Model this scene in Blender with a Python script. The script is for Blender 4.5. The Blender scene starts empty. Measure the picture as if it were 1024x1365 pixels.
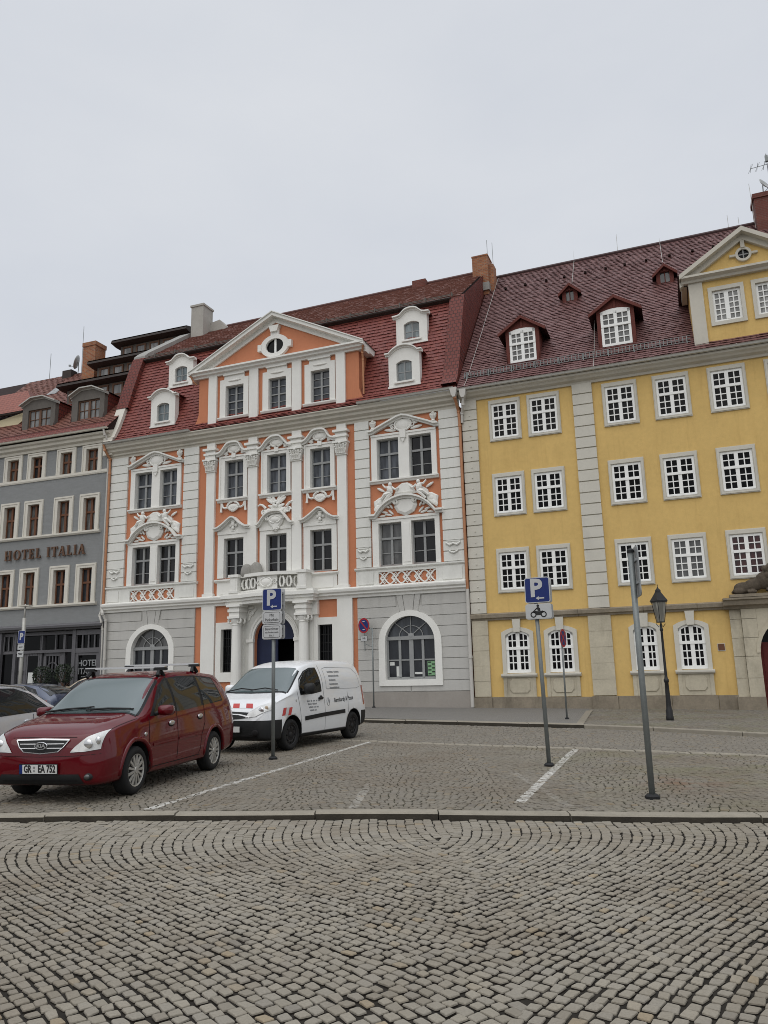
import bpy, bmesh, math, random
from mathutils import Vector, Matrix
from mathutils.bvhtree import BVHTree
R = random.Random(11)
S = bpy.context.scene
COL = S.collection
PI = math.pi
sin, cos = math.sin, math.cos

# ---------------------------------------------------------------- materials
def srgb(r, g, b):
    return tuple(((c/255)/12.92 if c/255 <= .04045 else ((c/255+.055)/1.055)**2.4) for c in (r, g, b))

def nd(nt, t, **kw):
    n = nt.nodes.new('ShaderNode'+t)
    for k, v in kw.items():
        if k in n.inputs: n.inputs[k].default_value = v
        else: setattr(n, k, v)
    return n

def base_mat(name):
    m = bpy.data.materials.new(name); m.use_nodes = True
    nt = m.node_tree; nt.nodes.clear()
    o = nd(nt, 'OutputMaterial'); b = nd(nt, 'BsdfPrincipled')
    nt.links.new(b.outputs[0], o.inputs[0])
    return m, nt, b

def mixc(nt, fac, a, b, mode='MIX'):
    n = nd(nt, 'Mix', data_type='RGBA', blend_type=mode)
    for i, x in ((0, fac), (6, a), (7, b)):
        if hasattr(x, 'links') or hasattr(x, 'is_linked'): nt.links.new(x, n.inputs[i])
        elif i == 0: n.inputs[0].default_value = x
        else: n.inputs[i].default_value = (*x[:3], 1)
    return n.outputs[2]

def maprange(nt, x, a, b, c=0., d=1.):
    n = nd(nt, 'MapRange'); nt.links.new(x, n.inputs[0])
    for i, v in zip((1, 2, 3, 4), (a, b, c, d)): n.inputs[i].default_value = v
    return n.outputs[0]

def math_(nt, op, a, b=None):
    n = nd(nt, 'Math', operation=op)
    for i, x in ((0, a), (1, b)):
        if x is None: continue
        if hasattr(x, 'is_linked'): nt.links.new(x, n.inputs[i])
        else: n.inputs[i].default_value = x
    return n.outputs[0]

def noise(nt, vec, scale, detail=4, rough=.6, stretch=None):
    if stretch:
        mp = nd(nt, 'Mapping'); mp.inputs['Scale'].default_value = stretch
        nt.links.new(vec, mp.inputs[0]); vec = mp.outputs[0]
    n = nd(nt, 'TexNoise', Scale=scale, Detail=detail, Roughness=rough)
    nt.links.new(vec, n.inputs['Vector'])
    return n.outputs[0]

def mul(c, k): return tuple(min(1, x*k) for x in c[:3])

def mat(name, col, rough=.8, var=.12, scale=2.5, bump=0., bscale=40., metal=0., spec=.3, coat=0., stretch=None, stain=0., stain_col=(.12, .11, .09), grime=0.):
    m, nt, b = base_mat(name)
    tc = nd(nt, 'TexCoord'); vec = tc.outputs['Object']
    b.inputs['Roughness'].default_value = rough
    b.inputs['Metallic'].default_value = metal
    b.inputs['Specular IOR Level'].default_value = spec
    b.inputs['Coat Weight'].default_value = coat
    b.inputs['Coat Roughness'].default_value = .04
    if var > 0:
        f = maprange(nt, noise(nt, vec, scale, 6, .65, stretch), .3, .7)
        c = mixc(nt, f, mul(col, 1-var), mul(col, 1+var))
        f2 = maprange(nt, noise(nt, vec, scale*9, 3, .6, stretch), .3, .7)
        c = mixc(nt, .35, c, mixc(nt, f2, mul(col, 1-var), mul(col, 1+var)))
        if grime > 0:    # rain streaks and patchy dirt in the render coat
            f4 = maprange(nt, noise(nt, vec, 1.7, 6, .7, (2.6, 2.6, .16)), .55, .78, 0, grime); c = mixc(nt, f4, c, mul(stain_col, .8))
            f5 = maprange(nt, noise(nt, vec, 4.5, 5, .72), .52, .75, 0, grime*.8); c = mixc(nt, f5, c, mul(col, .74))
        if stain > 0:
            f3 = maprange(nt, noise(nt, vec, .8, 7, .7, (1.6, 1.6, .35)), .52, .8, 0, stain)
            c = mixc(nt, f3, c, stain_col)
        nt.links.new(c, b.inputs['Base Color'])
    else:
        b.inputs['Base Color'].default_value = (*col[:3], 1)
    if bump > 0:
        bn = nd(nt, 'Bump', Strength=bump, Distance=.02)
        nt.links.new(noise(nt, vec, bscale, 4, .6, stretch), bn.inputs['Height'])
        nt.links.new(bn.outputs[0], b.inputs['Normal'])
    return m

def tile_mat(name, c1, c2, dark, w=.19, h=.17):
    """roof tiles laid in courses: UV in metres"""
    m, nt, b = base_mat(name)
    uv = nd(nt, 'UVMap'); vec = uv.outputs[0]
    br = nd(nt, 'TexBrick', Scale=1.0)
    br.inputs['Color1'].default_value = (*c1, 1); br.inputs['Color2'].default_value = (*c2, 1)
    br.inputs['Mortar'].default_value = (*dark, 1)
    br.inputs['Brick Width'].default_value = w; br.inputs['Row Height'].default_value = h
    br.inputs['Mortar Size'].default_value = .02; br.inputs['Mortar Smooth'].default_value = .3
    br.offset = .5
    nt.links.new(vec, br.inputs['Vector'])
    big = maprange(nt, noise(nt, vec, .55, 5, .6), .35, .7)
    c = mixc(nt, math_(nt, 'MULTIPLY', big, .6), br.outputs[0], mul(c1, .72))
    f = maprange(nt, noise(nt, vec, 6, 4, .7), .3, .7, 0, .5)
    c = mixc(nt, f, c, mul(c2, 1.12))
    nt.links.new(c, b.inputs['Base Color'])
    b.inputs['Roughness'].default_value = .62
    b.inputs['Specular IOR Level'].default_value = .35
    # each course rises to its lower edge
    sx = nd(nt, 'SeparateXYZ'); nt.links.new(vec, sx.inputs[0])
    saw = math_(nt, 'FRACT', math_(nt, 'DIVIDE', sx.outputs[1], h))
    hgt = math_(nt, 'SUBTRACT', math_(nt, 'MULTIPLY', saw, -1.0), math_(nt, 'MULTIPLY', br.outputs[1], .6))
    bn = nd(nt, 'Bump', Strength=.9, Distance=.035)
    nt.links.new(hgt, bn.inputs['Height']); nt.links.new(bn.outputs[0], b.inputs['Normal'])
    return m

def tiles_mat(name, c1, c2, c3):
    """single roof tiles: every tile has its own tone"""
    m, nt, b = base_mat(name)
    geo = nd(nt, 'NewGeometry'); tc = nd(nt, 'TexCoord')
    cr = nd(nt, 'ValToRGB'); nt.links.new(geo.outputs['Random Per Island'], cr.inputs[0]); e = cr.color_ramp.elements
    e[0].color = (*mul(c1, .86), 1); e[1].color = (*mul(c2, 1.1), 1)
    x = e.new(.45); x.color = (*c1, 1); x = e.new(.8); x.color = (*c2, 1); x = e.new(.93); x.color = (*c3, 1)
    f = maprange(nt, noise(nt, tc.outputs['Object'], .5, 5, .65), .35, .7, 0, .55); c = mixc(nt, f, cr.outputs[0], mul(c1, .70))
    f = maprange(nt, noise(nt, tc.outputs['Object'], 9, 3, .6), .3, .7, 0, .3); c = mixc(nt, f, c, mul(c2, 1.15))
    nt.links.new(c, b.inputs['Base Color']); b.inputs['Roughness'].default_value = .6; b.inputs['Specular IOR Level'].default_value = .4
    return m

def brick_mat(name, c1, c2, mortar):
    m, nt, b = base_mat(name)
    tc = nd(nt, 'TexCoord')
    sx = nd(nt, 'SeparateXYZ'); nt.links.new(tc.outputs['Object'], sx.inputs[0])
    cb = nd(nt, 'CombineXYZ')
    nt.links.new(math_(nt, 'ADD', sx.outputs[0], sx.outputs[1]), cb.inputs[0]); nt.links.new(sx.outputs[2], cb.inputs[1])
    br = nd(nt, 'TexBrick', Scale=1.0)
    br.inputs['Color1'].default_value = (*c1, 1); br.inputs['Color2'].default_value = (*c2, 1); br.inputs['Mortar'].default_value = (*mortar, 1)
    br.inputs['Brick Width'].default_value = .24; br.inputs['Row Height'].default_value = .085; br.inputs['Mortar Size'].default_value = .012
    nt.links.new(cb.outputs[0], br.inputs['Vector'])
    f = maprange(nt, noise(nt, tc.outputs['Object'], 2.5, 5), .35, .7, 0, .6)
    nt.links.new(mixc(nt, f, br.outputs[0], mul(c1, .5)), b.inputs['Base Color'])
    b.inputs['Roughness'].default_value = .9
    return m

def glass_mat(name, col, rough=.04, ior=1.5, var=.5, cloud=True):
    """window glass with the dim room behind it; each pane differs a little"""
    m, nt, b = base_mat(name)
    oi = nd(nt, 'ObjectInfo'); tc = nd(nt, 'TexCoord')
    f = maprange(nt, oi.outputs['Random'], 0, 1, 0, 1)
    c = mixc(nt, f, mul(col, 1-var), mul(col, 1+var))
    n = maprange(nt, noise(nt, tc.outputs['Object'], 1.6, 3, .5, (3, 3, .6)), .42, .62)
    if cloud: c = mixc(nt, n, mul(col, .5), c)
    nt.links.new(c, b.inputs['Base Color'])
    b.inputs['Roughness'].default_value = rough; b.inputs['IOR'].default_value = ior
    bn = nd(nt, 'Bump', Strength=.06, Distance=.02)
    nt.links.new(noise(nt, tc.outputs['Object'], 2.2, 2, .4), bn.inputs['Height']); nt.links.new(bn.outputs[0], b.inputs['Normal'])
    return m

M = {}
M['white'] = mat('white stucco', (.67, .665, .62), .85, .05, 1.2, .08, 60, stain=.16, grime=.10)
M['white2'] = mat('white stucco trim', (.735, .725, .68), .8, .04, 2, .05, 60, stain=.10)
M['orange'] = mat('orange stucco', (.52, .205, .108), .9, .07, 1.0, .12, 70, stain=.15, stain_col=(.3, .13, .07), grime=.25)
M['lgrey'] = mat('pale grey stucco', (.46, .45, .42), .88, .06, 1.0, .1, 60, stain=.2, grime=.15)
M['plinth'] = mat('grey brown plinth', (.30, .275, .245), .9, .10, 1.5, .15, 40, stain=.3)
M['yellow'] = mat('yellow stucco', (.62, .425, .155), .92, .10, .7, .22, 35, stain=.45, stain_col=(.44, .27, .09), grime=.4)
M['ytrim'] = mat('grey beige painted stone', (.55, .525, .455), .85, .06, 2, .08, 50, stain=.2)
M['sand'] = mat('weathered sandstone', (.47, .425, .325), .92, .17, 1.4, .25, 30, stain=.5, stain_col=(.13, .105, .075))
M['sanddark'] = mat('dark weathered sandstone', (.235, .20, .15), .95, .28, 1.6, .3, 25, stain=.7, stain_col=(.05, .042, .034))
M['sandblack'] = mat('blackened carved sandstone', (.085, .068, .05), .95, .5, 3.5, .5, 20)
M['cornice'] = mat('grey beige cornice', (.52, .49, .42), .85, .06, 1.5, .06, 50, stain=.25)
M['hotel'] = mat('grey combed stucco', (.235, .24, .238), .9, .12, 1.6, .9, 16, stretch=(1.2, 1.2, 5), stain=.15, stain_col=(.17, .17, .165))
M['hotelflat'] = mat('smooth grey stucco', (.25, .255, .25), .9, .06, 1.2, .1, 40)
M['hoteltrim'] = mat('cream trim', (.60, .57, .50), .85, .05, 2, .05, 50, stain=.12)
M['shop'] = mat('grey painted shopfront timber', (.115, .112, .118), .6, .12, 3, .05, 40)
M['shopdark'] = mat('shopfront recess', (.03, .03, .032), .7, .2, 3)
M['dormgrey'] = mat('grey brown dormer boards', (.12, .108, .095), .75, .15, 3, .1, 30)
M['brown'] = mat('brown timber', (.125, .068, .042), .7, .25, 4, .1, 30)
M['brownred'] = mat('reddish brown window timber', (.13, .055, .028), .6, .2, 5)
M['redwood'] = mat('oxide red boards', (.115, .030, .022), .75, .22, 4, .1, 30)
M['darkedge'] = mat('dark roof edge sheet', (.04, .031, .027), .7, .3, 3)
M['tileC'] = tile_mat('red roof tiles', (.205, .047, .033), (.145, .036, .028), (.035, .014, .012), .19, .20)
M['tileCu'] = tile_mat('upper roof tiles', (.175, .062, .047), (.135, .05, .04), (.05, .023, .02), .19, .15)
M['tileY'] = tile_mat('brown red roof tiles', (.115, .043, .04), (.078, .034, .034), (.022, .012, .012), .2, .19)
M['tileG'] = tile_mat('orange brown roof tiles', (.19, .072, .048), (.15, .058, .041), (.05, .022, .018), .2, .2)
M['tileO'] = tile_mat('bright orange roof tiles', (.25, .065, .036), (.20, .054, .031), (.06, .018, .012), .3, .35)
M['tilesC'] = tiles_mat('plain red roof tiles', (.205, .048, .036), (.155, .038, .031), (.24, .066, .045))
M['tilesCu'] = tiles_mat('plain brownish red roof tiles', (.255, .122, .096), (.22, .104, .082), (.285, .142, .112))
M['tilesY'] = tiles_mat('plain brown red roof tiles', (.150, .064, .058), (.128, .055, .052), (.175, .078, .068))
M['tilesG'] = tiles_mat('plain orange brown roof tiles', (.19, .072, .048), (.155, .058, .042), (.22, .09, .06))
M['darkgap'] = mat('dark gaps under the tiles', (.022, .011, .009), .9, .2, 3)  # near-black backing sheet: shadow between tile courses put into its colour
M['brick'] = brick_mat('chimney brick', (.40, .15, .06), (.22, .07, .035), (.26, .21, .15))
M['brickred'] = brick_mat('red chimney brick', (.17, .045, .03), (.13, .035, .026), (.15, .085, .065))
M['render'] = mat('chimney render', (.36, .345, .31), .9, .12, 2.5, .1, 40, stain=.3)
M['zinc'] = mat('zinc gutter', (.42, .41, .375), .5, .14, 3, metal=.25)
M['coping'] = mat('grey coping', (.27, .265, .245), .8, .15, 2)
M['copper'] = mat('copper downpipe', (.42, .20, .105), .5, .15, 4, metal=.3)
M['pipegrey'] = mat('pale painted pipe', (.50, .48, .44), .6, .08, 4)
M['frameG'] = mat('grey window timber', (.27, .275, .27), .6, .06, 4)
M['frameW'] = mat('white window timber', (.80, .80, .77), .5, .03, 4)
M['glass'] = glass_mat('window glass', (.034, .038, .045), .04, 1.4, .85)
M['glassSky'] = glass_mat('upper window glass with painted sky reflection', (.082, .090, .102), .05, 1.4, .3)  # paler bluish base colour paints in the reflected sky
M['glassLow'] = glass_mat('lower window glass', (.014, .0135, .0135), .04, 1.4, .9)
M['glassY'] = glass_mat('dark window glass', (.004, .004, .0045), .05, 1.22, .6)
M['glassB'] = glass_mat('pale dormer glass', (.17, .205, .215), .06, 1.5, .2)
M['glassN'] = glass_mat('grey netted glass', (.13, .13, .125), .08, 1.5, .2)
M['curtain'] = glass_mat('pale curtain behind glass', (.27, .27, .26), .1, 1.5, .2)
M['curtainred'] = glass_mat('red curtain behind glass', (.055, .014, .012), .06, 1.5, .2)
M['black'] = mat('black iron', (.012, .012, .012), .45, .2, 8, spec=.4)
M['doorblue'] = mat('navy door paint', (.012, .018, .05), .5, .2, 4)
M['doorred'] = mat('dark red door paint', (.095, .012, .010), .6, .2, 4, .1, 20)
M['dark'] = mat('unlit interior', (.006, .006, .007), .9, 0)
M['pole'] = mat('galvanised steel', (.20, .215, .21), .5, .18, 6, metal=.5)
M['signblue'] = mat('blue sign enamel', (.008, .022, .13), .4, .08, 6)
M['signwhite'] = mat('white sign enamel', (.46, .465, .46), .45, .03, 6)
M['signgrey'] = mat('sign back', (.30, .31, .31), .5, .1, 6, metal=.4)
M['signred'] = mat('red sign enamel', (.34, .014, .018), .4, .08, 6)
M['signtext'] = mat('black sign print', (.015, .015, .015), .5, 0)
M['pale'] = mat('wrapping fleece', (.27, .26, .235), .95, .2, 6, .4, 40)
M['leafdark'] = mat('dark shrub leaves', (.022, .032, .018), .7, .5, 8)
M['terracotta'] = mat('dark plant pot', (.05, .04, .035), .8, .2, 6)
M['lampglass'] = glass_mat('lantern glass', (.30, .29, .25), .15, 1.45, .1)
M['yellowcream'] = mat('cream stucco', (.60, .53, .35), .9, .06, 1.5, .1, 40)
M['paper'] = mat('white paper', (.62, .63, .60), .8, .05, 9)
M['papergreen'] = mat('green printed paper', (.22, .40, .22), .8, .3, 9)

# ---------------------------------------------------------------- mesh builder
def catmull(P, n, closed=False):
    out = []
    m = len(P)
    for i in range(m-1):
        p0 = P[max(i-1, 0)]; p1 = P[i]; p2 = P[i+1]; p3 = P[min(i+2, m-1)]
        for k in range(n):
            t = k/n
            out.append(tuple(.5*((2*b)+(-a+c)*t+(2*a-5*b+4*c-d)*t*t+(-a+3*b-3*c+d)*t**3) for a, b, c, d in zip(p0, p1, p2, p3)))
    out.append(tuple(P[-1]))
    return out

class MB:
    """collects faces in house-local space: x = along the facade, y = into the house (v = -y is outward), z up"""
    def __init__(s): s.v = []; s.f = []; s.m = []; s.uvs = {}
    def add(s, vs, fs, m=0, uv=None):
        n = len(s.v)
        s.v += [tuple(p) for p in vs]
        for k, f in enumerate(fs):
            if uv: s.uvs[len(s.f)] = [uv[i] for i in f]
            s.f.append(tuple(i+n for i in f)); s.m.append(m)
    def box(s, u0, u1, v0, v1, z0, z1, m=0):
        y0, y1 = -v1, -v0
        V = [(u0, y0, z0), (u1, y0, z0), (u1, y1, z0), (u0, y1, z0), (u0, y0, z1), (u1, y0, z1), (u1, y1, z1), (u0, y1, z1)]
        s.add(V, [(0, 3, 2, 1), (4, 5, 6, 7), (0, 1, 5, 4), (1, 2, 6, 5), (2, 3, 7, 6), (3, 0, 4, 7)], m)
    def prism(s, poly, v0, v1, m=0, inset=0., bevel=0.):
        """polygon in (u,z) extruded outward from v0 to v1, optional chamfered front"""
        n = len(poly)
        cu = sum(p[0] for p in poly)/n; cz = sum(p[1] for p in poly)/n
        V = [(p[0], -v0, p[1]) for p in poly]
        if bevel > 0:
            V += [(p[0], -(v1-bevel), p[1]) for p in poly]
            rad = sum(math.hypot(p[0]-cu, p[1]-cz) for p in poly)/n
            k = 1-min(.8, (inset or bevel)/rad)
            V += [(cu+(p[0]-cu)*k, -v1, cz+(p[1]-cz)*k) for p in poly]
            rings = 3
        else:
            V += [(p[0], -v1, p[1]) for p in poly]; rings = 2
        F = [tuple(range(n))[::-1], tuple(range((rings-1)*n, rings*n))]
        for r in range(rings-1):
            for i in range(n):
                j = (i+1) % n
                F.append((r*n+i, r*n+j, (r+1)*n+j, (r+1)*n+i))
        s.add(V, F, m)
    def ring(s, o, i, v0, v1, m=0):
        """rectangular frame: o,i = (u0,u1,z0,z1)"""
        s.box(o[0], i[0], v0, v1, o[2], o[3], m); s.box(i[1], o[1], v0, v1, o[2], o[3], m)
        s.box(i[0], i[1], v0, v1, i[3], o[3], m)
        if i[2] > o[2]: s.box(i[0], i[1], v0, v1, o[2], i[2], m)
    def band(s, outer, inner, v0, v1, m=0):
        """strip between two polylines of equal length in (u,z)"""
        n = len(outer)
        V = [(p[0], -v0, p[1]) for p in outer]+[(p[0], -v0, p[1]) for p in inner]+[(p[0], -v1, p[1]) for p in outer]+[(p[0], -v1, p[1]) for p in inner]
        F = []
        for i in range(n-1):
            a, b, c, d = i, i+1, n+i, n+i+1
            F += [(2*n+a, 2*n+b, 2*n+d, 2*n+c), (a, b, 2*n+b, 2*n+a), (d, c, 2*n+c, 2*n+d)]
        F += [(0, 2*n, 3*n, n), (n-1, 2*n-1, 4*n-1, 3*n-1)]
        s.add(V, F, m)
    def mould(s, path, t, v0, v1, m=0):
        """moulding following path (its top edge), t high, with a projecting upper lip"""
        lo = [(p[0], p[1]-t*.45) for p in path]; lo2 = [(p[0], p[1]-t) for p in path]
        s.band(path, lo, v0, v1, m); s.band(lo, lo2, v0, v0+(v1-v0)*.55, m)
    def extr(s, prof, u0, u1, m=0, caps=True, uvs=False, u_uv=True):
        """profile [(v,z)...] swept along u"""
        n = len(prof); V = [(u0, -p[0], p[1]) for p in prof]+[(u1, -p[0], p[1]) for p in prof]
        F = [(i, i+1, n+i+1, n+i) for i in range(n-1)]
        d = [0.]
        for i in range(n-1): d.append(d[-1]+math.hypot(prof[i+1][0]-prof[i][0], prof[i+1][1]-prof[i][1]))
        UV = [(u0, x) for x in d]+[(u1, x) for x in d]
        s.add(V, F, m, UV)
        if caps: s.add(V, [tuple(range(n))[::-1], tuple(range(n, 2*n))], m)
    def tiles(s, prof, u0, u1, h, w, lift=.040, m=0, backing=1, butt=.25):
        """lay single tiles in courses up a roof profile [(v,z)...] from the eave upward"""
        d = [0.]
        for a, b in zip(prof, prof[1:]): d.append(d[-1]+math.hypot(b[0]-a[0], b[1]-a[1]))
        def at(t):
            t = max(0, min(d[-1], t)); i = 0
            while i < len(d)-2 and t > d[i+1]: i += 1
            k = (t-d[i])/(d[i+1]-d[i]); a, b = prof[i], prof[i+1]
            L = d[i+1]-d[i]; return (a[0]+(b[0]-a[0])*k, a[1]+(b[1]-a[1])*k), ((b[1]-a[1])/L, -(b[0]-a[0])/L)
        n = int(d[-1]/h)+1
        for k in range(n):
            if k*h > d[-1]-.03: break
            (p, nn), (q, nq) = at(k*h), at(k*h+h*1.12)
            u = u0-(w/2 if k % 2 else 0)
            while u < u1-.02:
                a, b = max(u0, u+.0025), min(u1, u+w-.0025)
                if b-a > .03:
                    l = lift*R.uniform(.7, 1.35); r_ = l*R.uniform(.85, 1.15); t = .006
                    sag = R.uniform(-.012, .008)
                    V = []
                    for uu, ll in ((a, l), (b, r_)):
                        V += [(uu, -(p[0]+nn[0]*ll+nn[1]*sag), p[1]+nn[1]*ll-nn[0]*sag*-1*-1), (uu, -(q[0]+nq[0]*t), q[1]+nq[1]*t)]
                    n_ = 4; k_ = 1-butt
                    V += [(uu, -(p[0]+nn[0]*ll*k_+nn[1]*(sag-.002)), p[1]+nn[1]*ll*k_-nn[0]*(sag-.002)) for uu, ll in ((a, l), (b, r_))]
                    s.add(V, [(0, 2, 3, 1), (4, 5, 2, 0)], m)
                u += w
        V = [(u0, -x[0]+.0, x[1]-.0) for x in prof]+[(u1, -x[0], x[1]) for x in prof]; k = len(prof)
        s.add(V, [(i, k+i, k+i+1, i+1) for i in range(k-1)], backing)
    def tube(s, pts, r, n=8, m=0, caps=True):
        P = [Vector(p) for p in pts]; rs = r if isinstance(r, (list, tuple)) else [r]*len(P)
        V = []; F = []
        up = None
        for i, p in enumerate(P):
            d = (P[min(i+1, len(P)-1)]-P[max(i-1, 0)]).normalized()
            if up is None: up = Vector((0, 0, 1)) if abs(d.z) < .9 else Vector((1, 0, 0))
            a = d.cross(up).normalized(); b = d.cross(a).normalized(); up = -b if False else up
            for k in range(n):
                t = 2*PI*k/n; V.append(p+a*(rs[i]*cos(t))+b*(rs[i]*sin(t)))
        for i in range(len(P)-1):
            for k in range(n):
                j = (k+1) % n; F.append((i*n+k, i*n+j, (i+1)*n+j, (i+1)*n+k))
        if caps: F += [tuple(range(n))[::-1], tuple(range((len(P)-1)*n, len(P)*n))]
        s.add(V, F, m)
    def blob(s, c, r, m=0, nu=10, nv=6, rot=0.):
        V = []; F = []
        for j in range(nv+1):
            t = PI*j/nv
            for i in range(nu):
                a = 2*PI*i/nu
                x, y, z = r[0]*sin(t)*cos(a), r[1]*sin(t)*sin(a), r[2]*cos(t)
                if rot: x, z = x*cos(rot)-z*sin(rot), x*sin(rot)+z*cos(rot)
                V.append((c[0]+x, c[1]+y, c[2]+z))
        for j in range(nv):
            for i in range(nu):
                k = (i+1) % nu; F.append((j*nu+i, j*nu+k, (j+1)*nu+k, (j+1)*nu+i))
        s.add(V, F, m)
    def lathe(s, prof, c, n=16, m=0):
        V = []; F = []
        for r, z in prof:
            for k in range(n):
                t = 2*PI*k/n; V.append((c[0]+r*cos(t), c[1]+r*sin(t), c[2]+z))
        for j in range(len(prof)-1):
            for k in range(n):
                q = (k+1) % n; F.append((j*n+k, j*n+q, (j+1)*n+q, (j+1)*n+k))
        F += [tuple(range(n))[::-1], tuple(range((len(prof)-1)*n, len(prof)*n))]
        s.add(V, F, m)
    def mesh(s, name, mats, smooth=False, recalc=True):
        me = bpy.data.meshes.new(name); me.from_pydata(s.v, [], s.f)
        for x in (mats if isinstance(mats, (list, tuple)) else [mats]): me.materials.append(M[x] if isinstance(x, str) else x)
        me.polygons.foreach_set('material_index', s.m)
        if s.uvs:
            ul = me.uv_layers.new(name='UVMap')
            for i, p in enumerate(me.polygons):
                if i in s.uvs:
                    for li, uv in zip(p.loop_indices, s.uvs[i]): ul.data[li].uv = uv
        if recalc and not s.uvs:
            bm = bmesh.new(); bm.from_mesh(me); bmesh.ops.recalc_face_normals(bm, faces=bm.faces); bm.to_mesh(me); bm.free()
        if smooth: me.polygons.foreach_set('use_smooth', [True]*len(me.polygons))
        me.update()
        return me
    def build(s, name, mats, parent=None, smooth=False, loc=None, recalc=True):
        return put(name, s.mesh(name, mats, smooth, recalc), parent, loc)

def put(name, me, parent=None, loc=None):
    o = bpy.data.objects.new(name, me); COL.objects.link(o)
    if parent is not None: o.parent = parent
    if loc is not None: o.location = loc
    return o

def thing(name, label, cat, loc=(0, 0, 0), rz=0., group=None, mesh=None):
    o = bpy.data.objects.new(name, mesh); COL.objects.link(o)
    o.location = loc; o.rotation_euler = (0, 0, rz); o['label'] = label; o['category'] = cat
    if group: o['group'] = group
    return o

def structure(o, kind='structure', label=None, cat=None):
    o['kind'] = kind
    if label: o['label'] = label
    if cat: o['category'] = cat
    return o

_txt = {}
def text_mesh(txt, size, depth=.004, align='CENTER', spacing=1., bold=0.):
    cu = bpy.data.curves.new('lettering', 'FONT'); cu.body = txt; cu.size = size; cu.extrude = depth/2; cu.align_x = align; cu.align_y = 'CENTER'
    cu.space_character = spacing; cu.offset = bold; cu.resolution_u = 3
    o = bpy.data.objects.new('lettering', cu); COL.objects.link(o)
    bpy.context.view_layer.update()
    me = bpy.data.meshes.new_from_object(o.evaluated_get(bpy.context.evaluated_depsgraph_get()))
    bpy.data.objects.remove(o); bpy.data.curves.remove(cu)
    return me

def add_text(mb, txt, size, P, right, up, depth=.004, m=0, align='CENTER', sx=1., bold=0., proj=None):
    """lettering on a plane through P spanned by right/up"""
    me = text_mesh(txt, size, depth, align, 1., bold)
    r = Vector(right).normalized(); u = Vector(up).normalized(); n = r.cross(u)
    V = [Vector(P)+r*(v.co.x*sx)+u*v.co.y+n*v.co.z for v in me.vertices]
    if proj: V = [proj(v) for v in V]
    mb.add(V, [tuple(p.vertices) for p in me.polygons], m)
    bpy.data.meshes.remove(me)

def arch_pts(u0, u1, zs, za, n=14):
    """arc from left springing to right springing"""
    c = (u0+u1)/2; r = (u1-u0)/2; h = za-zs
    return [(c-r*cos(PI*i/n), zs+h*sin(PI*i/n)) for i in range(n+1)]

def seg_arch(u0, u1, zs, za, n=10):
    c = (u0+u1)/2; w = (u1-u0)/2; h = za-zs; rad = (w*w+h*h)/(2*h); zc = za-rad; a = math.asin(w/rad)
    return [(c+rad*sin(-a+2*a*i/n), zc+rad*cos(-a+2*a*i/n)) for i in range(n+1)]

def wall_holes(mb, u0, u1, z0, z1, holes, v=0., depth=.25, m=0):
    """facade sheet with real openings; hole = (u0,u1,z0,z1[,arch pts])"""
    us = sorted({u0, u1, *[h[0] for h in holes], *[h[1] for h in holes]}); zs = sorted({z0, z1, *[h[2] for h in holes], *[h[3] for h in holes]})
    for a, b in zip(us, us[1:]):
        run = None
        for c, d in list(zip(zs, zs[1:]))+[(None, None)]:
            inside = c is None or any(h[0] < (a+b)/2 < h[1] and h[2] < (c+d)/2 < h[3] for h in holes)
            if not inside: run = (run[0], d) if run else (c, d)
            elif run:
                mb.add([(a, -v, run[0]), (b, -v, run[0]), (b, -v, run[1]), (a, -v, run[1])], [(0, 1, 2, 3)], m); run = None
    for h in holes:
        w = v-depth
        if len(h) > 4:
            A = h[4]; zsp = A[0][1]
            for p, q in zip(A, A[1:]):
                mb.add([(p[0], -v, p[1]), (q[0], -v, q[1]), (q[0], -v, h[3]), (p[0], -v, h[3])], [(0, 1, 2, 3)], m)
                mb.add([(p[0], -v, p[1]), (p[0], -w, p[1]), (q[0], -w, q[1]), (q[0], -v, q[1])], [(0, 1, 2, 3)], m)
        else:
            zsp = h[3]
            mb.add([(h[0], -v, h[3]), (h[0], -w, h[3]), (h[1], -w, h[3]), (h[1], -v, h[3])], [(0, 1, 2, 3)], m)
        mb.add([(h[0], -v, h[2]), (h[0], -w, h[2]), (h[0], -w, zsp), (h[0], -v, zsp)], [(0, 1, 2, 3)], m)
        mb.add([(h[1], -v, h[2]), (h[1], -v, zsp), (h[1], -w, zsp), (h[1], -w, h[2])], [(0, 1, 2, 3)], m)
        mb.add([(h[0], -v, h[2]), (h[1], -v, h[2]), (h[1], -w, h[2]), (h[0], -w, h[2])], [(0, 1, 2, 3)], m)

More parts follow.
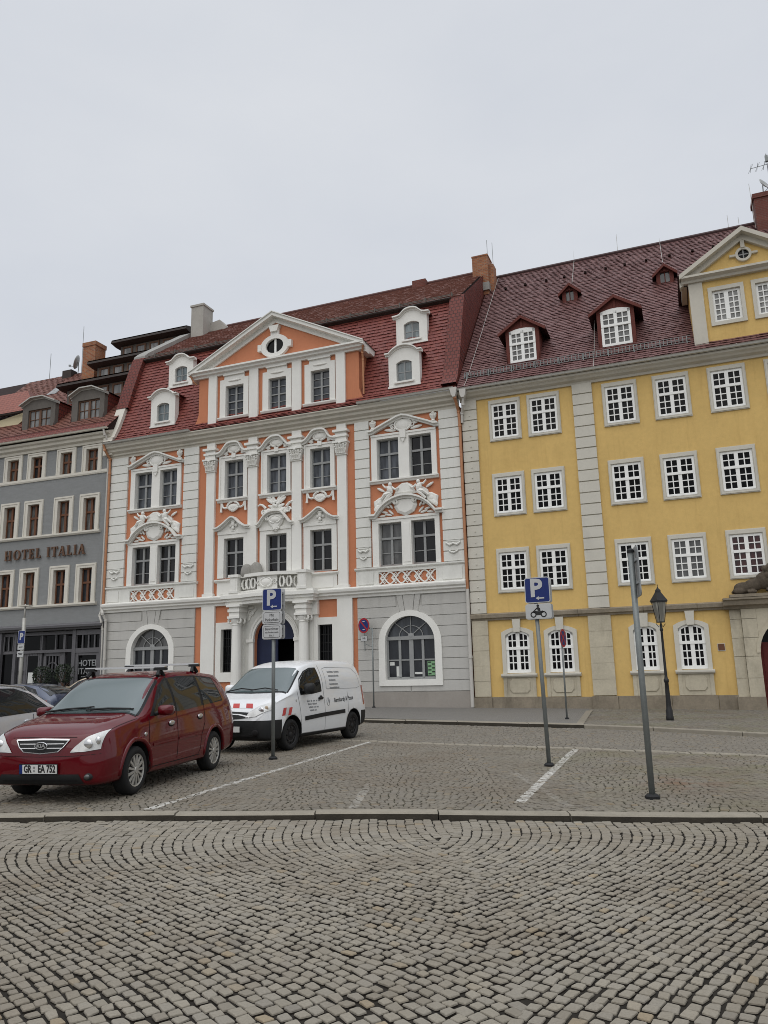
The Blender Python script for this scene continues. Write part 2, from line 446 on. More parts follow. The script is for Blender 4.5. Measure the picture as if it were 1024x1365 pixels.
# ---------------------------------------------------------------- windows
_wc = {}
def win_mesh(style, w, h):
    key = (style, round(w, 2), round(h, 2))
    if key in _wc: return _wc[key]
    f = MB(); g = MB()
    d0, d1 = -.05, .02
    def bars(u0, u1, z0, z1, nx, nz, t, dd=.0):
        for i in range(1, nx):
            x = u0+(u1-u0)*i/nx; f.box(x-t/2, x+t/2, d0+.02, d1-.008+dd, z0, z1)
        for i in range(1, nz):
            z = z0+(z1-z0)*i/nz; f.box(u0, u1, d0+.02, d1-.012+dd, z-t/2, z+t/2)
    if style == 'casement':
        f.ring((0, w, 0, h), (.055, w-.055, .07, h-.05), d0, d1)
        zt = h*.64
        f.box(w/2-.05, w/2+.05, d0, d1+.012, .07, h-.05); f.box(.055, w-.055, d0, d1+.03, zt-.045, zt+.045)
        f.box(.055, w-.055, d0+.02, d1-.01, zt*.47-.014, zt*.47+.014)
    elif style == 'small':     # gable casement
        f.ring((0, w, 0, h), (.06, w-.06, .06, h-.05), d0, d1)
        f.box(w/2-.045, w/2+.045, d0, d1+.012, .06, h-.05)
        for k in (.26, .5, .75): f.box(.06, w-.06, d0+.02, d1-.01+(.02 if k == .5 else 0), h*k-(.026 if k == .5 else .013), h*k+(.026 if k == .5 else .013))
    elif style == 'white':
        b = .085
        f.ring((0, w, 0, h), (b, w-b, b, h-b), d0, d1)
        f.box(w/2-.065, w/2+.065, d0, d1+.01, b, h-b); zt = b+(h-2*b)*.60
        f.box(b, w-b, d0, d1+.03, zt-.05, zt+.05)
        for x0, x1 in ((b, w/2-.065), (w/2+.065, w-b)):
            bars(x0, x1, b, zt-.05, 2, 3, .036); bars(x0, x1, zt+.05, h-b, 2, 2, .036)
        f.box(.02, w-.02, d1, d1+.04, .0, .05)
    elif style == 'whitelow':   # casement without transom emphasis (gable of the yellow house)
        b = .09
        f.ring((0, w, 0, h), (b, w-b, b, h-b), d0, d1); f.box(w/2-.075, w/2+.075, d0, d1+.01, b, h-b)
        for x0, x1 in ((b, w/2-.075), (w/2+.075, w-b)): bars(x0, x1, b, h-b, 2, 5, .04)
    elif style == 'brown':
        b = .065
        f.ring((0, w, 0, h), (b, w-b, b, h-b), d0, d1); f.box(w/2-.06, w/2+.06, d0, d1+.015, b, h-b)
        zt = h*.58; f.box(b, w-b, d0, d1+.02, zt-.05, zt+.05)
    elif style == 'dorm':
        f.ring((0, w, 0, h), (.06, w-.06, .06, h-.05), d0, d1); f.box(w/2-.025, w/2+.025, d0, d1, .06, h-.05)
        f.box(.06, w-.06, d0, d1-.01, h*.55-.016, h*.55+.016)
    elif style == 'hoteldorm':
        f.ring((0, w, 0, h), (.07, w-.07, .06, h-.06), d0, d1); f.box(w/2-.07, w/2+.07, d0, d1+.01, .06, h-.06)
        for x0, x1 in ((.07, w/2-.07), (w/2+.07, w-.07)):
            f.box((x0+x1)/2-.014, (x0+x1)/2+.014, d0+.02, d1-.01, .06, h-.06); f.box(x0, x1, d0+.02, d1-.014, h*.5-.014, h*.5+.014)
    elif style == 'strip':
        f.ring((0, w, 0, h), (.05, w-.05, .05, h-.05), d0, d1)
    elif style == 'bars':       # dark barred ground floor window
        f.ring((0, w, 0, h), (.04, w-.04, .04, h-.04), d0, d1); bars(.04, w-.04, .04, h-.04, 5, 5, .018)
    g.box(.03, w-.03, d0+.005, d0+.02, .03, h-.03)
    _wc[key] = (f, g, {})
    return _wc[key]

def window(parent, style, u0, z0, w, h, v, fm, gm, name='window'):
    f, g, cache = win_mesh(style, w, h)
    k = (fm, gm)
    if k not in cache: cache[k] = (f.mesh('window', fm), g.mesh('pane', gm))
    a, b = cache[k]
    o = put(name, a, parent, (u0, -v, z0)); put('pane', b, o)
    return o
# ================================================================ the ornate orange and white house
AZ = math.radians(-21.35)
OX, OY = 3.359, 30.286
DU = Vector((cos(AZ), sin(AZ), 0)); DN = Vector((sin(AZ), -cos(AZ), 0))
def W(u, v, z=0.): return Vector((OX, OY, 0))+DU*u+DN*v+Vector((0, 0, z))

H = thing('ornate_house', 'orange baroque house with white pilasters, stucco ornaments and a pedimented gable', 'house', (OX, OY, 0), AZ)
UL, UR, ZE = -17.95, -.16, 12.3
win3 = [-16.46, -15.01, -11.39, -9.17, -7.01, -3.84, -2.39]
win2 = [-16.45, -15.01, -11.37, -9.19, -7.02, -3.84, -2.40]
W3, H3, Z3 = .98, 1.80, 9.52
W2, H2, Z2 = 1.02, 1.79, 5.89
arcs = [(-16.28, -14.18), (-3.66, -1.56)]
E_ = .015
holes = [(u-E_, u+W3+E_, Z3-E_, Z3+H3+E_) for u in win3]+[(u-E_, u+W2+E_, Z2-E_, Z2+H2+E_) for u in win2]
holes += [(-11.45-E_, -10.83+E_, 1.76-E_, 3.62+E_), (-6.70-E_, -6.02+E_, 1.76-E_, 3.62+E_)]
for a, b in arcs: holes.append((a-.02, b+.02, 1.28, 3.84, arch_pts(a-.02, b+.02, 2.78, 3.84)))
DOOR = (-9.78, -7.78)
holes.append((*DOOR, -.3, 4.12, arch_pts(*DOOR, 3.1, 4.12)))
mb = MB()
wall_holes(mb, UL, UR, -.4, ZE, holes, 0, .24)
mb.add([(UL, 0, -.4), (UL, 0, ZE), (UL, 12, ZE), (UL, 12, -.4)], [(0, 1, 2, 3)]); mb.add([(UR, 0, -.4), (UR, 12, -.4), (UR, 12, ZE), (UR, 0, ZE)], [(0, 1, 2, 3)])
mb.add([(UL, 12, -.4), (UL, 12, ZE), (UR, 12, ZE), (UR, 12, -.4)], [(0, 1, 2, 3)])
mb.build('wall', 'orange', H, recalc=False)

# rusticated bays: white blocks with open joints
def blocks(mb, u0, u1, z0, z1, pitch, v, gap=.044, back=.055):
    n = max(1, round((z1-z0)/pitch)); h = (z1-z0)/n
    mb.box(u0+.015, u1-.015, .0, v-back, z0, z1)
    for i in range(n):
        j = R.uniform(-.004, .004)
        mb.box(u0, u1, .0, v+j, z0+i*h+gap/2, z0+(i+1)*h-gap/2)
for a, b in ((-17.92, -16.92), (-13.65, -12.83), (-4.86, -4.19), (-1.05, -.2)):
    mb = MB(); blocks(mb, a, b, 5.86, 12.25, .426, .10)
    c = (a+b)/2   # small carved tassel near the foot
    w = min(.3, (b-a)*.36)
    mb.tube([(c-w, -.12, 6.62), (c-w*.5, -.14, 6.52), (c, -.14, 6.58), (c+w*.5, -.14, 6.52), (c+w, -.12, 6.62)], .045, 6)
    mb.tube([(c-w*.6, -.12, 6.28), (c, -.14, 6.20), (c+w*.6, -.12, 6.28)], .04, 6)
    mb.box(c-w, c+w, .1, .13, 6.66, 6.71)
    mb.build('rusticated_strip', 'white', H)
# giant pilasters of the middle bays, with capitals
def capital(mb, a, b, v):
    z = 10.85
    mb.box(a-.03, b+.03, 0, v+.05, z, z+.06)
    mb.prism([(a, z+.06), (b, z+.06), (b+.10, z+.52), (a-.10, z+.52)], 0, v+.10)
    mb.box(a-.13, b+.13, 0, v+.19, z+.52, z+.60)
    n = 5
    for k in range(n):
        x = a+(b-a)*(k+.5)/n
        mb.tube([(x, -v-.06, z+.08), (x, -v-.13, z+.22), (x, -v-.19, z+.27)], [.045, .04, .02], 6)
    for k in range(4):
        x = a+(b-a)*(k+.5)/4
        mb.tube([(x, -v-.09, z+.24), (x, -v-.16, z+.40), (x, -v-.21, z+.42)], [.04, .04, .02], 6)
    for sx, x in ((-1, a-.02), (1, b+.02)):
        mb.tube([(x+.07*cos(t)*sx, -v-.13, z+.42+.07*sin(t)) for t in [i*.7 for i in range(9)]], .028, 6)
    mb.blob(((a+b)/2, -v-.18, z+.50), (.06, .05, .06))
    # entablature block
    mb.box(a-.05, b+.05, 0, v+.07, z+.60, z+.80); mb.box(a-.10, b+.10, 0, v+.13, z+.80, z+.90)
    mb.box(a-.03, b+.03, 0, v+.06, z+.90, z+1.02); mb.box(a-.13, b+.13, 0, v+.17, z+1.02, z+1.12)
PIL = [(-12.35, -11.90), (-10.12, -9.66), (-7.89, -7.43), (-5.69, -5.25)]
for a, b in PIL:
    mb = MB(); mb.box(a, b, 0, .14, 5.22, 12.25); mb.box(a-.06, b+.06, 0, .20, 5.08, 5.22)
    capital(mb, a, b, .14)
    mb.build('pilaster', 'white2', H)
for a, b in ((-12.47, -11.78), (-5.77, -5.08)):
    mb = MB(); mb.box(a, b, 0, .12, .2, 4.68); mb.box(a-.05, b+.05, 0, .18, .2, .62); mb.build('lower_pilaster', 'white2', H)

# grey rusticated ground floor of the side bays
def ground_bay(u0, u1, arc):
    a, b = arc
    hs = [(a-.02, b+.02, 1.28, 3.84, arch_pts(a-.02, b+.02, 2.78, 3.84))]
    mb = MB(); v = .07
    zs = [.84+k*.4195 for k in range(10)]
    A = arch_pts(a-.28, b+.28, 2.78, 4.02, 24)
    for k in range(9):
        z0, z1 = zs[k]+.012, min(zs[k+1]-.012, 4.66)
        # each course stops at the white window surround
        def edge(z, side):
            if z < 1.06 or z > 4.02: return None
            if z <= 2.78: return a-.28 if side < 0 else b+.28
            t = min(1., (z-2.78)/1.24); x = (b-a+.56)/2*math.sqrt(max(0, 1-t*t)); return (a+b)/2+side*x
        if z1 <= 1.06 or z0 >= 4.02:
            if z0 >= 4.02 or k == 8:   # voussoir fan interrupts the top courses
                for p, q in ((u0, (a+b)/2-.56), ((a+b)/2+.56, u1)): mb.box(p, q, 0, v, z0, z1)
            else: mb.box(u0, u1, 0, v, z0, z1)
        else:
            for side in (-1, 1):
                m = 6; inn = []; 
                for i in range(m+1):
                    z = z0+(z1-z0)*i/m; e = edge(z, side)
                    inn.append((e if e is not None else (a+b)/2+side*.02, z))
                if k >= 7: inn = [((min(p[0], (a+b)/2-.40) if side < 0 else max(p[0], (a+b)/2+.40)), p[1]) for p in inn]
                out = (u0 if side < 0 else u1)
                poly = [(out, z0)]+inn+[(out, z1)]
                if side > 0: poly = poly[::-1]
                mb.prism(poly, 0, v)
    c = (a+b)/2
    for x0, x1, y0, y1 in ((-.16, .16, -.25, .25), (-.36, -.185, -.52, -.275), (.185, .36, .275, .52)):
        mb.prism([(c+x0, 3.98), (c+x1, 3.98), (c+y1, 4.66), (c+y0, 4.66)] if x0 < 0 < x1 else ([(c+x0, 3.90), (c+x1, 3.98), (c+y1, 4.66), (c+y0, 4.66)] if x0 < 0 else [(c+x0, 3.98), (c+x1, 3.90), (c+y1, 4.66), (c+y0, 4.66)]), 0, v+.012)
    back = MB()
    wall_holes(back, u0, u1, .3, 4.67, hs, .028, .05)
    back.build('joint_bed', 'lgrey', H, recalc=False)
    mb.build('ground_floor_course', 'lgrey', H)
    p = MB(); p.box(u0-.02, u1+.02, 0, .13, -.4, .82); p.build('plinth', 'plinth', H)
    # white window surround
    s = MB()
    for zz0, zz1, x0, x1 in ((1.06, 2.78, a-.28, a), (1.06, 2.78, b, b+.28), (1.06, 1.30, a, b)): s.box(x0, x1, -.17, .12, zz0, zz1)
    s.band(arch_pts(a-.28, b+.28, 2.78, 4.02, 24), arch_pts(a, b, 2.78, 3.80, 24), -.17, .12)
    s.build('arch_surround', 'white2', H)
    # fanlight window
    w = MB(); d0, d1 = -.16, -.08
    w.box(a, b, d0, d1+.03, 2.86, 3.0)
    for x, t in ((a+.04, .08), (a+.56, .10), (c, .18), (b-.56, .10), (b-.04, .08)): w.box(x-t/2, x+t/2, d0, d1, 1.36, 2.86)
    w.box(a, b, d0, d1, 1.30, 1.40); w.box(a, b, d0+.01, d1-.012, 2.04, 2.09)
    for t in (45, 90, 135):
        x, z = cos(math.radians(t)), sin(math.radians(t)); w.tube([(c+.1*x, -d1+.02, 3.0+.1*z), (c+1.0*x, -d1+.02, 3.0+.80*z)], .02, 6)
    w.tube([(c-.5*cos(PI*i/14), -d1+.02, 3.0+.42*sin(PI*i/14)) for i in range(15)], .018, 6)
    w.blob((c, -d1, 3.0), (.14, .04, .12))
    wo = w.build('window', 'frameG', H)
    g = MB(); g.box(a, b, -.20, -.14, 1.3, 2.86); g.build('pane', 'glass', wo); g = MB(); g.prism(arch_pts(a, b, 2.86, 3.80, 20), -.20, -.14); g.build('lunette_pane', 'glassN' if u0 < -10 else 'glassSky', wo)  # lunette panes: reflection painted in by a paler base colour
    return wo
wl = ground_bay(-17.92, -12.85, arcs[0]); wr = ground_bay(-4.86, -.2, arcs[1])
for i, (x0, x1, z0, z1, mt) in enumerate(((-3.56, -3.36, 1.86, 2.0, 'paper'), (-1.96, -1.62, 1.44, 2.0, 'papergreen'), (-3.28, -3.14, 1.42, 1.82, 'paper'), (-2.5, -2.1, 1.5, 1.58, 'paper'))):
    p = MB(); p.box(x0, x1, -.135, -.128, z0, z1)
    if mt == 'papergreen':
        for k in range(7): p.box(x0+.02+.16*(k % 2), x0+.15+.15*(k % 2), -.126, -.122, z0+.04+k*.075, z0+.085+k*.075, 1)
        p.build('poster', [mt, 'signtext'], wr)
    else: p.build('notice', mt, wr)

# belt course between ground and first floor, parapet zone of the side bays
mb = MB()
prof = [(0, 4.66), (.12, 4.66), (.14, 4.74), (.24, 4.80), (.24, 4.86), (.32, 4.92), (.34, 5.0), (.34, 5.04), (.16, 5.10), (0, 5.10)]
mb.extr(prof, -17.97, -10.9); mb.build('belt_cornice', 'white2', H)
mb = MB(); mb.extr(prof, -6.7, -.16); mb.build('belt_cornice', 'white2', H)
for a, b, l0, l1 in ((-17.92, -12.80, -16.5, -13.97), (-4.88, -.2, -3.88, -1.40)):
    mb = MB(); hz = (5.12, 5.63)
    for p, q, r, t in ((a, l0, 5.06, 5.74), (l1, b, 5.06, 5.74), (l0, l1, 5.06, hz[0]), (l0, l1, hz[1], 5.74)): mb.box(p, q, 0, .10, r, t)
    for p, q in ((a+.07, a+.07+.75), (b-.95, b-.07)): mb.box(p+.04, q-.04, .1, .125, 5.16, 5.66)
    mb.extr([(0, 5.74), (.12, 5.74), (.17, 5.79), (.17, 5.85), (0, 5.87)], a-.05, b+.05)
    mb.build('parapet_panel', 'white', H)
    # interlaced lattice: two waves and lozenges
    lt = MB(); n = 5; w = (l1-l0)/n
    for ph in (0, PI):
        pts = [(l0+(l1-l0)*i/60, -.045-.01*(ph > 0), 5.375+.235*sin(2*PI*i/60*n/2+PI/2+ph)) for i in range(61)]
        lt.tube(pts, .032, 6)
    for k in range(n):
        c = l0+w*(k+.5)
        lt.tube([(c-w*.36, -.05, 5.375), (c, -.05, 5.60), (c+w*.36, -.05, 5.375), (c, -.05, 5.15), (c-w*.36, -.05, 5.375)], .028, 6)
        lt.tube([(c-.13, -.05, 5.375), (c, -.05, 5.50), (c+.13, -.05, 5.375), (c, -.05, 5.25), (c-.13, -.05, 5.375)], .02, 6)
    lt.build('lattice', 'white2', H)

# windows of the two main floors
for i, u in enumerate(win3): window(H, 'casement', u, Z3, W3, H3, -.15, 'frameG', 'glassLow' if i == 6 else 'glassSky')
for i, u in enumerate(win2): window(H, 'casement', u, Z2, W2, H2, -.15, 'frameG', 'glassN' if i == 5 else 'glassLow')
for u, w in ((-11.45, .62), (-6.70, .68)): window(H, 'bars', u, 1.76, w, 1.86, -.16, 'black', 'glassY')

# small ornament helpers (all relief stands proud of the wall)
def scroll(mb, c, r, v, t=.035, sgn=1, turns=1.6, a0=0.):
    n = int(turns*14); pts = []
    for i in range(n+1):
        a = a0+sgn*2*PI*turns*i/n; k = r*(1-.8*i/n); pts.append((c[0]+k*cos(a), -v, c[1]+k*sin(a)))
    mb.tube(pts, [t*(1-.4*i/n) for i in range(n+1)], 6)
def leaf(mb, p, q, w, v):
    P = Vector((p[0], 0, p[1])); Q = Vector((q[0], 0, q[1])); L = (Q-P).length; a = math.atan2(q[1]-p[1], q[0]-p[0])
    mb.blob(((p[0]+q[0])/2, -v, (p[1]+q[1])/2), (L/2, .05, w/2), 0, 10, 6, a)
def cartouche(mb, c, rx, rz, v):
    mb.blob((c[0], -v, c[1]), (rx, .09, rz), 0, 16, 8)
    n = 20; mb.tube([(c[0]+rx*1.08*cos(2*PI*i/n), -v-.02, c[1]+rz*1.08*sin(2*PI*i/n)) for i in range(n+1)], .045, 6)
def figure(mb, x, z, s, d):
    """small seated putto leaning on the arch, d = side it leans to"""
    mb.blob((x, -.20, z+.46*s), (.085*s, .085*s, .10*s))
    mb.blob((x+.02*d, -.18, z+.24*s), (.14*s, .12*s, .20*s), 0, 10, 6, -.25*d)
    mb.tube([(x-.08*d*s, -.20, z+.34*s), (x-.24*d*s, -.22, z+.22*s), (x-.36*d*s, -.2, z+.30*s)], [.055*s, .05*s, .04*s], 6)
    mb.tube([(x+.06*d*s, -.20, z+.34*s), (x+.22*d*s, -.2, z+.36*s), (x+.34*d*s, -.18, z+.50*s)], [.055*s, .045*s, .03*s], 6)
    mb.tube([(x, -.18, z+.10*s), (x+.22*d*s, -.25, z+.04*s), (x+.42*d*s, -.2, z-.14*s)], [.10*s, .085*s, .05*s], 6)
    mb.tube([(x-.04*d*s, -.18, z+.08*s), (x+.12*d*s, -.22, z-.06*s), (x+.30*d*s, -.2, z-.26*s)], [.09*s, .08*s, .045*s], 6)
    mb.prism([(x+.1*d*s, z+.3*s), (x+.36*d*s, z+.12*s), (x+.42*d*s, z-.05*s), (x+.1*d*s, z)][::(1 if d < 0 else -1)], 0, .12)

# side bays: paired windows with pediments
for a in (win3[0], win3[5]):
    b = a+2.43; c = (a+b)/2
    s = MB(); o = (a-.26, b+.22, Z3, 11.53)
    s.box(o[0], a, -.14, .09, Z3, 11.53); s.box(b, o[1], -.14, .09, Z3, 11.53); s.box(a+W3, a+1.45, -.14, .09, Z3, 11.53)
    s.box(a, a+W3, -.14, .09, Z3+H3, 11.53); s.box(a+1.45, b, -.14, .09, Z3+H3, 11.53)
    s.box(o[0], o[1], .09, .12, 11.44, 11.53)
    s.extr([(-.14, Z3-.15), (.10, Z3-.15), (.15, Z3-.08), (.20, Z3-.06), (.20, Z3), (-.14, Z3+.01)], o[0]-.05, o[1]+.06)
    s.box(c-.13, c+.13, .09, .18, 11.25, 11.62); s.prism([(c-.11, 11.25), (c, 11.05), (c+.11, 11.25)], .09, .15)
    s.build('window_surround', 'white2', H)
    p = MB(); l, r_ = c-1.52, c+1.52
    path = [(l-.05, 11.70), (l+.15, 11.72), (l+.35, 11.82), (c-.25, 12.20), (c, 12.26), (c+.25, 12.20), (r_-.35, 11.82), (r_-.15, 11.72), (r_+.05, 11.70)]
    p.mould(path, .16, .02, .30)
    cartouche(p, (c, 11.84), .34, .25, .08)
    for d in (-1, 1):
        scroll(p, (c+.42*d, 11.80), .15, .10, .04, d); leaf(p, (c+.3*d, 11.62), (c+.86*d, 11.70), .14, .06); leaf(p, (c+.40*d, 11.92), (c+.66*d, 11.84), .12, .06)
        x = c+1.36*d  # small urn in the corner
        p.lathe([(.10, 0), (.13, .03), (.06, .10), (.12, .20), (.15, .27), (.06, .33), (.09, .38), (.02, .46)], (x, -.13, 11.74), 10)
        p.blob((x-.10, -.12, 12.08), (.06, .05, .06)); p.blob((x+.10, -.12, 12.08), (.06, .05, .06))
    p.build('pediment', 'white2', H)
for a in (win2[0], win2[5]):
    b = a+2.46; c = (a+b)/2
    s = MB(); o = (a-.28, b+.20)
    s.box(o[0], a, -.14, .09, Z2-.02, 7.90); s.box(b, o[1], -.14, .09, Z2-.02, 7.90); s.box(a+W2, a+1.44, -.14, .09, Z2-.02, 7.90)
    s.box(a, a+W2, -.14, .09, Z2+H2, 7.90); s.box(a+1.44, b, -.14, .09, Z2+H2, 7.90); s.box(o[0], o[1], .09, .125, 7.80, 7.90)
    s.box(a+W2+.06, a+1.38, .09, .11, Z2+.1, 7.6)
    s.build('window_surround', 'white2', H)
    p = MB()
    A = seg_arch(c-1.30, c+1.30, 8.05, 8.80, 18)
    path = [(c-1.62, 8.05), (c-1.32, 8.05)]+A[1:-1]+[(c+1.32, 8.05), (c+1.62, 8.05)]
    p.mould(path, .17, .02, .34)
    sh = [(c-.46, 8.52), (c-.40, 8.62), (c, 8.66), (c+.40, 8.62), (c+.46, 8.52), (c+.50, 8.30), (c+.36, 8.06), (c, 7.90), (c-.36, 8.06), (c-.50, 8.30)]
    p.prism(sh, 0, .16, 0, .12, .07)
    for d in (-1, 1):
        scroll(p, (c+.42*d, 8.52), .12, .17, .045, d); 
        for k, (x, z, x2, z2) in enumerate(((.55, 8.0, .78, 8.22), (.62, 7.97, .95, 8.06), (.8, 8.1, 1.08, 8.16), (.9, 7.99, 1.2, 7.97), (.58, 8.25, .72, 8.45), (.72, 8.3, .9, 8.4))): leaf(p, (c+x*d, z), (c+x2*d, z2), .10, .05)
        figure(p, c+.62*d, 8.80, 1.0, d)
        leaf(p, (c+.95*d, 8.62), (c+1.3*d, 8.50), .24, .10); leaf(p, (c+1.12*d, 8.48), (c+1.40*d, 8.22), .2, .10)
        p.prism([(c+.95*d, 8.45), (c+1.35*d, 8.15), (c+1.42*d, 8.62), (c+1.15*d, 8.78), (c+.8*d, 8.8)][::(1 if d > 0 else -1)], .0, .13, 0, .08, .05)
        leaf(p, (c+.9*d, 9.0), (c+1.25*d, 9.2), .12, .08)
    p.prism([(c-.50, 8.82), (c-.32, 9.18), (c-.12, 9.30), (c+.12, 9.30), (c+.32, 9.18), (c+.50, 8.82)], 0, .15, 0, .1, .06)
    p.build('arched_pediment', 'white2', H)

# middle bays
for i, u in enumerate(win3[2:5]):
    c = u+W3/2
    s = MB(); o = (u-.29, u+W3+.22)
    s.ring((o[0], o[1], Z3, 11.54), (u, u+W3, Z3, Z3+H3), -.14, .09)
    s.ring((o[0], o[1], Z3, 11.54), (o[0]+.08, o[1]-.08, Z3, 11.46), .09, .125)
    s.extr([(-.14, Z3-.17), (.10, Z3-.17), (.15, Z3-.09), (.22, Z3-.07), (.22, Z3), (-.14, Z3+.01)], o[0]-.07, o[1]+.08)
    s.box(c-.10, c+.10, .09, .16, 11.42, 11.62)
    s.build('window_surround', 'white2', H)
    p = MB(); l, r_ = o[0]-.12, o[1]+.12
    if i == 1: path = [(l, 11.66), (l+.2, 11.72), (l+.42, 11.96), (c-.22, 12.14), (c, 12.17), (c+.22, 12.14), (r_-.42, 11.96), (r_-.2, 11.72), (r_, 11.66)]
    else: path = [(l, 11.70), (l+.22, 11.74), (l+.38, 11.88), (c-.30, 12.12), (c, 12.18), (c+.30, 12.12), (r_-.38, 11.88), (r_-.22, 11.74), (r_, 11.70)]
    p.mould(catmull(path, 3), .17, .02, .32)
    cartouche(p, (c, 11.84), .29, .16, .08)
    for d in (-1, 1):
        leaf(p, (c+.32*d, 11.62), (c+.62*d, 11.68), .11, .06); leaf(p, (c+.30*d, 11.78), (c+.5*d, 11.66), .10, .06); scroll(p, (c+.44*d, 11.66), .09, .08, .03, d)
    p.build('pediment', 'white2', H)
    if i != 1:   # shell with swags under the sill
        q = MB(); z = 9.10
        for k in range(7):
            a = PI*(.08+.84*k/6); q.blob((c+.20*cos(a), -.10, z-.02-.11*sin(a)), (.07, .06, .10), 0, 8, 5, a+PI/2)
        q.blob((c, -.10, z+.02), (.28, .07, .14)); q.tube([(c+.30*cos(PI*k/10), -.12, z+.04+.20*sin(PI*k/10)) for k in range(11)], .05, 6)
        for d in (-1, 1):
            q.tube([(c+.28*d, -.10, z), (c+.42*d, -.12, z-.03), (c+.54*d, -.11, z+.03), (c+.60*d, -.10, z+.20)], .05, 6)
            q.tube([(c+.62*d, -.10, z+.22), (c+.63*d, -.10, z-.02), (c+.64*d, -.10, z-.20)], [.05, .045, .06], 6)
        q.build('swag', 'white2', H)
for i, u in enumerate(win2[2:5]):
    c = u+W2/2
    s = MB(); o = (u-.32, u+W2+.24)
    s.ring((o[0], o[1], Z2, 8.0), (u, u+W2, Z2, Z2+H2), -.14, .09)
    s.box(o[0], o[1], .09, .13, 7.86, 8.0)
    s.extr([(-.14, 5.68), (.10, 5.68), (.20, 5.76), (.20, 5.82), (-.14, 5.87)], o[0]-.10, o[1]+.10)
    s.box(o[0], o[1], 0, .10, 5.06, 5.68); s.box(o[0]+.15, o[1]-.15, .10, .125, 5.16, 5.6)
    s.build('window_surround', 'white2', H)
    p = MB(); l, r_ = o[0]-.13, o[1]+.13
    if i != 1:
        path = catmull([(l, 8.17), (l+.22, 8.2), (l+.5, 8.36), (c-.12, 8.60), (c, 8.64)], 4)[:-1]+catmull([(c, 8.64), (c+.12, 8.60), (r_-.5, 8.36), (r_-.22, 8.2), (r_, 8.17)], 4)
        base = [(o[0], 8.0)]+[(max(o[0], min(o[1], x)), z-.1) for x, z in path]+[(o[1], 8.0)]
        p.prism(base[::-1], 0, .085)
        p.mould(path, .14, .05, .36)
        p.blob((c, -.16, 8.30), (.10, .08, .12)); p.blob((c, -.16, 8.12), (.08, .07, .09)); p.blob((c-.13, -.13, 8.24), (.09, .05, .07), 0, 8, 5, .6); p.blob((c+.13, -.13, 8.24), (.09, .05, .07), 0, 8, 5, -.6)
        p.box(c-.10, c+.10, .085, .15, 7.98, 8.03); p.blob((c, -.16, 8.42), (.13, .07, .06))
        p.build('pediment', 'white2', H)
    else:
        path = catmull([(l, 8.15), (l+.16, 8.20), (l+.42, 8.52), (c-.28, 8.68), (c, 8.72), (c+.28, 8.68), (r_-.42, 8.52), (r_-.16, 8.20), (r_, 8.15)], 4)
        base = [(o[0], 8.0)]+[(max(o[0], min(o[1], x)), z-.1) for x, z in path]+[(o[1], 8.0)]
        p.prism(base[::-1], 0, .085); p.mould(path, .15, .05, .36)
        sh = [(c-.44, 8.42), (c-.2, 8.54), (c+.2, 8.54), (c+.44, 8.42), (c+.34, 8.14), (c+.1, 7.84), (c, 7.76), (c-.1, 7.84), (c-.34, 8.14)]
        p.prism(sh, .08, .22, 0, .1, .06); cartouche(p, (c, 8.30), .26, .14, .2)
        for d in (-1, 1): scroll(p, (c+.40*d, 8.38), .10, .22, .035, d); scroll(p, (c+.12*d, 7.9), .07, .2, .03, d)
        p.build('pediment', 'white2', H)
        q = MB()     # carved trophy of plumes and ribbons above the centre window
        for d in (-1, 1):
            for (x, z, x2, z2, w_) in ((.02, 8.92, .36, 9.36, .19), (.02, 9.06, .20, 9.38, .15), (.10, 9.0, .50, 9.30, .14), (-.05, 9.05, -.22, 8.80, .14), (.05, 8.86, .42, 8.98, .15), (.22, 9.26, .46, 9.37, .12), (.35, 8.62, .66, 8.78, .22), (.2, 8.7, .5, 8.82, .16)):
                leaf(q, (c+x*d, z), (c+x2*d, z2), w_, .09+.03*R.random())
            q.tube([(c+.52*d, -.10, 8.86), (c+.66*d, -.12, 9.0), (c+.80*d, -.12, 9.06), (c+.92*d, -.1, 9.0)], [.07, .06, .05, .03], 6)
            scroll(q, (c+.62*d, 8.70), .13, .12, .045, d)
        for k in range(5): q.blob((c+.10*cos(k*1.256), -.16, 9.02+.10*sin(k*1.256)), (.08, .06, .08))
        q.prism([(c-.4, 8.68), (c+.4, 8.68), (c+.24, 8.95), (c-.24, 8.95)], 0, .12, 0, .06, .04)
        q.build('trophy_relief', 'white2', H)
for u, w in ((-11.45, .62), (-6.70, .68)):
    s = MB(); s.ring((u-.27, u+w+.26, 1.35, 3.92), (u, u+w, 1.76, 3.62), -.14, .08); s.build('window_surround', 'white2', H)

# eaves cornice
mb = MB()
prof = [(0, 12.2), (.10, 12.2), (.12, 12.30), (.20, 12.34), (.20, 12.42), (.34, 12.50), (.36, 12.60), (.48, 12.66), (.50, 12.74), (.56, 12.80), (.56, 12.84), (0, 12.96)]
mb.extr(prof, -18.1, -.16)
mb.build('eaves_cornice', 'cornice', H)
def gutter(parent, u0, u1, v, z, r=.085, mt='zinc'):
    g = MB(); g.extr([(v-r, z), (v-r*.75, z-r*.75), (v, z-r), (v+r*.75, z-r*.75), (v+r, z), (v+r+.02, z+.02)], u0, u1)
    for k in range(int((u1-u0)/1.1)): x = u0+.5+k*1.1; g.box(x, x+.025, v-r, v+r+.02, z-.005, z+.025)
    g.build('gutter', mt, parent, recalc=False)
gutter(H, -18.05, -13.05, .60, 12.92); gutter(H, -4.5, -.2, .60, 12.92)
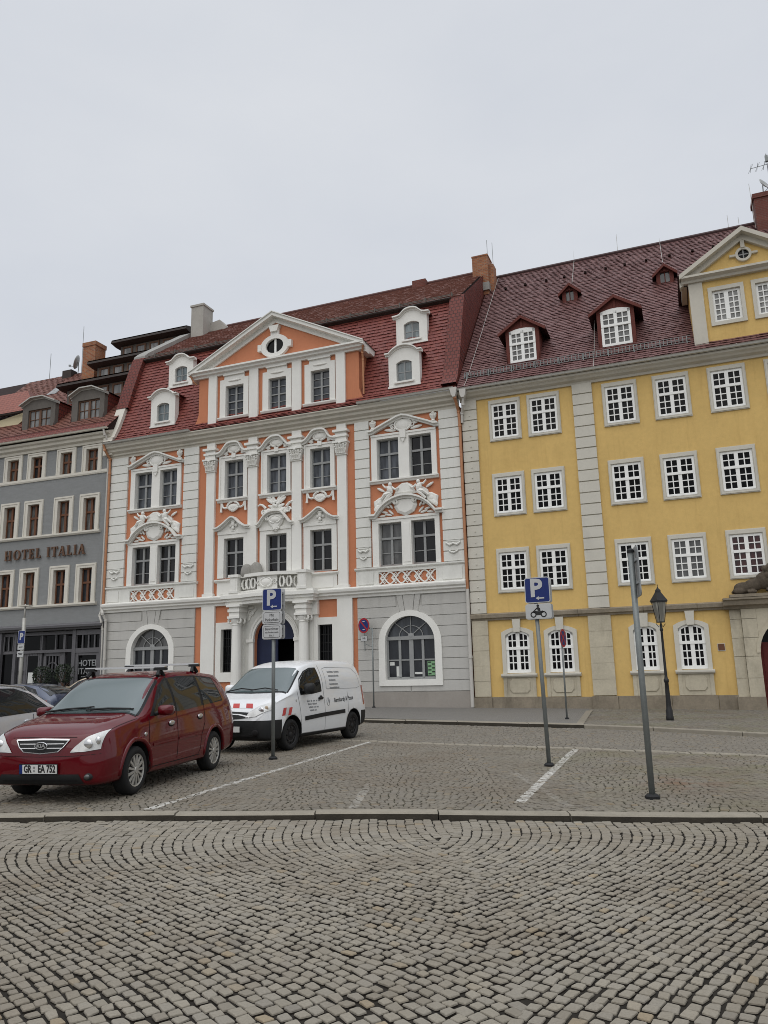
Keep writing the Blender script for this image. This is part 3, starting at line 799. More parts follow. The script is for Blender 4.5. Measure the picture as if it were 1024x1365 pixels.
# downpipes: swan neck at the eave, pipe down the edge of the facade
def downpipe(parent, pts, r, mt, name='downpipe'):
    d = MB(); d.tube(pts, r, 10)
    for p in pts[1:-1]: d.tube([(p[0], p[1], p[2]-.05), (p[0], p[1], p[2]+.05)], r*1.25, 10)
    d.build(name, mt, parent, smooth=False)
downpipe(H, [(-18.05, -.60, 12.86), (-18.02, -.52, 12.6), (-17.97, -.18, 12.2), (-17.97, -.16, 11.5), (-17.97, -.16, 4.95)], .06, 'copper')
downpipe(H, [(-17.97, -.16, 4.95), (-17.97, -.22, 4.85), (-17.80, -.36, 4.6), (-17.72, -.22, 4.3), (-17.72, -.18, 2.5), (-17.72, -.18, .25)], .06, 'pipegrey')
downpipe(H, [(-.2, -.60, 12.86), (-.18, -.55, 12.5), (-.14, -.2, 12.0), (-.12, -.16, 11.4), (-.12, -.16, 4.7)], .06, 'copper')
downpipe(H, [(-.12, -.16, 4.72), (-.12, -.17, 2.1), (-.12, -.17, .22)], .07, 'pipegrey')
d = MB(); d.prism([(-.36, 12.9), (-.06, 12.9), (-.10, 12.62), (-.14, 12.50), (-.24, 12.50), (-.30, 12.62)], .44, .68); d.build('rainwater_head', 'pipegrey', H)
"""mansard roof"""
lower = [(.52, 12.86), (.25, 13.06), (-.02, 13.38), (-.30, 13.90), (-.60, 14.65), (-1.0, 15.75), (-1.45, 17.05), (-1.80, 17.96)]
upper = [(-1.62, 17.98), (-1.60, 18.06), (-6.7, 21.78), (-11.8, 18.06)]
mb = MB(); mb.tiles(lower, -17.9, -.18, .19, .19)
sidepoly = [(-.18, 11.8, 12.3)]+[(-.18, -p[0], p[1]) for p in lower+upper[1:]]
rfm = mb.build('roof', ['tilesC', 'darkgap'], H, recalc=False)
mb = MB(); mb.add(sidepoly, [tuple(range(len(sidepoly)))], 0, [(p[1], p[2]) for p in sidepoly]); mb.build('roof_side', 'tileC', rfm)
mb = MB(); mb.tiles(upper[1:3], -17.9, -.3, .16, .19, .03, butt=.92); mb.extr([(p[0]-.01, p[1]-.03) for p in upper], -17.9, -.3, 1, True); uo = mb.build('upper_roof', ['tilesCu', 'darkgap'], H, recalc=False)
mb = MB(); mb.extr([(-1.80, 17.90), (-1.56, 17.97), (-1.52, 18.02), (-1.56, 18.06), (-1.84, 18.0)], -17.6, -.75)
mb.build('roof_break_gutter', 'darkedge', rfm)
mb = MB()     # snow guard rails on the break
for k in range(14): mb.box(-17+k*1.25, -16.96+k*1.25, -1.9, -1.62, 18.06, 18.32)
for z, vv in ((18.16, -1.66), (18.26, -1.74)): mb.box(-17.5, -.8, vv-.012, vv+.012, z, z+.03)
mb.build('snow_guard', 'dormgrey', rfm)
mb = MB(); mb.tube([(x, 6.7, 21.80) for x in (-17.9, -12, -6, -.4)], .11, 8); mb.build('ridge_tiles', 'tileCu', rfm)
# raised tiled verges at both party walls
low2 = [(p[0]+.16, p[1]+.16) for p in lower]
mb = MB(); mb.extr(low2[1:]+[(-2.0, 18.1)], -.80, -.14, 0, False); n0 = len(mb.f)
side = [(p[0], p[1]) for p in low2[1:]]+[(-2.0, 18.1)]
for u in (-.80, -.14):
    V = [(u, -p[0], p[1]) for p in side]+[(u, -p[0]+.5, p[1]-.1) for p in side]; n = len(side)
    mb.add(V, [(i, i+1, n+i+1, n+i) for i in range(n-1)], 0, [(p[0], p[1]) for p in side]*2)
mb.build('verge', 'tileC', rfm)
mb = MB(); mb.extr([(-2.0, 18.14), (-6.5, 21.6)], -.85, -.18, 0, False); mb.build('upper_verge', 'tileCu', rfm)
PW = (-18.34, -17.78)
hi = [(p[0]+.22, p[1]+.22) for p in lower]
mb = MB()   # rendered front of the party wall, then tiles, then stone coping to the chimney
mb.prism([(-18.34, 12.4), (-17.78, 12.4), (-17.78, 13.3), (-18.34, 13.3)], -1.0, .30)
fr = [(.34, 13.1), (.16, 13.4), (-.08, 13.9), (-.32, 14.5), (-.52, 15.05), (-1.8, 15.05), (-1.8, 13.1)]
mb.extr(fr+[fr[0]], *PW)
mb.build('party_wall', 'hoteltrim', H)
mb = MB(); seg = [(-.50, 15.06)]+[(p[0]-.02, p[1]) for p in hi[5:]]+[(-2.1, 18.2)]
mb.extr(seg, PW[0], PW[1]+.15, 0, False)
for u in (PW[0], PW[1]+.15):
    V = [(u, -p[0], p[1]) for p in seg]+[(u, -p[0]+1.2, p[1]-.2) for p in seg]; n = len(seg)
    mb.add(V, [(i, i+1, n+i+1, n+i) for i in range(n-1)], 0, [(p[0], p[1]) for p in seg]*2)
mb.build('party_wall_tiles', 'tileC', H)
mb = MB(); seg = [(-1.66, 17.95), (-1.72, 18.35), (-2.0, 18.62), (-5.6, 21.25), (-5.6, 20.5), (-2.0, 17.9)]
mb.extr(seg+[seg[0]], PW[0]-.04, PW[1]+.12); mb.build('party_wall_coping', 'coping', H)
# chimneys of this house
mb = MB(); mb.box(-17.45, -16.62, -6.3, -5.35, 20.4, 22.75); mb.box(-17.50, -16.57, -6.35, -5.30, 22.70, 22.82); mb.lathe([(.1, 0), (.1, .25)], (-17.2, 5.8, 22.8), 10)
mb.prism([(-16.62, 20.6), (-15.5, 20.6), (-15.55, 21.5), (-16.0, 22.0), (-16.62, 21.9)], -6.6, -6.1)
mb.build('chimney', 'render', uo)
mb = MB(); mb.box(-4.15, -3.4, -6.9, -6.3, 21.0, 21.92); mb.build('chimney', 'brickred', uo)
# tall brick stack on the boundary
mb = MB(); mb.box(-.70, .10, -6.6, -5.7, 20.0, 22.12); mb.box(-.72, .12, -6.62, -5.68, 22.12, 22.2); mb.box(.10, .34, -6.5, -5.9, 20.0, 21.7)
c = mb.build('chimney', 'brick', uo)
mb = MB(); mb.box(-.74, .14, -6.64, -5.60, 20.2, 20.62); mb.build('flashing', 'coping', c)
mb = MB(); mb.tube([(-.02, 6.3, 21.9), (-.02, 6.3, 23.3)], .013, 5); mb.tube([(.25, 6.3, 21.6), (.25, 6.3, 23.1)], .012, 5); mb.build('lightning_rod', 'pole', c)
# mansard dormers with white fronts: (u0,u1,z0,z1,v)
def white_dormer(u0, z0, v, w, h, kind):
    c = u0+w/2; u1 = u0+w
    f = MB(); ww, wh = w*.50, h*.62; a, b = c-ww/2, c+ww/2; zb = z0+h*.13
    A = seg_arch(a, b, zb+wh-.12, zb+wh, 8)
    for p, q in ((u0, a), (b, u1)): f.box(p, q, v-.3, v, z0, z0+h)
    f.box(a, b, v-.3, v, z0, zb)
    f.band([(p[0], z0+h) for p in A], A, v-.3, v)
    if kind == 'ogee': path = catmull([(u0-.14, z0+h-.02), (u0+.18, z0+h+.02), (c-.28, z0+h+.24), (c, z0+h+.30), (c+.28, z0+h+.24), (u1-.18, z0+h+.02), (u1+.14, z0+h-.02)], 4)
    else: path = [(u0-.14, z0+h)]+seg_arch(u0+.05, u1-.05, z0+h, z0+h+.32, 12)+[(u1+.14, z0+h)]
    base = [(u0, z0+h-.05)]+[(min(u1, max(u0, x)), z-.05) for x, z in path]+[(u1, z0+h-.05)]
    f.prism(base[::-1], v-.3, v-.002)
    f.mould(path, .13, v-.1, v+.16)
    f.box(a-.1, b+.1, v, v+.09, zb-.08, zb); f.box(u0-.03, u1+.03, v-.1, v+.05, z0-.06, z0+.02)
    d = f.build('dormer', 'white2', H)
    back = -1.35-(z0-13.5)*.36
    r = MB()
    cheek = [(v-.28, z0-.1), (v-.28, z0+h-.04), (back-.6, z0+h-.04), (back+.3, z0-.1)]
    for u in (u0+.03, u1-.03): r.add([(u, -p[0], p[1]) for p in cheek], [(0, 1, 2, 3)], 0, [(p[0], p[1]) for p in cheek])
    n = len(path); V = [(p[0]*.98+c*.02, -(v-.08), p[1]-.01) for p in path]+[(p[0]*.98+c*.02, -(back-1.0), p[1]-.01) for p in path]
    r.add(V, [(i, i+1, n+i+1, n+i) for i in range(n-1)], 0, [(p[0], 0) for p in path]+[(p[0], 1.2) for p in path])
    r.build('dormer_roof', 'tileC', d)
    w_ = MB(); vv = v-.1
    w_.ring((a, b, zb, zb+wh), (a+.05, b-.05, zb+.05, zb+wh-.08), vv-.04, vv); w_.box(c-.025, c+.025, vv-.04, vv+.004, zb, zb+wh); w_.box(a, b, vv-.04, vv-.004, zb+wh*.47-.02, zb+wh*.47+.02)
    w_.build('window', 'frameG', d)
    g = MB(); g.box(a, b, vv-.06, vv-.02, zb, zb+wh); g.build('pane', 'glassB', d)
for u0 in (-3.26, -15.82): white_dormer(u0, 13.62, -.08, 1.42, 1.55, 'arch')
for u0 in (-3.20, -15.55): white_dormer(u0, 15.94, -1.02, 1.46, 1.40, 'ogee')
# pedimented gable over the middle bays
G0, G1, GV = -12.95, -4.62, .02
gw = [(-11.42, .97), (-9.12, .91), (-6.95, .93)]
mb = MB(); hs = [(u-E_, u+w+E_, 13.45-E_, 14.96+E_) for u, w in gw]
wall_holes(mb, G0, G1, 12.9, 15.7, hs, GV, .22)
for u in (G0, G1): mb.add([(u, -GV, 12.9), (u, -GV, 15.7), (u, 2.4, 15.7), (u, 2.4, 12.9)], [(0, 1, 2, 3)])
mb.prism([(G0-.3, 15.8), (G1+.3, 15.8), (-8.79, 17.95)], -.25, .0)
mb.build('gable_wall', 'orange', H, recalc=False)
for a, b in PIL:
    mb = MB(); mb.box(a, b, GV-.02, GV+.12, 12.93, 15.56); mb.build('gable_pilaster', 'white2', H)
for u, w in gw:
    c = u+w/2; s = MB(); o = (u-.31, u+w+.27)
    s.ring((o[0], o[1], 13.42, 15.15), (u, u+w, 13.45, 14.96), GV-.14, GV+.08)
    ear = [(o[0], 15.14), (o[0], 15.30), (o[0]+.22, 15.30), (o[0]+.24, 15.48), (o[1]-.24, 15.48), (o[1]-.22, 15.30), (o[1], 15.30), (o[1], 15.14)]
    s.prism(ear[::-1], GV-.02, GV+.078); s.box(o[0]+.2, o[1]-.2, GV+.07, GV+.16, 15.47, 15.53)
    leaf(s, (c-.35, 15.2), (c+.35, 15.2), .1, GV+.09)
    s.extr([(GV-.14, 13.30), (GV+.12, 13.30), (GV+.17, 13.38), (GV+.17, 13.43), (GV-.14, 13.455)], o[0]-.06, o[1]+.06)
    s.build('window_surround', 'white2', H)
    window(H, 'small', u, 13.45, w, 1.51, GV-.12, 'frameG', 'glassSky')
gp = [(-.1, 15.55), (.14, 15.55), (.16, 15.62), (.28, 15.66), (.30, 15.74), (.42, 15.78), (.42, 15.86), (-.1, 15.92)]
mb = MB(); mb.extr(gp, -13.32, -4.25)
for u0, u1 in ((-13.32, -12.9), (-4.67, -4.25)): mb.box(u0, u1, -1.6, -.1, 15.55, 15.9)
AP = (-8.79, 18.12)
for d, e in ((-1, -13.34), (1, -4.24)):
    pth = [(e, 15.86), AP] if d < 0 else [AP, (e, 15.86)]
    mb.mould(pth, .42, -.3, .40); mb.mould([(p[0], p[1]+.02) for p in pth], .1, -.3, .46)
mb.box(-9.0, -8.58, 0, .14, 17.0, 17.55); mb.prism([(-9.05, 17.5), (-8.53, 17.5), (-8.62, 17.2), (-8.96, 17.2)], 0, .24)
n = 28; o = [(-8.79+.74*cos(2*PI*i/n), 16.52+.55*sin(2*PI*i/n)) for i in range(n+1)]; i_ = [(-8.79+.46*cos(2*PI*i/n), 16.52+.36*sin(2*PI*i/n)) for i in range(n+1)]
mb.band(o, i_, -.02, .15)
for t in (0, PI): mb.box(-8.79+.78*cos(t)-.1, -8.79+.78*cos(t)+.1, 0, .17, 16.36, 16.68)
mb.build('gable_pediment', 'white2', H)
mb = MB(); mb.prism([(-8.79+.48*cos(2*PI*i/20), 16.52+.38*sin(2*PI*i/20)) for i in range(20)], 0, .02, 0)
ov = mb.build('oval_window', 'glassY', H)
mb = MB(); mb.box(-8.84, -8.74, .02, .06, 16.14, 16.9); mb.build('window_bar', 'frameW', ov)
mb = MB()
for d, e in ((-1, G0-.42), (1, G1+.42)):
    pa = [Vector((e, -.42, 15.84)), Vector((AP[0], -.42, 18.10)), Vector((AP[0], 6, 18.10)), Vector((e, 3.4, 15.84))]
    mb.add(pa, [(0, 1, 2, 3)], 0, [(0, 0), (5, 0), (5, 5), (0, 4)])
mb.build('gable_roof', 'tileC', H)
for e, d in ((G0, -1), (G1, 1)):   # curved foot of the gable side
    mb = MB(); mb.prism([(e+.0*d, 12.95), (e+.5*d, 12.95), (e+.42*d, 13.12), (e+.12*d, 13.45), (e, 13.8)][::d], -.5, .02); mb.build('gable_foot', 'orange', H)
downpipe(H, [(G1+.33, -.30, 15.66), (G1+.22, -.12, 15.4), (G1+.20, -.02, 15.1), (G1+.20, -.0, 13.5)], .045, 'copper')
downpipe(H, [(G0-.30, -.34, 15.7), (G0-.22, -.2, 15.45), (G0-.1, -.1, 15.3)], .04, 'copper')

# portal: bowed balcony on two columns, arched doorway
PC = -8.78
mb = MB()
bow = lambda x, base=.62, b=.34: base+b*max(0., 1-(x/1.25)**2)
def slab(x0, x1, z0, z1, base, ext=0., n=14):
    P = [(PC+x0+(x1-x0)*i/n, bow(x0+(x1-x0)*i/n, base)) for i in range(n+1)]
    V = [(u, 0, z0) for u, v in P]+[(u, -v, z0) for u, v in P]+[(u, -v, z1) for u, v in P]+[(u, 0, z1) for u, v in P]
    m = n+1; F = []
    for i in range(n): F += [(i, i+1, m+i+1, m+i), (m+i, m+i+1, 2*m+i+1, 2*m+i), (2*m+i, 2*m+i+1, 3*m+i+1, 3*m+i)]
    F += [(0, m, 2*m, 3*m), (m-1, 2*m-1, 3*m-1, 4*m-1)]
    mb.add(V, F)
slab(-2.14, 2.14, 4.62, 4.76, .60); slab(-2.2, 2.2, 4.76, 4.88, .68); slab(-2.26, 2.26, 4.88, 5.02, .78); slab(-2.2, 2.2, 5.02, 5.12, .70)
for s_ in (-1, 1):   # pedestals
    x = PC+1.66*s_
    mb.box(x-.19, x+.19, .02, .70, 5.12, 5.80); mb.box(x-.12, x+.12, .70, .72, 5.2, 5.7); mb.box(x-.25, x+.25, 0, .76, 5.80, 5.92)
    mb.box(x-.23, x+.23, 0, .74, 5.12, 5.22)
slab(-1.50, 1.50, 5.78, 5.92, .52); slab(-1.48, 1.48, 5.12, 5.20, .50)
mb.build('balcony', 'white2', H)
mb = MB()
for s_ in (-1, 1):
    for k in range(3):
        x = s_*(.70+.285*k); y = bow(x, .42); n = 16
        mb.tube([(PC+x+.105*cos(2*PI*i/n), -y, 5.49+.225*sin(2*PI*i/n)) for i in range(n+1)], .042, 8)
        mb.box(PC+x+.11*s_, PC+x+.155*s_, y-.04, y+.04, 5.40, 5.58)
n = 8
P = [(PC-.5+i/n, bow(-.5+i/n, .40)) for i in range(n+1)]
V = [(u, -v, 5.2) for u, v in P]+[(u, -v, 5.78) for u, v in P]
mb.add(V, [(i, i+1, n+2+i, n+1+i) for i in range(n)])
cartouche(mb, (PC, 5.49), .26, .18, bow(0, .40)+.01)
for d in (-1, 1): scroll(mb, (PC+.38*d, 5.49), .12, bow(.38, .42), .03, d)
mb.build('balustrade', 'white2', H)
for s_ in (-1, 1):
    x = PC+1.62*s_; y = -.46
    c = MB()
    c.lathe([(.29, .2), (.29, .95), (.31, 1.0), (.29, 1.05), (.27, 1.08), (.25, 1.15), (.225, 1.3), (.22, 2.2), (.195, 3.72), (.22, 3.76), (.20, 3.80)], (x, y, 0), 20)
    c.box(x-.33, x+.33, .13, .79, .0, .9)
    for k in (-1, 1):
        for yy in (.30, .62): c.tube([(x+.22*k+.09*cos(t), -yy, 3.92+.09*sin(t)) for t in [i*.6 for i in range(12)]], .05, 6)
    c.lathe([(.20, 3.80), (.26, 3.95), (.25, 4.0)], (x, y, 0), 16); c.box(x-.30, x+.30, .16, .76, 4.02, 4.12)
    c.box(x-.25, x+.25, .0, .70, 4.12, 4.30); c.box(x-.29, x+.29, 0, .75, 4.30, 4.42); c.box(x-.25, x+.25, 0, .70, 4.42, 4.52); c.box(x-.34, x+.34, 0, .80, 4.52, 4.62)
    c.build('column', 'white2', H)
    p = MB(); p.box(x-.30+.18*s_, x+.30+.18*s_, 0, .10, .2, 4.62)
    for k in range(3): q = x+.18*s_+(-.18+.18*k); p.box(q-.045, q+.045, .10, .13, .9, 4.0)
    p.box(x-.34+.18*s_, x+.34+.18*s_, 0, .2, 4.05, 4.6); p.build('portal_pilaster', 'white2', H)
mb = MB(); wall_holes(mb, DOOR[0]-.62, DOOR[1]+.62, .2, 4.64, [(DOOR[0]-.03, DOOR[1]+.03, .1, 4.15, arch_pts(DOOR[0]-.03, DOOR[1]+.03, 3.1, 4.15))], .03, .05); mb.build('portal_wall', 'white', H, recalc=False)
mb = MB(); A = arch_pts(*DOOR, 3.1, 4.12, 20); B = arch_pts(DOOR[0]-.22, DOOR[1]+.22, 3.1, 4.36, 20)
mb.band(B, A, 0, .12); mb.box(DOOR[0]-.22, DOOR[0], 0, .12, .1, 3.1); mb.box(DOOR[1], DOOR[1]+.22, 0, .12, .1, 3.1)
for x in (DOOR[0]-.30, DOOR[1]): mb.box(x-.02, x+.32, 0, .17, 3.0, 3.14)
B2 = arch_pts(DOOR[0]-.12, DOOR[1]+.12, 3.14, 4.28, 20); mb.tube([(p[0], -.13, p[1]) for p in B2], .04, 6)
for d in (-1, 1):
    for k, (x, z, x2, z2) in enumerate(((.95, 4.45, 1.2, 4.1), (1.1, 4.4, 1.28, 3.9), (1.0, 4.5, 1.3, 4.5), (.85, 4.5, 1.05, 4.3))): leaf(mb, (PC+x*d, z), (PC+x2*d, z2), .12, .06)
    scroll(mb, (PC+1.15*d, 4.3), .14, .08, .04, d)
mb.box(PC-.14, PC+.14, .1, .24, 4.1, 4.5)
mb.build('portal_arch', 'white2', H)
mb = MB(); mb.box(DOOR[0]-.1, DOOR[1]+.1, -1.8, -1.75, -.2, 4.2); mb.box(DOOR[0]-.1, DOOR[0], -1.8, -.24, -.2, 4.2); mb.box(DOOR[1], DOOR[1]+.1, -1.8, -.24, -.2, 4.2); mb.box(DOOR[0]-.1, DOOR[1]+.1, -1.8, -.24, 4.15, 4.2); mb.build('hallway', 'dark', H)
mb = MB(); mb.box(DOOR[0], PC+.02, -.30, -.22, .2, 3.1)
for z0, z1 in ((.5, 1.5), (1.7, 2.9)): mb.box(DOOR[0]+.18, PC-.16, -.22, -.19, z0, z1)
dr = mb.build('door', 'doorblue', H)
mb = MB(); mb.box(PC-.10, PC-.06, -.19, -.12, 1.15, 1.35); mb.build('handle', 'zinc', dr)
mb = MB(); mb.box(DOOR[0], DOOR[1], -.30, -.24, 3.1, 3.2); mb.prism(arch_pts(DOOR[0], DOOR[1], 3.2, 4.12, 16), -.32, -.28); mb.build('fanlight', 'doorblue', H)
mb = MB(); mb.box(-11.9, -5.6, 0, .10, -.4, .75); mb.box(DOOR[0]-.1, DOOR[1]+.1, 0, .5, -.4, .3); mb.build('step', 'plinth', H)
# wrapped bundle on the balcony
b = MB(); q = W(0, 0)
for (x, y, z, rx, ry, rz_) in ((-.32, 0, .52, .42, .34, .52), (.30, .08, .56, .46, .30, .56)):
    n, m = 18, 10; V = []; F = []
    for j in range(m+1):
        t = PI*j/m
        for i in range(n):
            a = 2*PI*i/n; k = 1+.05*cos(6*a)+.02*R.uniform(-1, 1); V.append((x+rx*sin(t)*cos(a)*k, y+ry*sin(t)*sin(a)*k, z-rz_*cos(t)))
    for j in range(m):
        for i in range(n): k = (i+1) % n; F.append((j*n+i, j*n+k, (j+1)*n+k, (j+1)*n+i))
    b.add(V, F)
me = b.mesh('wrapped_bundle', 'pale', True)
bw = W(-9.85, .30, 5.55)
bo = thing('wrapped_bundle', 'rounded pale grey wrapped bundle standing on the white balcony above the portal', 'bundle', bw, AZ, mesh=me)
bo.scale = (.70, .68, .76); bo.location = W(-9.78, .34, 5.62)
# ================================================================ the yellow house
Y = thing('yellow_house', 'yellow stuccoed house with white small-paned windows, stone quoins and a brown red roof', 'house', (OX, OY, 0), AZ)
Y0, Y1 = .0, 16.0
cols = [1.07, 2.63, 5.54, 7.39, 9.31, 11.22, 13.1]
rows = [10.57, 7.50, 4.48]
YW, YH = 1.29, 1.74
gcols = [(1.10, 2.32), (2.72, 3.93), (5.77, 6.86), (7.28, 8.44)]
PORT = (9.97, 12.4)
holes = [(u+.10, u+YW-.10, z+.10, z+YH-.16) for u in cols for z in rows]
for a, b in gcols: holes.append((a+.14, b-.14, 1.48, 3.02, seg_arch(a+.14, b-.14, 2.86, 3.02)))
holes.append((*PORT, -.6, 3.15, arch_pts(*PORT, 1.95, 3.15)))
mb = MB(); wall_holes(mb, Y0, Y1, -.8, 12.5, holes, 0, .2)
mb.add([(Y0, 0, -.8), (Y0, 0, 12.5), (Y0, 12, 12.5), (Y0, 12, -.8)], [(0, 1, 2, 3)]); mb.add([(Y1, 0, -.8), (Y1, 12, -.8), (Y1, 12, 12.5), (Y1, 0, 12.5)], [(0, 1, 2, 3)])
mb.add([(Y0, 12, -.8), (Y0, 12, 12.5), (Y1, 12, 12.5), (Y1, 12, -.8)], [(0, 1, 2, 3)])
mb.build('wall', 'yellow', Y, recalc=False)
ss = MB(); ss.ring((0, YW, 0, YH), (.12, YW-.12, .12, YH-.18), -.06, .05); ss.ring((.03, YW-.03, .03, YH-.03), (.10, YW-.10, .10, YH-.16), .05, .075)
sme = ss.mesh('window_surround', 'ytrim')
for ri, z in enumerate(rows):
    for ci, u in enumerate(cols):
        put('window_surround', sme, Y, (u, 0, z))
        g = 'glassY'
        if ri == 2 and ci == 4: g = 'curtainred'
        if ri == 2 and ci == 3: g = 'glassN'
        window(Y, 'white', u+.12, z+.12, YW-.24, YH-.30, .0, 'frameW', g)
for a, b in gcols:
    s = MB(); A = seg_arch(a, b, 2.98, 3.16, 12); B = seg_arch(a+.15, b-.15, 2.86, 3.02, 12)
    s.band(A, B, -.08, .07); s.box(a, a+.15, -.08, .07, 1.42, 2.86); s.box(b-.15, b, -.08, .07, 1.42, 2.86)
    s.prism([(a, 2.86), (a+.15, 2.86), (a, 2.98)], 0, .07); s.prism([(b-.15, 2.86), (b, 2.86), (b, 2.98)], 0, .07)
    c = (a+b)/2; s.prism([(c-.12, 2.98), (c+.12, 2.98), (c+.155, 3.47), (c-.155, 3.47)], 0, .13)
    s.extr([(0, 1.30), (.12, 1.30), (.18, 1.36), (.18, 1.42), (0, 1.44)], a-.06, b+.06)
    s.build('window_surround', 'ytrim', Y)
    p = MB(); p.box(a+.0, b-.0, 0, .05, .58, 1.30); p.ring((a, b, .58, 1.30), (a+.13, b-.13, .58, 1.30), .05, .075)
    q = [(a+.22, .84), (a+.32, .72), (b-.32, .72), (b-.22, .84), (b-.22, 1.12), (b-.32, 1.24), (a+.32, 1.24), (a+.22, 1.12)]
    p.prism(q, .05, .085, 0, .03, .02); p.build('apron_panel', 'sand', Y)
    f = MB(); w0, w1 = a+.15, b-.15; m = (w0+w1)/2
    for x, t in ((w0+.05, .10), (m, .14), (w1-.05, .10)): f.box(x-t/2, x+t/2, -.08, .0, 1.48, 3.0)
    f.box(w0, w1, -.08, .0+.02, 1.46, 1.58); f.box(w0, w1, -.08, .02, 2.32, 2.43)
    f.band(seg_arch(w0, w1, 2.86, 3.03), [(x, z-.10) for x, z in seg_arch(w0, w1, 2.86, 3.03)], -.08, .0)
    for x0, x1 in ((w0+.1, m-.07), (m+.07, w1-.1)):
        x = (x0+x1)/2; f.box(x-.02, x+.02, -.06, -.012, 1.5, 2.95)
        for z in (1.84, 2.09, 2.66): f.box(x0, x1, -.06, -.016, z-.02, z+.02)
    wo = f.build('window', 'frameW', Y); g = MB(); g.box(w0, w1, -.075, -.06, 1.5, 2.95); g.build('pane', 'glassY', wo)
for a, b, v in ((-.04, .58, .10), (4.43, 5.18, .09)):
    mb = MB(); blocks(mb, a, b, 3.72, 12.46, .437, v)
    for k in range(20):
        if a < 0: mb.lathe([(.03, 0), (.02, .02)], ((a+b)/2+.02, -.11, 3.9+k*.437), 6)
    mb.build('quoin_strip', 'ytrim', Y)
for a, b in ((-.03, .60), (4.37, 5.18)):
    mb = MB(); blocks(mb, a, b, .6, 3.46, .56, .09, .012, .015); mb.build('stone_pier', 'sand', Y)
    mb = MB(); mb.box(a-.04, b+.04, 0, .16, -.6, .58); mb.build('pier_base', 'sanddark', Y)
mb = MB(); u = .6
for k, w in enumerate((1.9, 1.9, 1.8, 1.5, 1.7, 1.4)):
    if k == 2: u = 5.22
    a, b = u, min(u+w, 4.33 if k < 2 else 9.15)
    if b > a: mb.box(a+.006, b-.006, 0, .11+R.uniform(-.01, .01), -.7, .57+R.uniform(-.02, .02))
    u += w
mb.build('plinth', 'sanddark', Y)
mb = MB(); u = -.06
for w in (2.2, 1.9, 2.3, 1.8, 1.4): mb.extr([(0, 3.46), (.08, 3.46), (.10, 3.52), (.17, 3.55), (.18, 3.68), (.10, 3.72), (0, 3.74)], u+.006, min(u+w, 9.06)-.006); u += w
mb.build('string_course', 'sanddark', Y)
mb = MB(); mb.extr([(0, 12.42), (.08, 12.42), (.12, 12.5), (.26, 12.56), (.32, 12.62), (.42, 12.68), (.44, 12.76), (0, 12.86)], -.1, Y1); mb.build('eaves_cornice', 'cornice', Y)
gutter(Y, -.05, Y1, .50, 12.84)
d = MB(); d.prism([(.02, 12.8), (.30, 12.8), (.27, 12.55), (.22, 12.45), (.10, 12.45), (.05, 12.55)], .40, .60); d.build('rainwater_head', 'pipegrey', Y)
downpipe(Y, [(.16, -.5, 12.5), (.12, -.42, 12.2), (-.0, -.2, 11.9), (-.02, -.16, 11.5)], .055, 'pipegrey')
# roof
SL = (21.45-12.82)/7.5
rz = lambda v: 12.82+(.5-v)*SL
mb = MB(); mb.tiles([(.50, rz(.50)), (-7, rz(-7))], -.12, Y1, .160, .20, .034); mb.extr([(.46, rz(.46)-.03), (-7, rz(-7)-.03), (-14.5, rz(.5))], -.12, Y1, 1, True); ry = mb.build('roof', ['tilesY', 'darkgap'], Y, recalc=False)
mb = MB(); mb.tube([(x, 7, rz(-7)+.02) for x in (.1, 5, 10, Y1)], .11, 8); mb.build('ridge_tiles', 'tileY', ry)
mb = MB()
for vv, dz in ((.02, .08), (-.03, .16), (-.08, .24)): mb.box(.1, 8.9, vv-.008, vv+.008, rz(vv)+dz, rz(vv)+dz+.014)
for k in range(64): x = .12+k*.137; mb.box(x, x+.022, -.08, .01, rz(-.02)+.04, rz(-.02)+.27)
for k in range(10): x = .2+k*.95; mb.box(x, x+.03, -.4, .03, rz(0)+.0, rz(0)+.3)
mb.build('snow_guard', 'pole', ry)
def rod(parent, pts, r=.010): d = MB(); d.tube(pts, r, 5); d.build('lightning_conductor', 'zinc', parent)
rod(ry, [(.35, 6.9, rz(-6.9)+.06), (.3, 3, rz(-3)+.06), (.25, 0, rz(0)+.06), (.22, -.5, 12.95), (.22, -.35, 12.4)])
rod(ry, [(5.36, -.52, 12.8), (5.36, -.4, rz(.4)+.06), (5.36, .5, rz(-.5)+.08), (5.42, .9, 15.4)])
rod(ry, [(4.2, 3.9, 18.95), (4.2, 5.2, rz(-5.2)+.05), (4.2, 7, rz(-7)+.12), (4.2, 7, rz(-7)+.7)]); rod(ry, [(8.25, 3.9, 18.9), (8.25, 7, rz(-7)+.12), (8.25, 7, rz(-7)+.35)])
rod(ry, [(6.3, 7, rz(-7)+.1), (6.3, 7, rz(-7)+1.0)]); rod(ry, [(11.3, 7, rz(-7)+.1), (11.3, 7, rz(-7)+.75)]); rod(ry, [(11.75, 7, rz(-7)+.1), (11.75, 7, rz(-7)+.55)])
for k in range(12): mb = MB(); x = .9+k*.95+R.uniform(-.1, .1); mb.box(x, x+.11, -5.9, -5.65, rz(-5.78)+.02, rz(-5.78)+.10); mb.build('vent_tile', 'darkgap', ry)
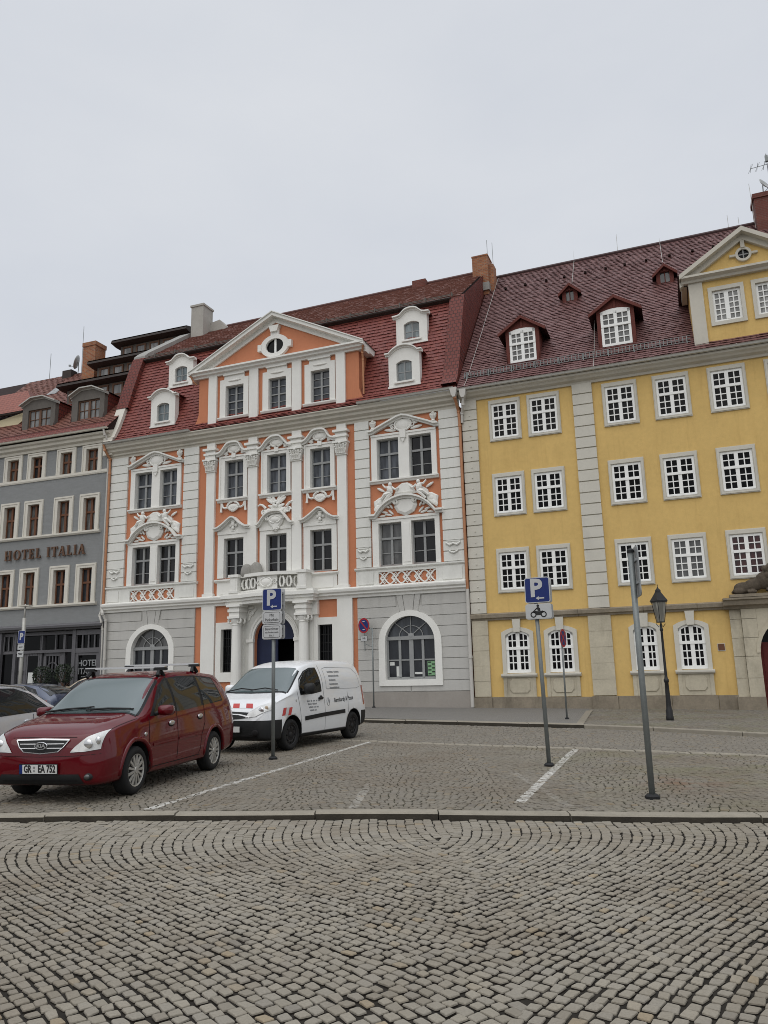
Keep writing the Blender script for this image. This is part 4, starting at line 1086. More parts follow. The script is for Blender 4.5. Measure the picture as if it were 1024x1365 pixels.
def red_dormer(u0, z0, v, w, h, small=False):
    u1 = u0+w; c = (u0+u1)/2
    f = MB(); t = .15 if not small else .17
    zt = z0+h
    f.ring((u0, u1, z0-.08, zt+.02), (u0+t, u1-t, z0, zt-(.02 if small else .10)), v-.25, v)
    hh = .52 if not small else .30
    f.prism([(u0-.02, zt), (u1+.02, zt), (c, zt+hh-.06)], v-.25, v-.002)
    f.box(u0-.06, u1+.06, v-.1, v+.07, z0-.14, z0-.07); f.box(c-.05, c+.05, v, v+.03, zt, zt+hh-.1)
    d = f.build('dormer', 'redwood', ry)
    back = .5-(z0+h-12.82)/SL
    r = MB(); ov = .30 if not small else .16; z_e = zt-.16
    for s_, e in ((-1, u0-ov), (1, u1+ov)):
        V = [(e, -(v+.16), z_e), (c, -(v+.16), zt+hh), (c, -(back-.6), zt+hh), (e, -(back-.1), z_e)]
        r.add(V, [(0, 1, 2, 3)], 0, [(0, 0), (0, 1), (1.6, 1), (1.6, 0)])
        V2 = [(p[0], p[1], p[2]-.05) for p in V]
        r.add(V2, [(0, 1, 2, 3)], 0, [(0, 0)]*4)
    r.build('dormer_roof', 'tileY', d)
    f = MB()
    for s_, e in ((-1, u0-ov), (1, u1+ov)):
        V = [(e, z_e-.13), (c, zt+hh-.13), (c, zt+hh), (e, z_e)]
        f.prism(V if s_ < 0 else V[::-1], v+.12, v+.18)
    for u in (u0+.02, u1-.02):
        f.add([(u, -(v-.2), z0-.1), (u, -(v-.2), zt), (u, -(back-.5), zt), (u, -(.5-(z0-.1-12.82)/SL), z0-.1)], [(0, 1, 2, 3)])
    f.build('dormer_cheek', 'redwood', d)
    a, b = u0+t, u1-t
    if small:
        g = MB(); g.box(a, b, v-.12, v-.08, z0, zt); g.build('pane', 'glassN', d)
        k = MB(); k.box((a+b)/2-.02, (a+b)/2+.02, v-.08, v-.05, z0, zt); k.build('window_bar', 'redwood', d)
    else:
        g = MB(); A = seg_arch(a, b, zt-.10, zt, 8); m = (a+b)/2; vv = v+.02
        g.band(A, [(x, zt-.22) for x, z in A], vv-.08, vv)
        for x, tt in ((a+.05, .10), (m, .13), (b-.05, .10)): g.box(x-tt/2, x+tt/2, vv-.08, vv, z0, zt-.1)
        zz = z0+(zt-z0)*.55; g.box(a, b, vv-.08, vv+.02, z0, z0+.10); g.box(a, b, vv-.08, vv+.02, zz-.05, zz+.05)
        for x0, x1 in ((a+.1, m-.065), (m+.065, b-.1)):
            x = (x0+x1)/2; g.box(x-.02, x+.02, vv-.07, vv-.012, z0, zt-.1)
            for q in (z0+.1+(zz-.15-z0)/3, z0+.1+2*(zz-.15-z0)/3, zz+.05+(zt-.2-zz-.05)/2): g.box(x0, x1, vv-.07, vv-.015, q-.02, q+.02)
        g.build('window', 'frameW', d); k = MB(); k.box(a, b, vv-.09, vv-.06, z0, zt-.05); k.build('pane', 'glassN', d)
red_dormer(1.84, 13.97, -.5, 1.38, 1.48); red_dormer(5.54, 14.0, -.5, 1.44, 1.58)
red_dormer(3.86, 17.66, -3.85, .68, .74, True); red_dormer(7.92, 17.66, -3.85, .72, .76, True)
# gabled wing at the right with yellow pediment
a, b, c, v = 9.02, 13.0, 11.01, .12
yw = [9.66, 11.13]
mb = MB(); wall_holes(mb, a, b, 13.0, 15.75, [(u+.12, u+1.10, 13.98, 15.24) for u in yw], v, .2)
for u in (a, b): mb.add([(u, -v, 13.0), (u, -v, 15.75), (u, 3.2, 15.75), (u, 3.2, 13.0)], [(0, 1, 2, 3)])
mb.prism([(a, 15.75), (b, 15.75), (b, 15.8), (c, 17.2), (a, 15.8)], -.3, v-.05); mb.build('gable_wall', 'yellow', Y, recalc=False)
mb = MB()
for u0 in (a, b-.47): mb.box(u0-.005, u0+.475, v-.1, v+.08, 13.1, 15.7)
mb.extr([(v-.1, 15.66), (v+.16, 15.66), (v+.2, 15.74), (v+.36, 15.8), (v+.36, 15.88), (v-.1, 15.95)], a-.24, b+.24)
for pth in ([(a-.3, 15.96), (c, 17.44)], [(c, 17.44), (b+.3, 15.96)]): mb.mould(pth, .40, -.1, v+.38)
mb.box(c-.07, c+.07, v-.1, v+.1, 16.72, 17.1)
n = 20; mb.band([(c+.28*cos(2*PI*i/n), 16.48+.28*sin(2*PI*i/n)) for i in range(n+1)], [(c+.19*cos(2*PI*i/n), 16.48+.19*sin(2*PI*i/n)) for i in range(n+1)], v-.1, v+.06)
for t in (0, PI): mb.box(c+.36*cos(t)-.12, c+.36*cos(t)+.12, v-.06, v+.05, 16.44, 16.52)
for s_, e in ((-1, a-.24), (1, b+.24)):
    mb.box(min(e, e-s_*.2), max(e, e-s_*.2), -1.6, v, 15.66, 15.9)
mb.build('gable_pediment', 'cornice', Y)
mb = MB(); mb.prism([(c+.21*cos(2*PI*i/16), 16.48+.21*sin(2*PI*i/16)) for i in range(16)], v-.08, v-.03); o = mb.build('round_window', 'glassY', Y)
mb = MB(); mb.box(c-.02, c+.02, v-.03, v, 16.29, 16.67); mb.box(c-.19, c+.19, v-.03, v-.004, 16.46, 16.5); mb.build('window_bar', 'frameG', o)
for u in yw:
    s = MB(); s.ring((u, u+1.22, 13.85, 15.38), (u+.13, u+1.09, 13.99, 15.23), v-.02, v+.06); s.build('window_surround', 'ytrim', Y)
    window(Y, 'whitelow', u+.13, 13.99, .96, 1.24, v-.06, 'frameW', 'curtain')
mb = MB()
for e in (a-.36, b+.36):
    mb.add([(e, -(v+.34), 15.92), (c, -(v+.34), 17.46), (c, 5, 17.46), (e, 3.4, 15.92)], [(0, 1, 2, 3)], 0, [(0, 0), (0, 2.5), (5, 2.5), (4, 0)])
mb.build('gable_roof', 'tileY', ry)
mb = MB(); mb.box(12.42, 13.6, -7.4, -6.4, 20.4, 22.55); mb.box(12.36, 13.66, -7.46, -6.34, 22.4, 22.62); st = mb.build('chimney', 'brickred', ry)
rod(st, [(12.36, 6.5, 21), (12.3, 6.4, 23.2)])
# arched stone portal at the right edge
mb = MB()
for x0, x1, v0, m in ((9.14, 9.50, .12, 0), (9.50, 9.97, .26, 0), (12.4, 12.87, .26, 0), (12.87, 13.2, .12, 0)):
    zz = .5
    for k, h in enumerate((.62, .72, .62, .64, .56)):
        z1 = min(zz+h, 3.44); mb.box(x0+.004, x1-.004, 0, v0+R.uniform(-.006, .006), zz+.006, z1-.006); zz = z1
A = arch_pts(*PORT, 1.95, 3.15, 20); mb.band([(p[0], 3.44) for p in A], A, 0, .25)
mb.band(arch_pts(PORT[0]-.12, PORT[1]+.12, 1.95, 3.28, 20), A, .25, .30)
mb.build('portal', 'sand', Y)
for q0, q1 in ((9.10, 9.97), (12.4, 13.24)): mb = MB(); mb.box(q0, q1, 0, .32, -.8, .5); mb.build('portal_base', 'sanddark', Y)
mb = MB(); mb.extr([(0, 3.44), (.3, 3.44), (.36, 3.52), (.5, 3.56), (.54, 3.70), (.62, 3.74), (.62, 3.80), (0, 3.82)], 8.98, 13.35); mb.box(9.2, 13.1, 0, .56, 3.82, 3.92); mb.build('portal_cornice', 'sanddark', Y)
mb = MB(); mb.box(PORT[0], PORT[1], -.20, -.12, -.6, 2.3); 
for k in range(12): x = PORT[0]+.1+k*.2; mb.box(x, x+.16, -.12, -.10, -.5, 2.3)
dr = mb.build('door', 'doorred', Y); mb = MB(); mb.prism(arch_pts(PORT[0], PORT[1], 2.2, 3.15, 16), -.22, -.15); mb.build('fanlight', 'glassY', Y)
mb = MB(); mb.box(8.66, 8.90, 0, .02, 2.05, 2.30); hn = mb.build('house_number', 'signwhite', Y)
mb = MB(); mb.box(8.675, 8.885, .02, .024, 2.065, 2.285); mb.build('number_plate', 'brownred', hn)

# reclining stone lion on the portal cornice (one continuous body)
lb = MB()
def bl(x, y, z, a, b_, c_, r=0): lb.blob((x, y, z), (a, b_, c_), 0, 14, 9, r)
bl(.28, 0, .22, .30, .17, .20); bl(.14, .12, .12, .20, .08, .11); bl(.14, -.12, .12, .20, .08, .11); bl(.62, 0, .30, .36, .18, .22, .2); bl(.98, 0, .44, .32, .21, .30, .5)
bl(1.18, 0, .70, .24, .22, .30); bl(1.30, -.02, .92, .17, .16, .18); bl(1.44, -.02, .86, .10, .10, .09); bl(1.22, .11, 1.06, .05, .04, .06); bl(1.22, -.13, 1.06, .05, .04, .06)
bl(1.30, .12, .12, .34, .075, .08); bl(1.30, -.12, .12, .34, .075, .08); bl(1.6, .12, .07, .10, .08, .07); bl(1.6, -.12, .07, .10, .08, .07); bl(.36, .14, .10, .26, .06, .07); bl(.55, -.16, .07, .16, .07, .07)
lb.tube([(.02, .0, .2), (-.08, .1, .08), (.1, .24, .05), (.42, .26, .06)], .035, 8)
for k in range(16): a = k*.8; bl(1.14+.16*cos(a), .19*sin(a), .74+.16*sin(a*1.7), .09, .08, .12)
me = lb.mesh('lion_statue', 'sandblack', True)
o = thing('lion_statue', 'weathered dark stone lion lying on the portal cornice of the yellow house', 'statue', W(9.38, .30, 3.92), AZ, mesh=me)
md = o.modifiers.new('r', 'REMESH'); md.mode = 'VOXEL'; md.voxel_size = .022; md.use_smooth_shade = True
bpy.context.view_layer.update(); me2 = bpy.data.meshes.new_from_object(o.evaluated_get(bpy.context.evaluated_depsgraph_get())); o.modifiers.clear(); o.data = me2

# dish and aerial on the red chimney
def dish(name, label, loc, rz_, r, tilt=.45):
    t = thing(name, label, 'satellite dish', loc, rz_)
    m = MB(); n = 20; V = []; F = []
    for j in range(5):
        q = r*j/4
        for i in range(n): a = 2*PI*i/n; V.append((q*cos(a), -.0-.25*r*(j/4)**2, q*1.08*sin(a)))
    for j in range(4):
        for i in range(n): k = (i+1) % n; F.append((j*n+i, j*n+k, (j+1)*n+k, (j+1)*n+i))
    V += [(x, y+.02, z) for x, y, z in V]; F += [tuple(i+5*n for i in f[::-1]) for f in F]
    F += [(4*n+i, 4*n+(i+1) % n, 9*n+(i+1) % n, 9*n+i) for i in range(n)]
    m.add(V, F); d = m.build('reflector', 'pale_metal', t, True, (0, 0, .35)); d.rotation_euler = (-tilt, 0, 0)
    m = MB(); m.tube([(0, .03, -.35), (0, .06, .0), (0, .04, .35)], .025, 6); m.tube([(0, -.02, .0), (0, -.55*r*2, .12)], .015, 6); m.box(-.04, .04, .55*r*2-.05, .55*r*2+.08, .08, .18)
    m.build('mount', 'pole', t)
    return t
M['pale_metal'] = mat('dish metal', (.40, .41, .40), .5, .06, 5, metal=.2)
dish('satellite_dish', 'pale satellite dish on the tall red brick chimney of the yellow house', W(12.92, -6.6, 22.75), AZ+.9, .30)
t = thing('television_aerial', 'thin television aerial mast with cross rods on the red brick chimney', 'aerial', W(13.2, -6.7, 22.6), AZ)
m = MB(); m.tube([(0, 0, 0), (0, 0, 2.1)], .02, 6); m.build('mast', 'pole', t)
m = MB(); m.tube([(-.72, 0, 1.52), (.5, 0, 1.58)], .014, 5)
for k in range(5): x = -.70+k*.28; m.tube([(x, -.34, 1.52), (x, .34, 1.53)], .01, 5); m.tube([(x-.12, 0, 1.30), (x+.12, 0, 1.74)], .008, 5)
m.box(-.06, .06, -.06, .06, 1.7, 2.0); m.build('antenna_rods', 'pole', t)
# ================================================================ the grey hotel
A2 = math.radians(-20.2)
P0 = W(-17.98, 0)
G = thing('grey_hotel', 'grey stuccoed hotel with cream window frames and raised HOTEL ITALIA lettering', 'hotel', P0, A2)
gd = Vector((cos(A2), sin(A2), 0)); gn = Vector((sin(A2), -cos(A2), 0))
def GW(u, v, z=0.): return P0+gd*u+gn*v+Vector((0, 0, z))
GU0 = -17.0
cs = [-1.24, -2.86, -4.78, -6.35]; cs += [-8.3, -9.9, -11.8, -13.4]
rws = [(11.80, 1.37), (8.77, 1.87), (5.25, 1.89)]
GW_ = 1.24
hs = []
for c in cs:
    for z, h in rws: hs.append((c-.39, c+.39, z-.02, z+h-.19))
hs.append((-6.3, -.06, -.6, 3.98)); hs.append((-16., -6.5, -.6, 3.98))
mb = MB(); wall_holes(mb, GU0, 0, -.6, 13.3, hs, 0, .3)
for u in (GU0, -.003): mb.add([(u, 0, -.6), (u, 0, 13.3), (u, 12, 13.3), (u, 12, -.6)], [(0, 1, 2, 3)])
mb.add([(GU0, 12, -.6), (GU0, 12, 13.3), (0, 12, 13.3), (0, 12, -.6)], [(0, 1, 2, 3)])
mb.build('wall', 'hotel', G, recalc=False)
for c in cs:
    for i, (z, h) in enumerate(rws):
        s = MB(); s.ring((c-.62, c+.62, z, z+h), (c-.37, c+.37, z, z+h-.21), -.16, .05)
        s.ring((c-.60, c+.60, z, z+h-.02), (c-.53, c+.53, z, z+h-.09), .05, .075)
        s.build('window_surround', 'hoteltrim', G)
        window(G, 'brown', c-.37, z, .74, h-.21, -.17, 'brownred', 'glassN' if (i+int(c*7)) % 3 else 'glass')
for z0, z1, v, e in ((11.62, 11.80, .07, -.03), (8.62, 8.77, .14, -.5), (5.10, 5.25, .14, -.5)):
    mb = MB(); mb.extr([(-.14, z0), (v*.6, z0), (v, z0+.07), (v, z1), (-.14, z1+.004)], GU0, e); mb.build('sill_course', 'hoteltrim', G)
mb = MB(); mb.extr([(0, 13.18), (.10, 13.18), (.12, 13.30), (.24, 13.38), (.26, 13.5), (.36, 13.56), (.40, 13.66), (0, 13.8)], GU0, .0); mb.build('eaves_cornice', 'cornice', G)
gutter(G, GU0, -.02, .47, 13.80, .08, 'cornice')
downpipe(G, [(-.25, -.47, 13.74), (-.20, -.42, 13.45), (-.08, -.14, 13.0), (-.16, -.10, 12.2), (-.16, -.10, 4.75)], .05, 'pipegrey')
downpipe(G, [(-.16, -.10, 4.75), (-.14, -.2, 4.55), (.06, -.3, 4.25), (.08, -.2, 3.9), (.08, -.2, .2)], .05, 'pipegrey')
# HOTEL ITALIA in raised serif letters
def glyph(mb, ch, u, z, h, v0, v1):
    """serif capitals from strokes; returns the advance"""
    t, n, s = h*.17, h*.085, h*.07
    def bx(a, b, c, d): mb.box(u+a*h, u+b*h, v0, v1, z+c*h, z+d*h)
    def stem(x, w=.17): bx(x, x+w, 0, 1); bx(x-.09, x+w+.09, 0, .07); bx(x-.09, x+w+.09, .93, 1)
    def diag(x0, z0, x1, z1, w): mb.prism([(u+x0*h, z+z0*h), (u+(x0+w)*h, z+z0*h), (u+(x1+w)*h, z+z1*h), (u+x1*h, z+z1*h)], v0, v1)
    if ch == 'H': stem(.1); stem(.63); bx(.27, .63, .46, .54); return 1.02*h
    if ch == 'I': stem(.1); return .46*h
    if ch == 'L': stem(.1); bx(.27, .62, 0, .08); bx(.55, .62, 0, .26); return .74*h
    if ch == 'E': stem(.1); bx(.27, .62, 0, .08); bx(.27, .60, .92, 1); bx(.27, .5, .47, .54); bx(.55, .62, 0, .24); bx(.54, .60, .78, 1); bx(.45, .5, .38, .63); return .76*h
    if ch == 'T': bx(.31, .48, 0, 1); bx(.2, .59, 0, .07); bx(.02, .77, .92, 1); bx(.02, .08, .74, .92); bx(.71, .77, .74, .92); return .82*h
    if ch == 'A': diag(.02, 0, .36, 1, .09); diag(.58, 0, .30, 1, .19); bx(.2, .62, .28, .36); bx(-.06, .22, 0, .06); bx(.5, .88, 0, .06); return .86*h
    if ch == 'O':
        k = 22; o = [(u+.48*h+.44*h*cos(2*PI*i/k), z+.5*h+.52*h*sin(2*PI*i/k)) for i in range(k+1)]; q = [(u+.48*h+.27*h*cos(2*PI*i/k), z+.5*h+.45*h*sin(2*PI*i/k)) for i in range(k+1)]
        mb.band(o, q, v0, v1); return .99*h
    return .42*h
mb = MB(); u = -6.42; hh = .50; txt = 'HOTEL ITALIA'; k_ = 1.
dry = MB(); adv = sum(glyph(dry, c, 0, 0, hh, 0, .1) for c in txt); gap = (5.12-adv)/(len(txt)-1)
for c in txt: u += glyph(mb, c, u, 7.61, hh, .05, .12)+gap
mb.build('hotel_lettering', 'brown', G)
# shopfront
mb = MB(); mb.extr([(0, 3.98), (.16, 3.98), (.2, 4.04), (.34, 4.08), (.36, 4.18), (.30, 4.24), (0, 4.30)], GU0, .10); mb.build('shop_cornice', 'shop', G)
mb = MB(); mb.box(-16.2, 0, -.62, -.55, -.6, 4.1); mb.build('shop_back', 'shopdark', G)
mb = MB()
fr = [(-6.3, -5.5), (-5.45, -4.0), (-3.75, -2.6), (-2.2, -1.85), (-1.8, -.1)]
for x0, x1, v in ((-6.46, -6.28, .02), (-5.60, -5.42, -.1), (-4.0, -3.86, -.2), (-2.6, -2.46, -.22), (-1.86, -1.66, .0), (-.22, -.06, .03)): mb.box(x0, x1, -.5, v, -.6, 3.98)
mb.box(-6.4, -.1, -.5, -.12, 2.92, 3.06); mb.box(-1.66, -.22, -.4, -.02, 2.86, 3.08); mb.box(-1.66, -.22, -.4, -.03, 3.70, 3.94); mb.box(-6.4, -1.86, -.5, -.14, 3.78, 3.94)
mb.box(-1.66, -.22, -.4, -.04, -.6, .9); mb.box(-6.4, -5.5, -.4, -.06, -.6, 1.1)
for k in range(5): x = -1.66+k*.36; mb.box(x-.035, x+.035, -.35, -.06, 3.08, 3.70)
mb.box(-1.66, -1.50, -.4, -.05, .9, 2.86); mb.box(-.42, -.22, -.4, -.05, .9, 2.86); mb.box(-1.5, -.42, -.4, -.06, 2.74, 2.86)
for x in (-6.2, -5.9, -5.6): mb.box(x-.03, x+.03, -.35, -.08, 3.06, 3.78)
for k in range(8): x = -5.3+k*.17; mb.box(x, x+.15, -.3, -.2, -.5, 2.92)
for x in (-3.62, -3.42, -3.22, -3.02, -2.82): mb.box(x-.025, x+.025, -.4, -.24, 2.0, 2.8)
mb.box(-3.75, -2.62, -.4, -.22, 2.76, 2.92); mb.box(-3.75, -3.6, -.4, -.22, .0, 2.9); mb.box(-2.75, -2.6, -.4, -.22, .0, 2.9); mb.box(-3.6, -2.75, -.4, -.23, .0, .9)
mb.tube([(-3.18+.34*cos(PI*i/12), .23, 2.1+.34*sin(PI*i/12)) for i in range(13)], .03, 6)
for x in (-3.95, -3.05): mb.box(x-.03+.0, x+.03, -.4, -.2, 3.06, 3.78)
sf = mb.build('shopfront', 'shop', G)
for x0, x1, z0, z1, v in ((-1.5, -.42, .9, 2.74, -.12), (-1.62, -.26, 3.1, 3.68, -.12), (-6.3, -5.5, 1.1, 2.9, -.14), (-6.3, -5.55, 3.08, 3.76, -.14), (-4.7, -4.08, 1.0, 2.8, -.19), (-3.58, -2.78, .9, 2.74, -.3), (-5.4, -4.05, 3.1, 3.76, -.3), (-3.7, -2.65, 3.1, 3.76, -.3), (-2.4, -1.9, .9, 3.7, -.3)): mb = MB(); mb.box(x0, x1, v-.02, v, z0, z1); mb.build('pane', 'glassY', sf)
mb = MB(); add_text(mb, 'HOTEL', .40, (-.96, .112, 2.36), (1, 0, 0), (0, 0, 1), .004, 0, sx=.95, bold=.006); add_text(mb, 'ITALIA', .40, (-.96, .112, 1.98), (1, 0, 0), (0, 0, 1), .004, 0, sx=.95, bold=.006); mb.box(-1.3, -.62, -.118, -.112, 1.72, 1.75)
mb.build('window_lettering', 'signgrey', sf)
mb = MB(); mb.box(-4.62, -4.3, -.18, -.175, 1.45, 2.0); mb.box(-4.25, -4.15, -.18, -.175, 1.5, 1.75); mb.build('notice', 'paper', sf)
mb = MB(); mb.box(-5.25, -4.95, -.19, -.13, 1.9, 2.1); mb.build('letter_box', 'black', sf)
# roof: tiles with two dormers, then three long strip dormers stepping up
rg = lambda v: 13.80+(.45-v)*1.0
mb = MB(); mb.tiles([(.47, rg(.47)), (-6.1, rg(-6.1))], -12, -.05, .20, .20, .03); mb.extr([(.45, rg(.45)-.03), (-6.1, rg(-6.1)-.03), (-12.6, rg(.45))], GU0, -.05, 1, True); r1 = mb.build('roof', ['tilesG', 'darkgap'], G, recalc=False)
mb = MB(); mb.extr([(.47, rg(.45)+.02), (.1, rg(.1)+.03), (.06, rg(.06)+.10), (.02, rg(.02)+.03)], GU0, -.1); mb.build('eaves_tiles', 'tileC', r1)
mb = MB(); mb.tiles([(-1.9, rg(-1.9)+.08), (-8.2, 22.35)], -5.85, -.04, .2, .2, .03); mb.extr([(-1.9, rg(-1.9)+.04), (-8.2, 22.3), (-12.0, 18.5)], -5.85, -.04, 1, True); mb.build('upper_roof', ['tilesC', 'darkgap'], r1, recalc=False)
for (v, z, u0, u1) in ((-2.0, 17.78, -5.75, -.1), (-4.0, 19.86, -5.5, -.1), (-6.0, 22.0, -5.55, -.1)):
    d = MB(); zb = z-1.35
    d.box(u0+.35, u1, v-2.2, v-.42, zb-.4, z-.28)
    st = d.build('strip_dormer', 'dormgrey', r1)
    d = MB(); d.extr([(v+.06, z-.06), (v+.10, z-.20), (v-.4, z-.30), (v-2.6, z-.30), (v-2.6, z+.45), (v+.0, z+.02)], u0, u1); d.build('roof_edge', 'darkedge', st)
    d = MB(); d.extr([(v+.07, z+.0), (v-2.2, z+.62)], u0+.02, u1, 0, False); d.build('dormer_roof', 'tileG', st)
    x = u0+.55
    while x < u1-.5:
        w = MB(); g = MB(); w.ring((x, x+.72, zb+.30, z-.36), (x+.10, x+.62, zb+.38, z-.46), v-.44, v-.36); g.box(x+.10, x+.62, v-.41, v-.40, zb+.38, z-.46); x += .98
        wo = w.build('window', 'brown', st); g.build('pane', 'curtain', st)
    d = MB(); d.box(u0+.35, u1, v-.5, v-.30, zb+.14, zb+.26); d.build('sill', 'dormgrey', st)
for (u0, w_, z0) in ((-6.54, 2.22, 14.68), (-3.22, 2.10, 14.72)):
    v = -.5; u1 = u0+w_; c = (u0+u1)/2; h = 1.46
    f = MB(); a, b = u0+.40, u1-.30
    f.ring((u0, u1, z0-.1, z0+h), (a, b, z0+.06, z0+1.14), v-.25, v)
    path = [(u0-.10, z0+h), (c-.45, z0+h+.36), (c+.35, z0+h+.36), (u1+.10, z0+h)]
    f.prism([(u0, z0+h), (u1, z0+h), (c+.35, z0+h+.30), (c-.45, z0+h+.30)], v-.25, v-.004)
    d = f.build('dormer', 'dormgrey', r1)
    f = MB(); f.mould(path, .14, v-.2, v+.22); f.box(u0-.05, u1+.05, v-.1, v+.08, z0-.14, z0-.06); f.build('dormer_trim', 'zinc', d)
    f = MB(); back = -2.6
    n = 4; V = [(p[0], -(v-.0), p[1]+.012) for p in path]+[(p[0], -back, p[1]+.012) for p in path]
    f.add(V, [(i, i+1, n+i+1, n+i) for i in range(3)], 0, [(p[0], 0) for p in path]+[(p[0], 2) for p in path])
    for u in (u0+.02, u1-.02):
        V = [(u, -(v-.2), z0-.2), (u, -(v-.2), z0+h), (u, 2.2, z0+h), (u, .4, z0-.2)]; f.add(V, [(0, 1, 2, 3)], 0, [(-v, z0), (-v, z0+h), (2.2, z0+h), (.4, z0)])
    f.build('dormer_cheek', 'tileC', d)
    window(d, 'hoteldorm', a, z0+.06, b-a, 1.08, v-.1, 'brown', 'curtain' if u0 < -4 else 'curtain')
mb = MB(); mb.box(-6.74, -5.82, -5.8, -4.9, 19.0, 21.5); mb.box(-6.78, -5.78, -5.84, -4.86, 21.36, 21.62); ch = mb.build('chimney', 'brick', r1)
mb = MB(); mb.tube([(-6.95, 5.2, 19.6), (-6.95, 5.2, 21.2), (-6.75, 5.2, 21.25)], .02, 5); mb.tube([(-7.05, 5.2, 19.8), (-7.05, 5.2, 22.9)], .014, 5); mb.build('lightning_rod', 'pole', ch)
mb = MB(); mb.box(-9.0, -8.3, -6.2, -5.7, 19.9, 20.5); mb.build('chimney', 'darkedge', r1)
mb = MB(); mb.tube([(-10.3, 6., 20.2), (-10.3, 6., 22.0)], .016, 5); mb.build('lightning_rod', 'pole', r1)
mb = MB(); mb.add([(-8.4, 3.9, rg(-3.9)+.06), (-7.7, 3.9, rg(-3.9)+.06), (-7.7, 4.6, rg(-4.6)+.06), (-8.4, 4.6, rg(-4.6)+.06)], [(0, 1, 2, 3)]); mb.add([(-8.4, 3.9, rg(-3.9)-.06), (-7.7, 3.9, rg(-3.9)-.06), (-7.7, 4.6, rg(-4.6)-.06), (-8.4, 4.6, rg(-4.6)-.06)], [(3, 2, 1, 0)])
mb.build('skylight', 'curtain', r1)
dish('satellite_dish', 'grey satellite dish on the roof ridge at the left above the grey hotel', GW(-8.0, -5.9, 20.62), A2-1.1, .42, .3)
# neighbouring house at the left edge: cream upper wall under an orange tiled roof
N = thing('cream_house', 'cream walled house with bright orange roof at the left edge beside the grey hotel', 'house', GW(-8.0, -1.2), A2)
mb = MB(); e = .92
mb.prism([(-9, 14.6), (-.9, 14.7), (.79, 15.66), (.79, 16.10), (-.9, 15.86), (-9, 14.9)], -4, 0); mb.build('wall', 'yellowcream', N)
mb = MB(); V = [(-9, -.1, 16.05), (1.0, -.25, 16.22), (1.0, 0, 16.5), (-.6, 3.0, 18.6), (-9, 3.0, 18.6)]
V = [(-9, -.15, 16.0), (.9, -.15, 16.18), (.95, .4, 16.75), (-1.3, 2.2, 18.45), (-9, 2.2, 18.45)]
mb.add(V, [(0, 1, 2, 3, 4)], 0, [(p[0], p[1]*1.4) for p in V]); mb.add([(.9, -.15, 16.18), (.9, 4, 16.18), (-1.3, 4, 18.45), (-1.3, 2.2, 18.45), (.95, .4, 16.75)], [(0, 1, 2, 3, 4)], 0, [(0, 0)]*5)
mb.build('roof', 'tileO', N)
gutter(N, -9, .85, .22, 16.08, .08, 'darkedge')
# ================================================================ vehicles: x = rearward from the nose, -y = driver's side, z up
def paint(name, col, rough=.32, coat=1., metal=.0, flake=.06):
    m = mat(name, col, rough, flake, 3, spec=.5, coat=coat, metal=metal); return m
M['seamlight'] = mat('grey panel gap', (.16, .16, .16), .8, 0)  # paler grey strips for the van's panel gaps
M['amberpale'] = mat('pale amber lens', (.45, .36, .26), .3, .1, 6)
M['redpaint'] = paint('dark red car paint', (.092, .0010, .0046), .4, 1., .0)
for n_ in M['redpaint'].node_tree.nodes:
    if n_.type == 'BSDF_PRINCIPLED': n_.inputs['Specular IOR Level'].default_value = .05; n_.inputs['Coat IOR'].default_value = 1.42
M['whitepaint'] = paint('white van paint', (.66, .67, .67), .35, .8, 0, .03)
M['silverpaint'] = paint('silver car paint', (.52, .53, .55), .35, .9, .25)
M['bluepaint'] = paint('blue car paint', (.012, .024, .06), .3, .9, .2)
M['beigepaint'] = paint('beige car paint', (.48, .40, .29), .35, .8, .1)
M['plastic'] = mat('black bumper plastic', (.012, .0125, .013), .62, .15, 5, .05, 90)
M['rubber'] = mat('tyre rubber', (.014, .014, .014), .85, .2, 8, .1, 60)
M['alloy'] = mat('alloy wheel', (.40, .39, .36), .4, .1, 6, metal=.5)
M['steel'] = mat('black steel wheel', (.016, .016, .017), .55, .2, 8)
M['chrome'] = mat('chrome trim', (.62, .62, .62), .2, .03, 5, metal=.8)
M['windscreen'] = glass_mat('windscreen', (.075, .10, .10), .04, 1.65, .05, False)
M['carglass'] = glass_mat('car side glass', (.014, .016, .017), .03, 1.38, .3, False)
M['headlamp'] = mat('headlamp', (.50, .50, .48), .12, .25, 9, coat=1., spec=.6)
M['seam'] = mat('panel gap', (.006, .005, .005), .8, 0)
M['foglens'] = mat('fog lamp lens', (.05, .05, .05), .15, .2, 9, coat=1.)
M['amber'] = mat('amber lamp', (.45, .20, .05), .3, .1, 6)
M['taillamp'] = mat('tail lamp', (.30, .02, .02), .2, .1, 6, coat=1.)
M['reflred'] = mat('red reflective tape', (.42, .05, .045), .5, .1, 6)
M['platewhite'] = mat('number plate', (.60, .60, .58), .5, .04, 6)
M['vantext'] = mat('dark van print', (.03, .032, .036), .6, 0)
M['vantext2'] = mat('grey van print', (.22, .225, .23), .6, 0)

def pchip(xs, ys):
    n = len(xs); h = [xs[i+1]-xs[i] for i in range(n-1)]; d = [(ys[i+1]-ys[i])/h[i] for i in range(n-1)]
    m = [0]*n; m[0], m[-1] = d[0], d[-1]
    for i in range(1, n-1):
        if d[i-1]*d[i] > 0:
            a, b = 2*h[i]+h[i-1], h[i]+2*h[i-1]; m[i] = (a+b)/(a/d[i-1]+b/d[i])
    def f(x):
        i = 0
        while i < n-2 and x > xs[i+1]: i += 1
        t = (x-xs[i])/h[i]; t = min(1, max(0, t))
        return (2*t**3-3*t**2+1)*ys[i]+(t**3-2*t**2+t)*h[i]*m[i]+(-2*t**3+3*t**2)*ys[i+1]+(t**3-t**2)*h[i]*m[i+1]
    return f

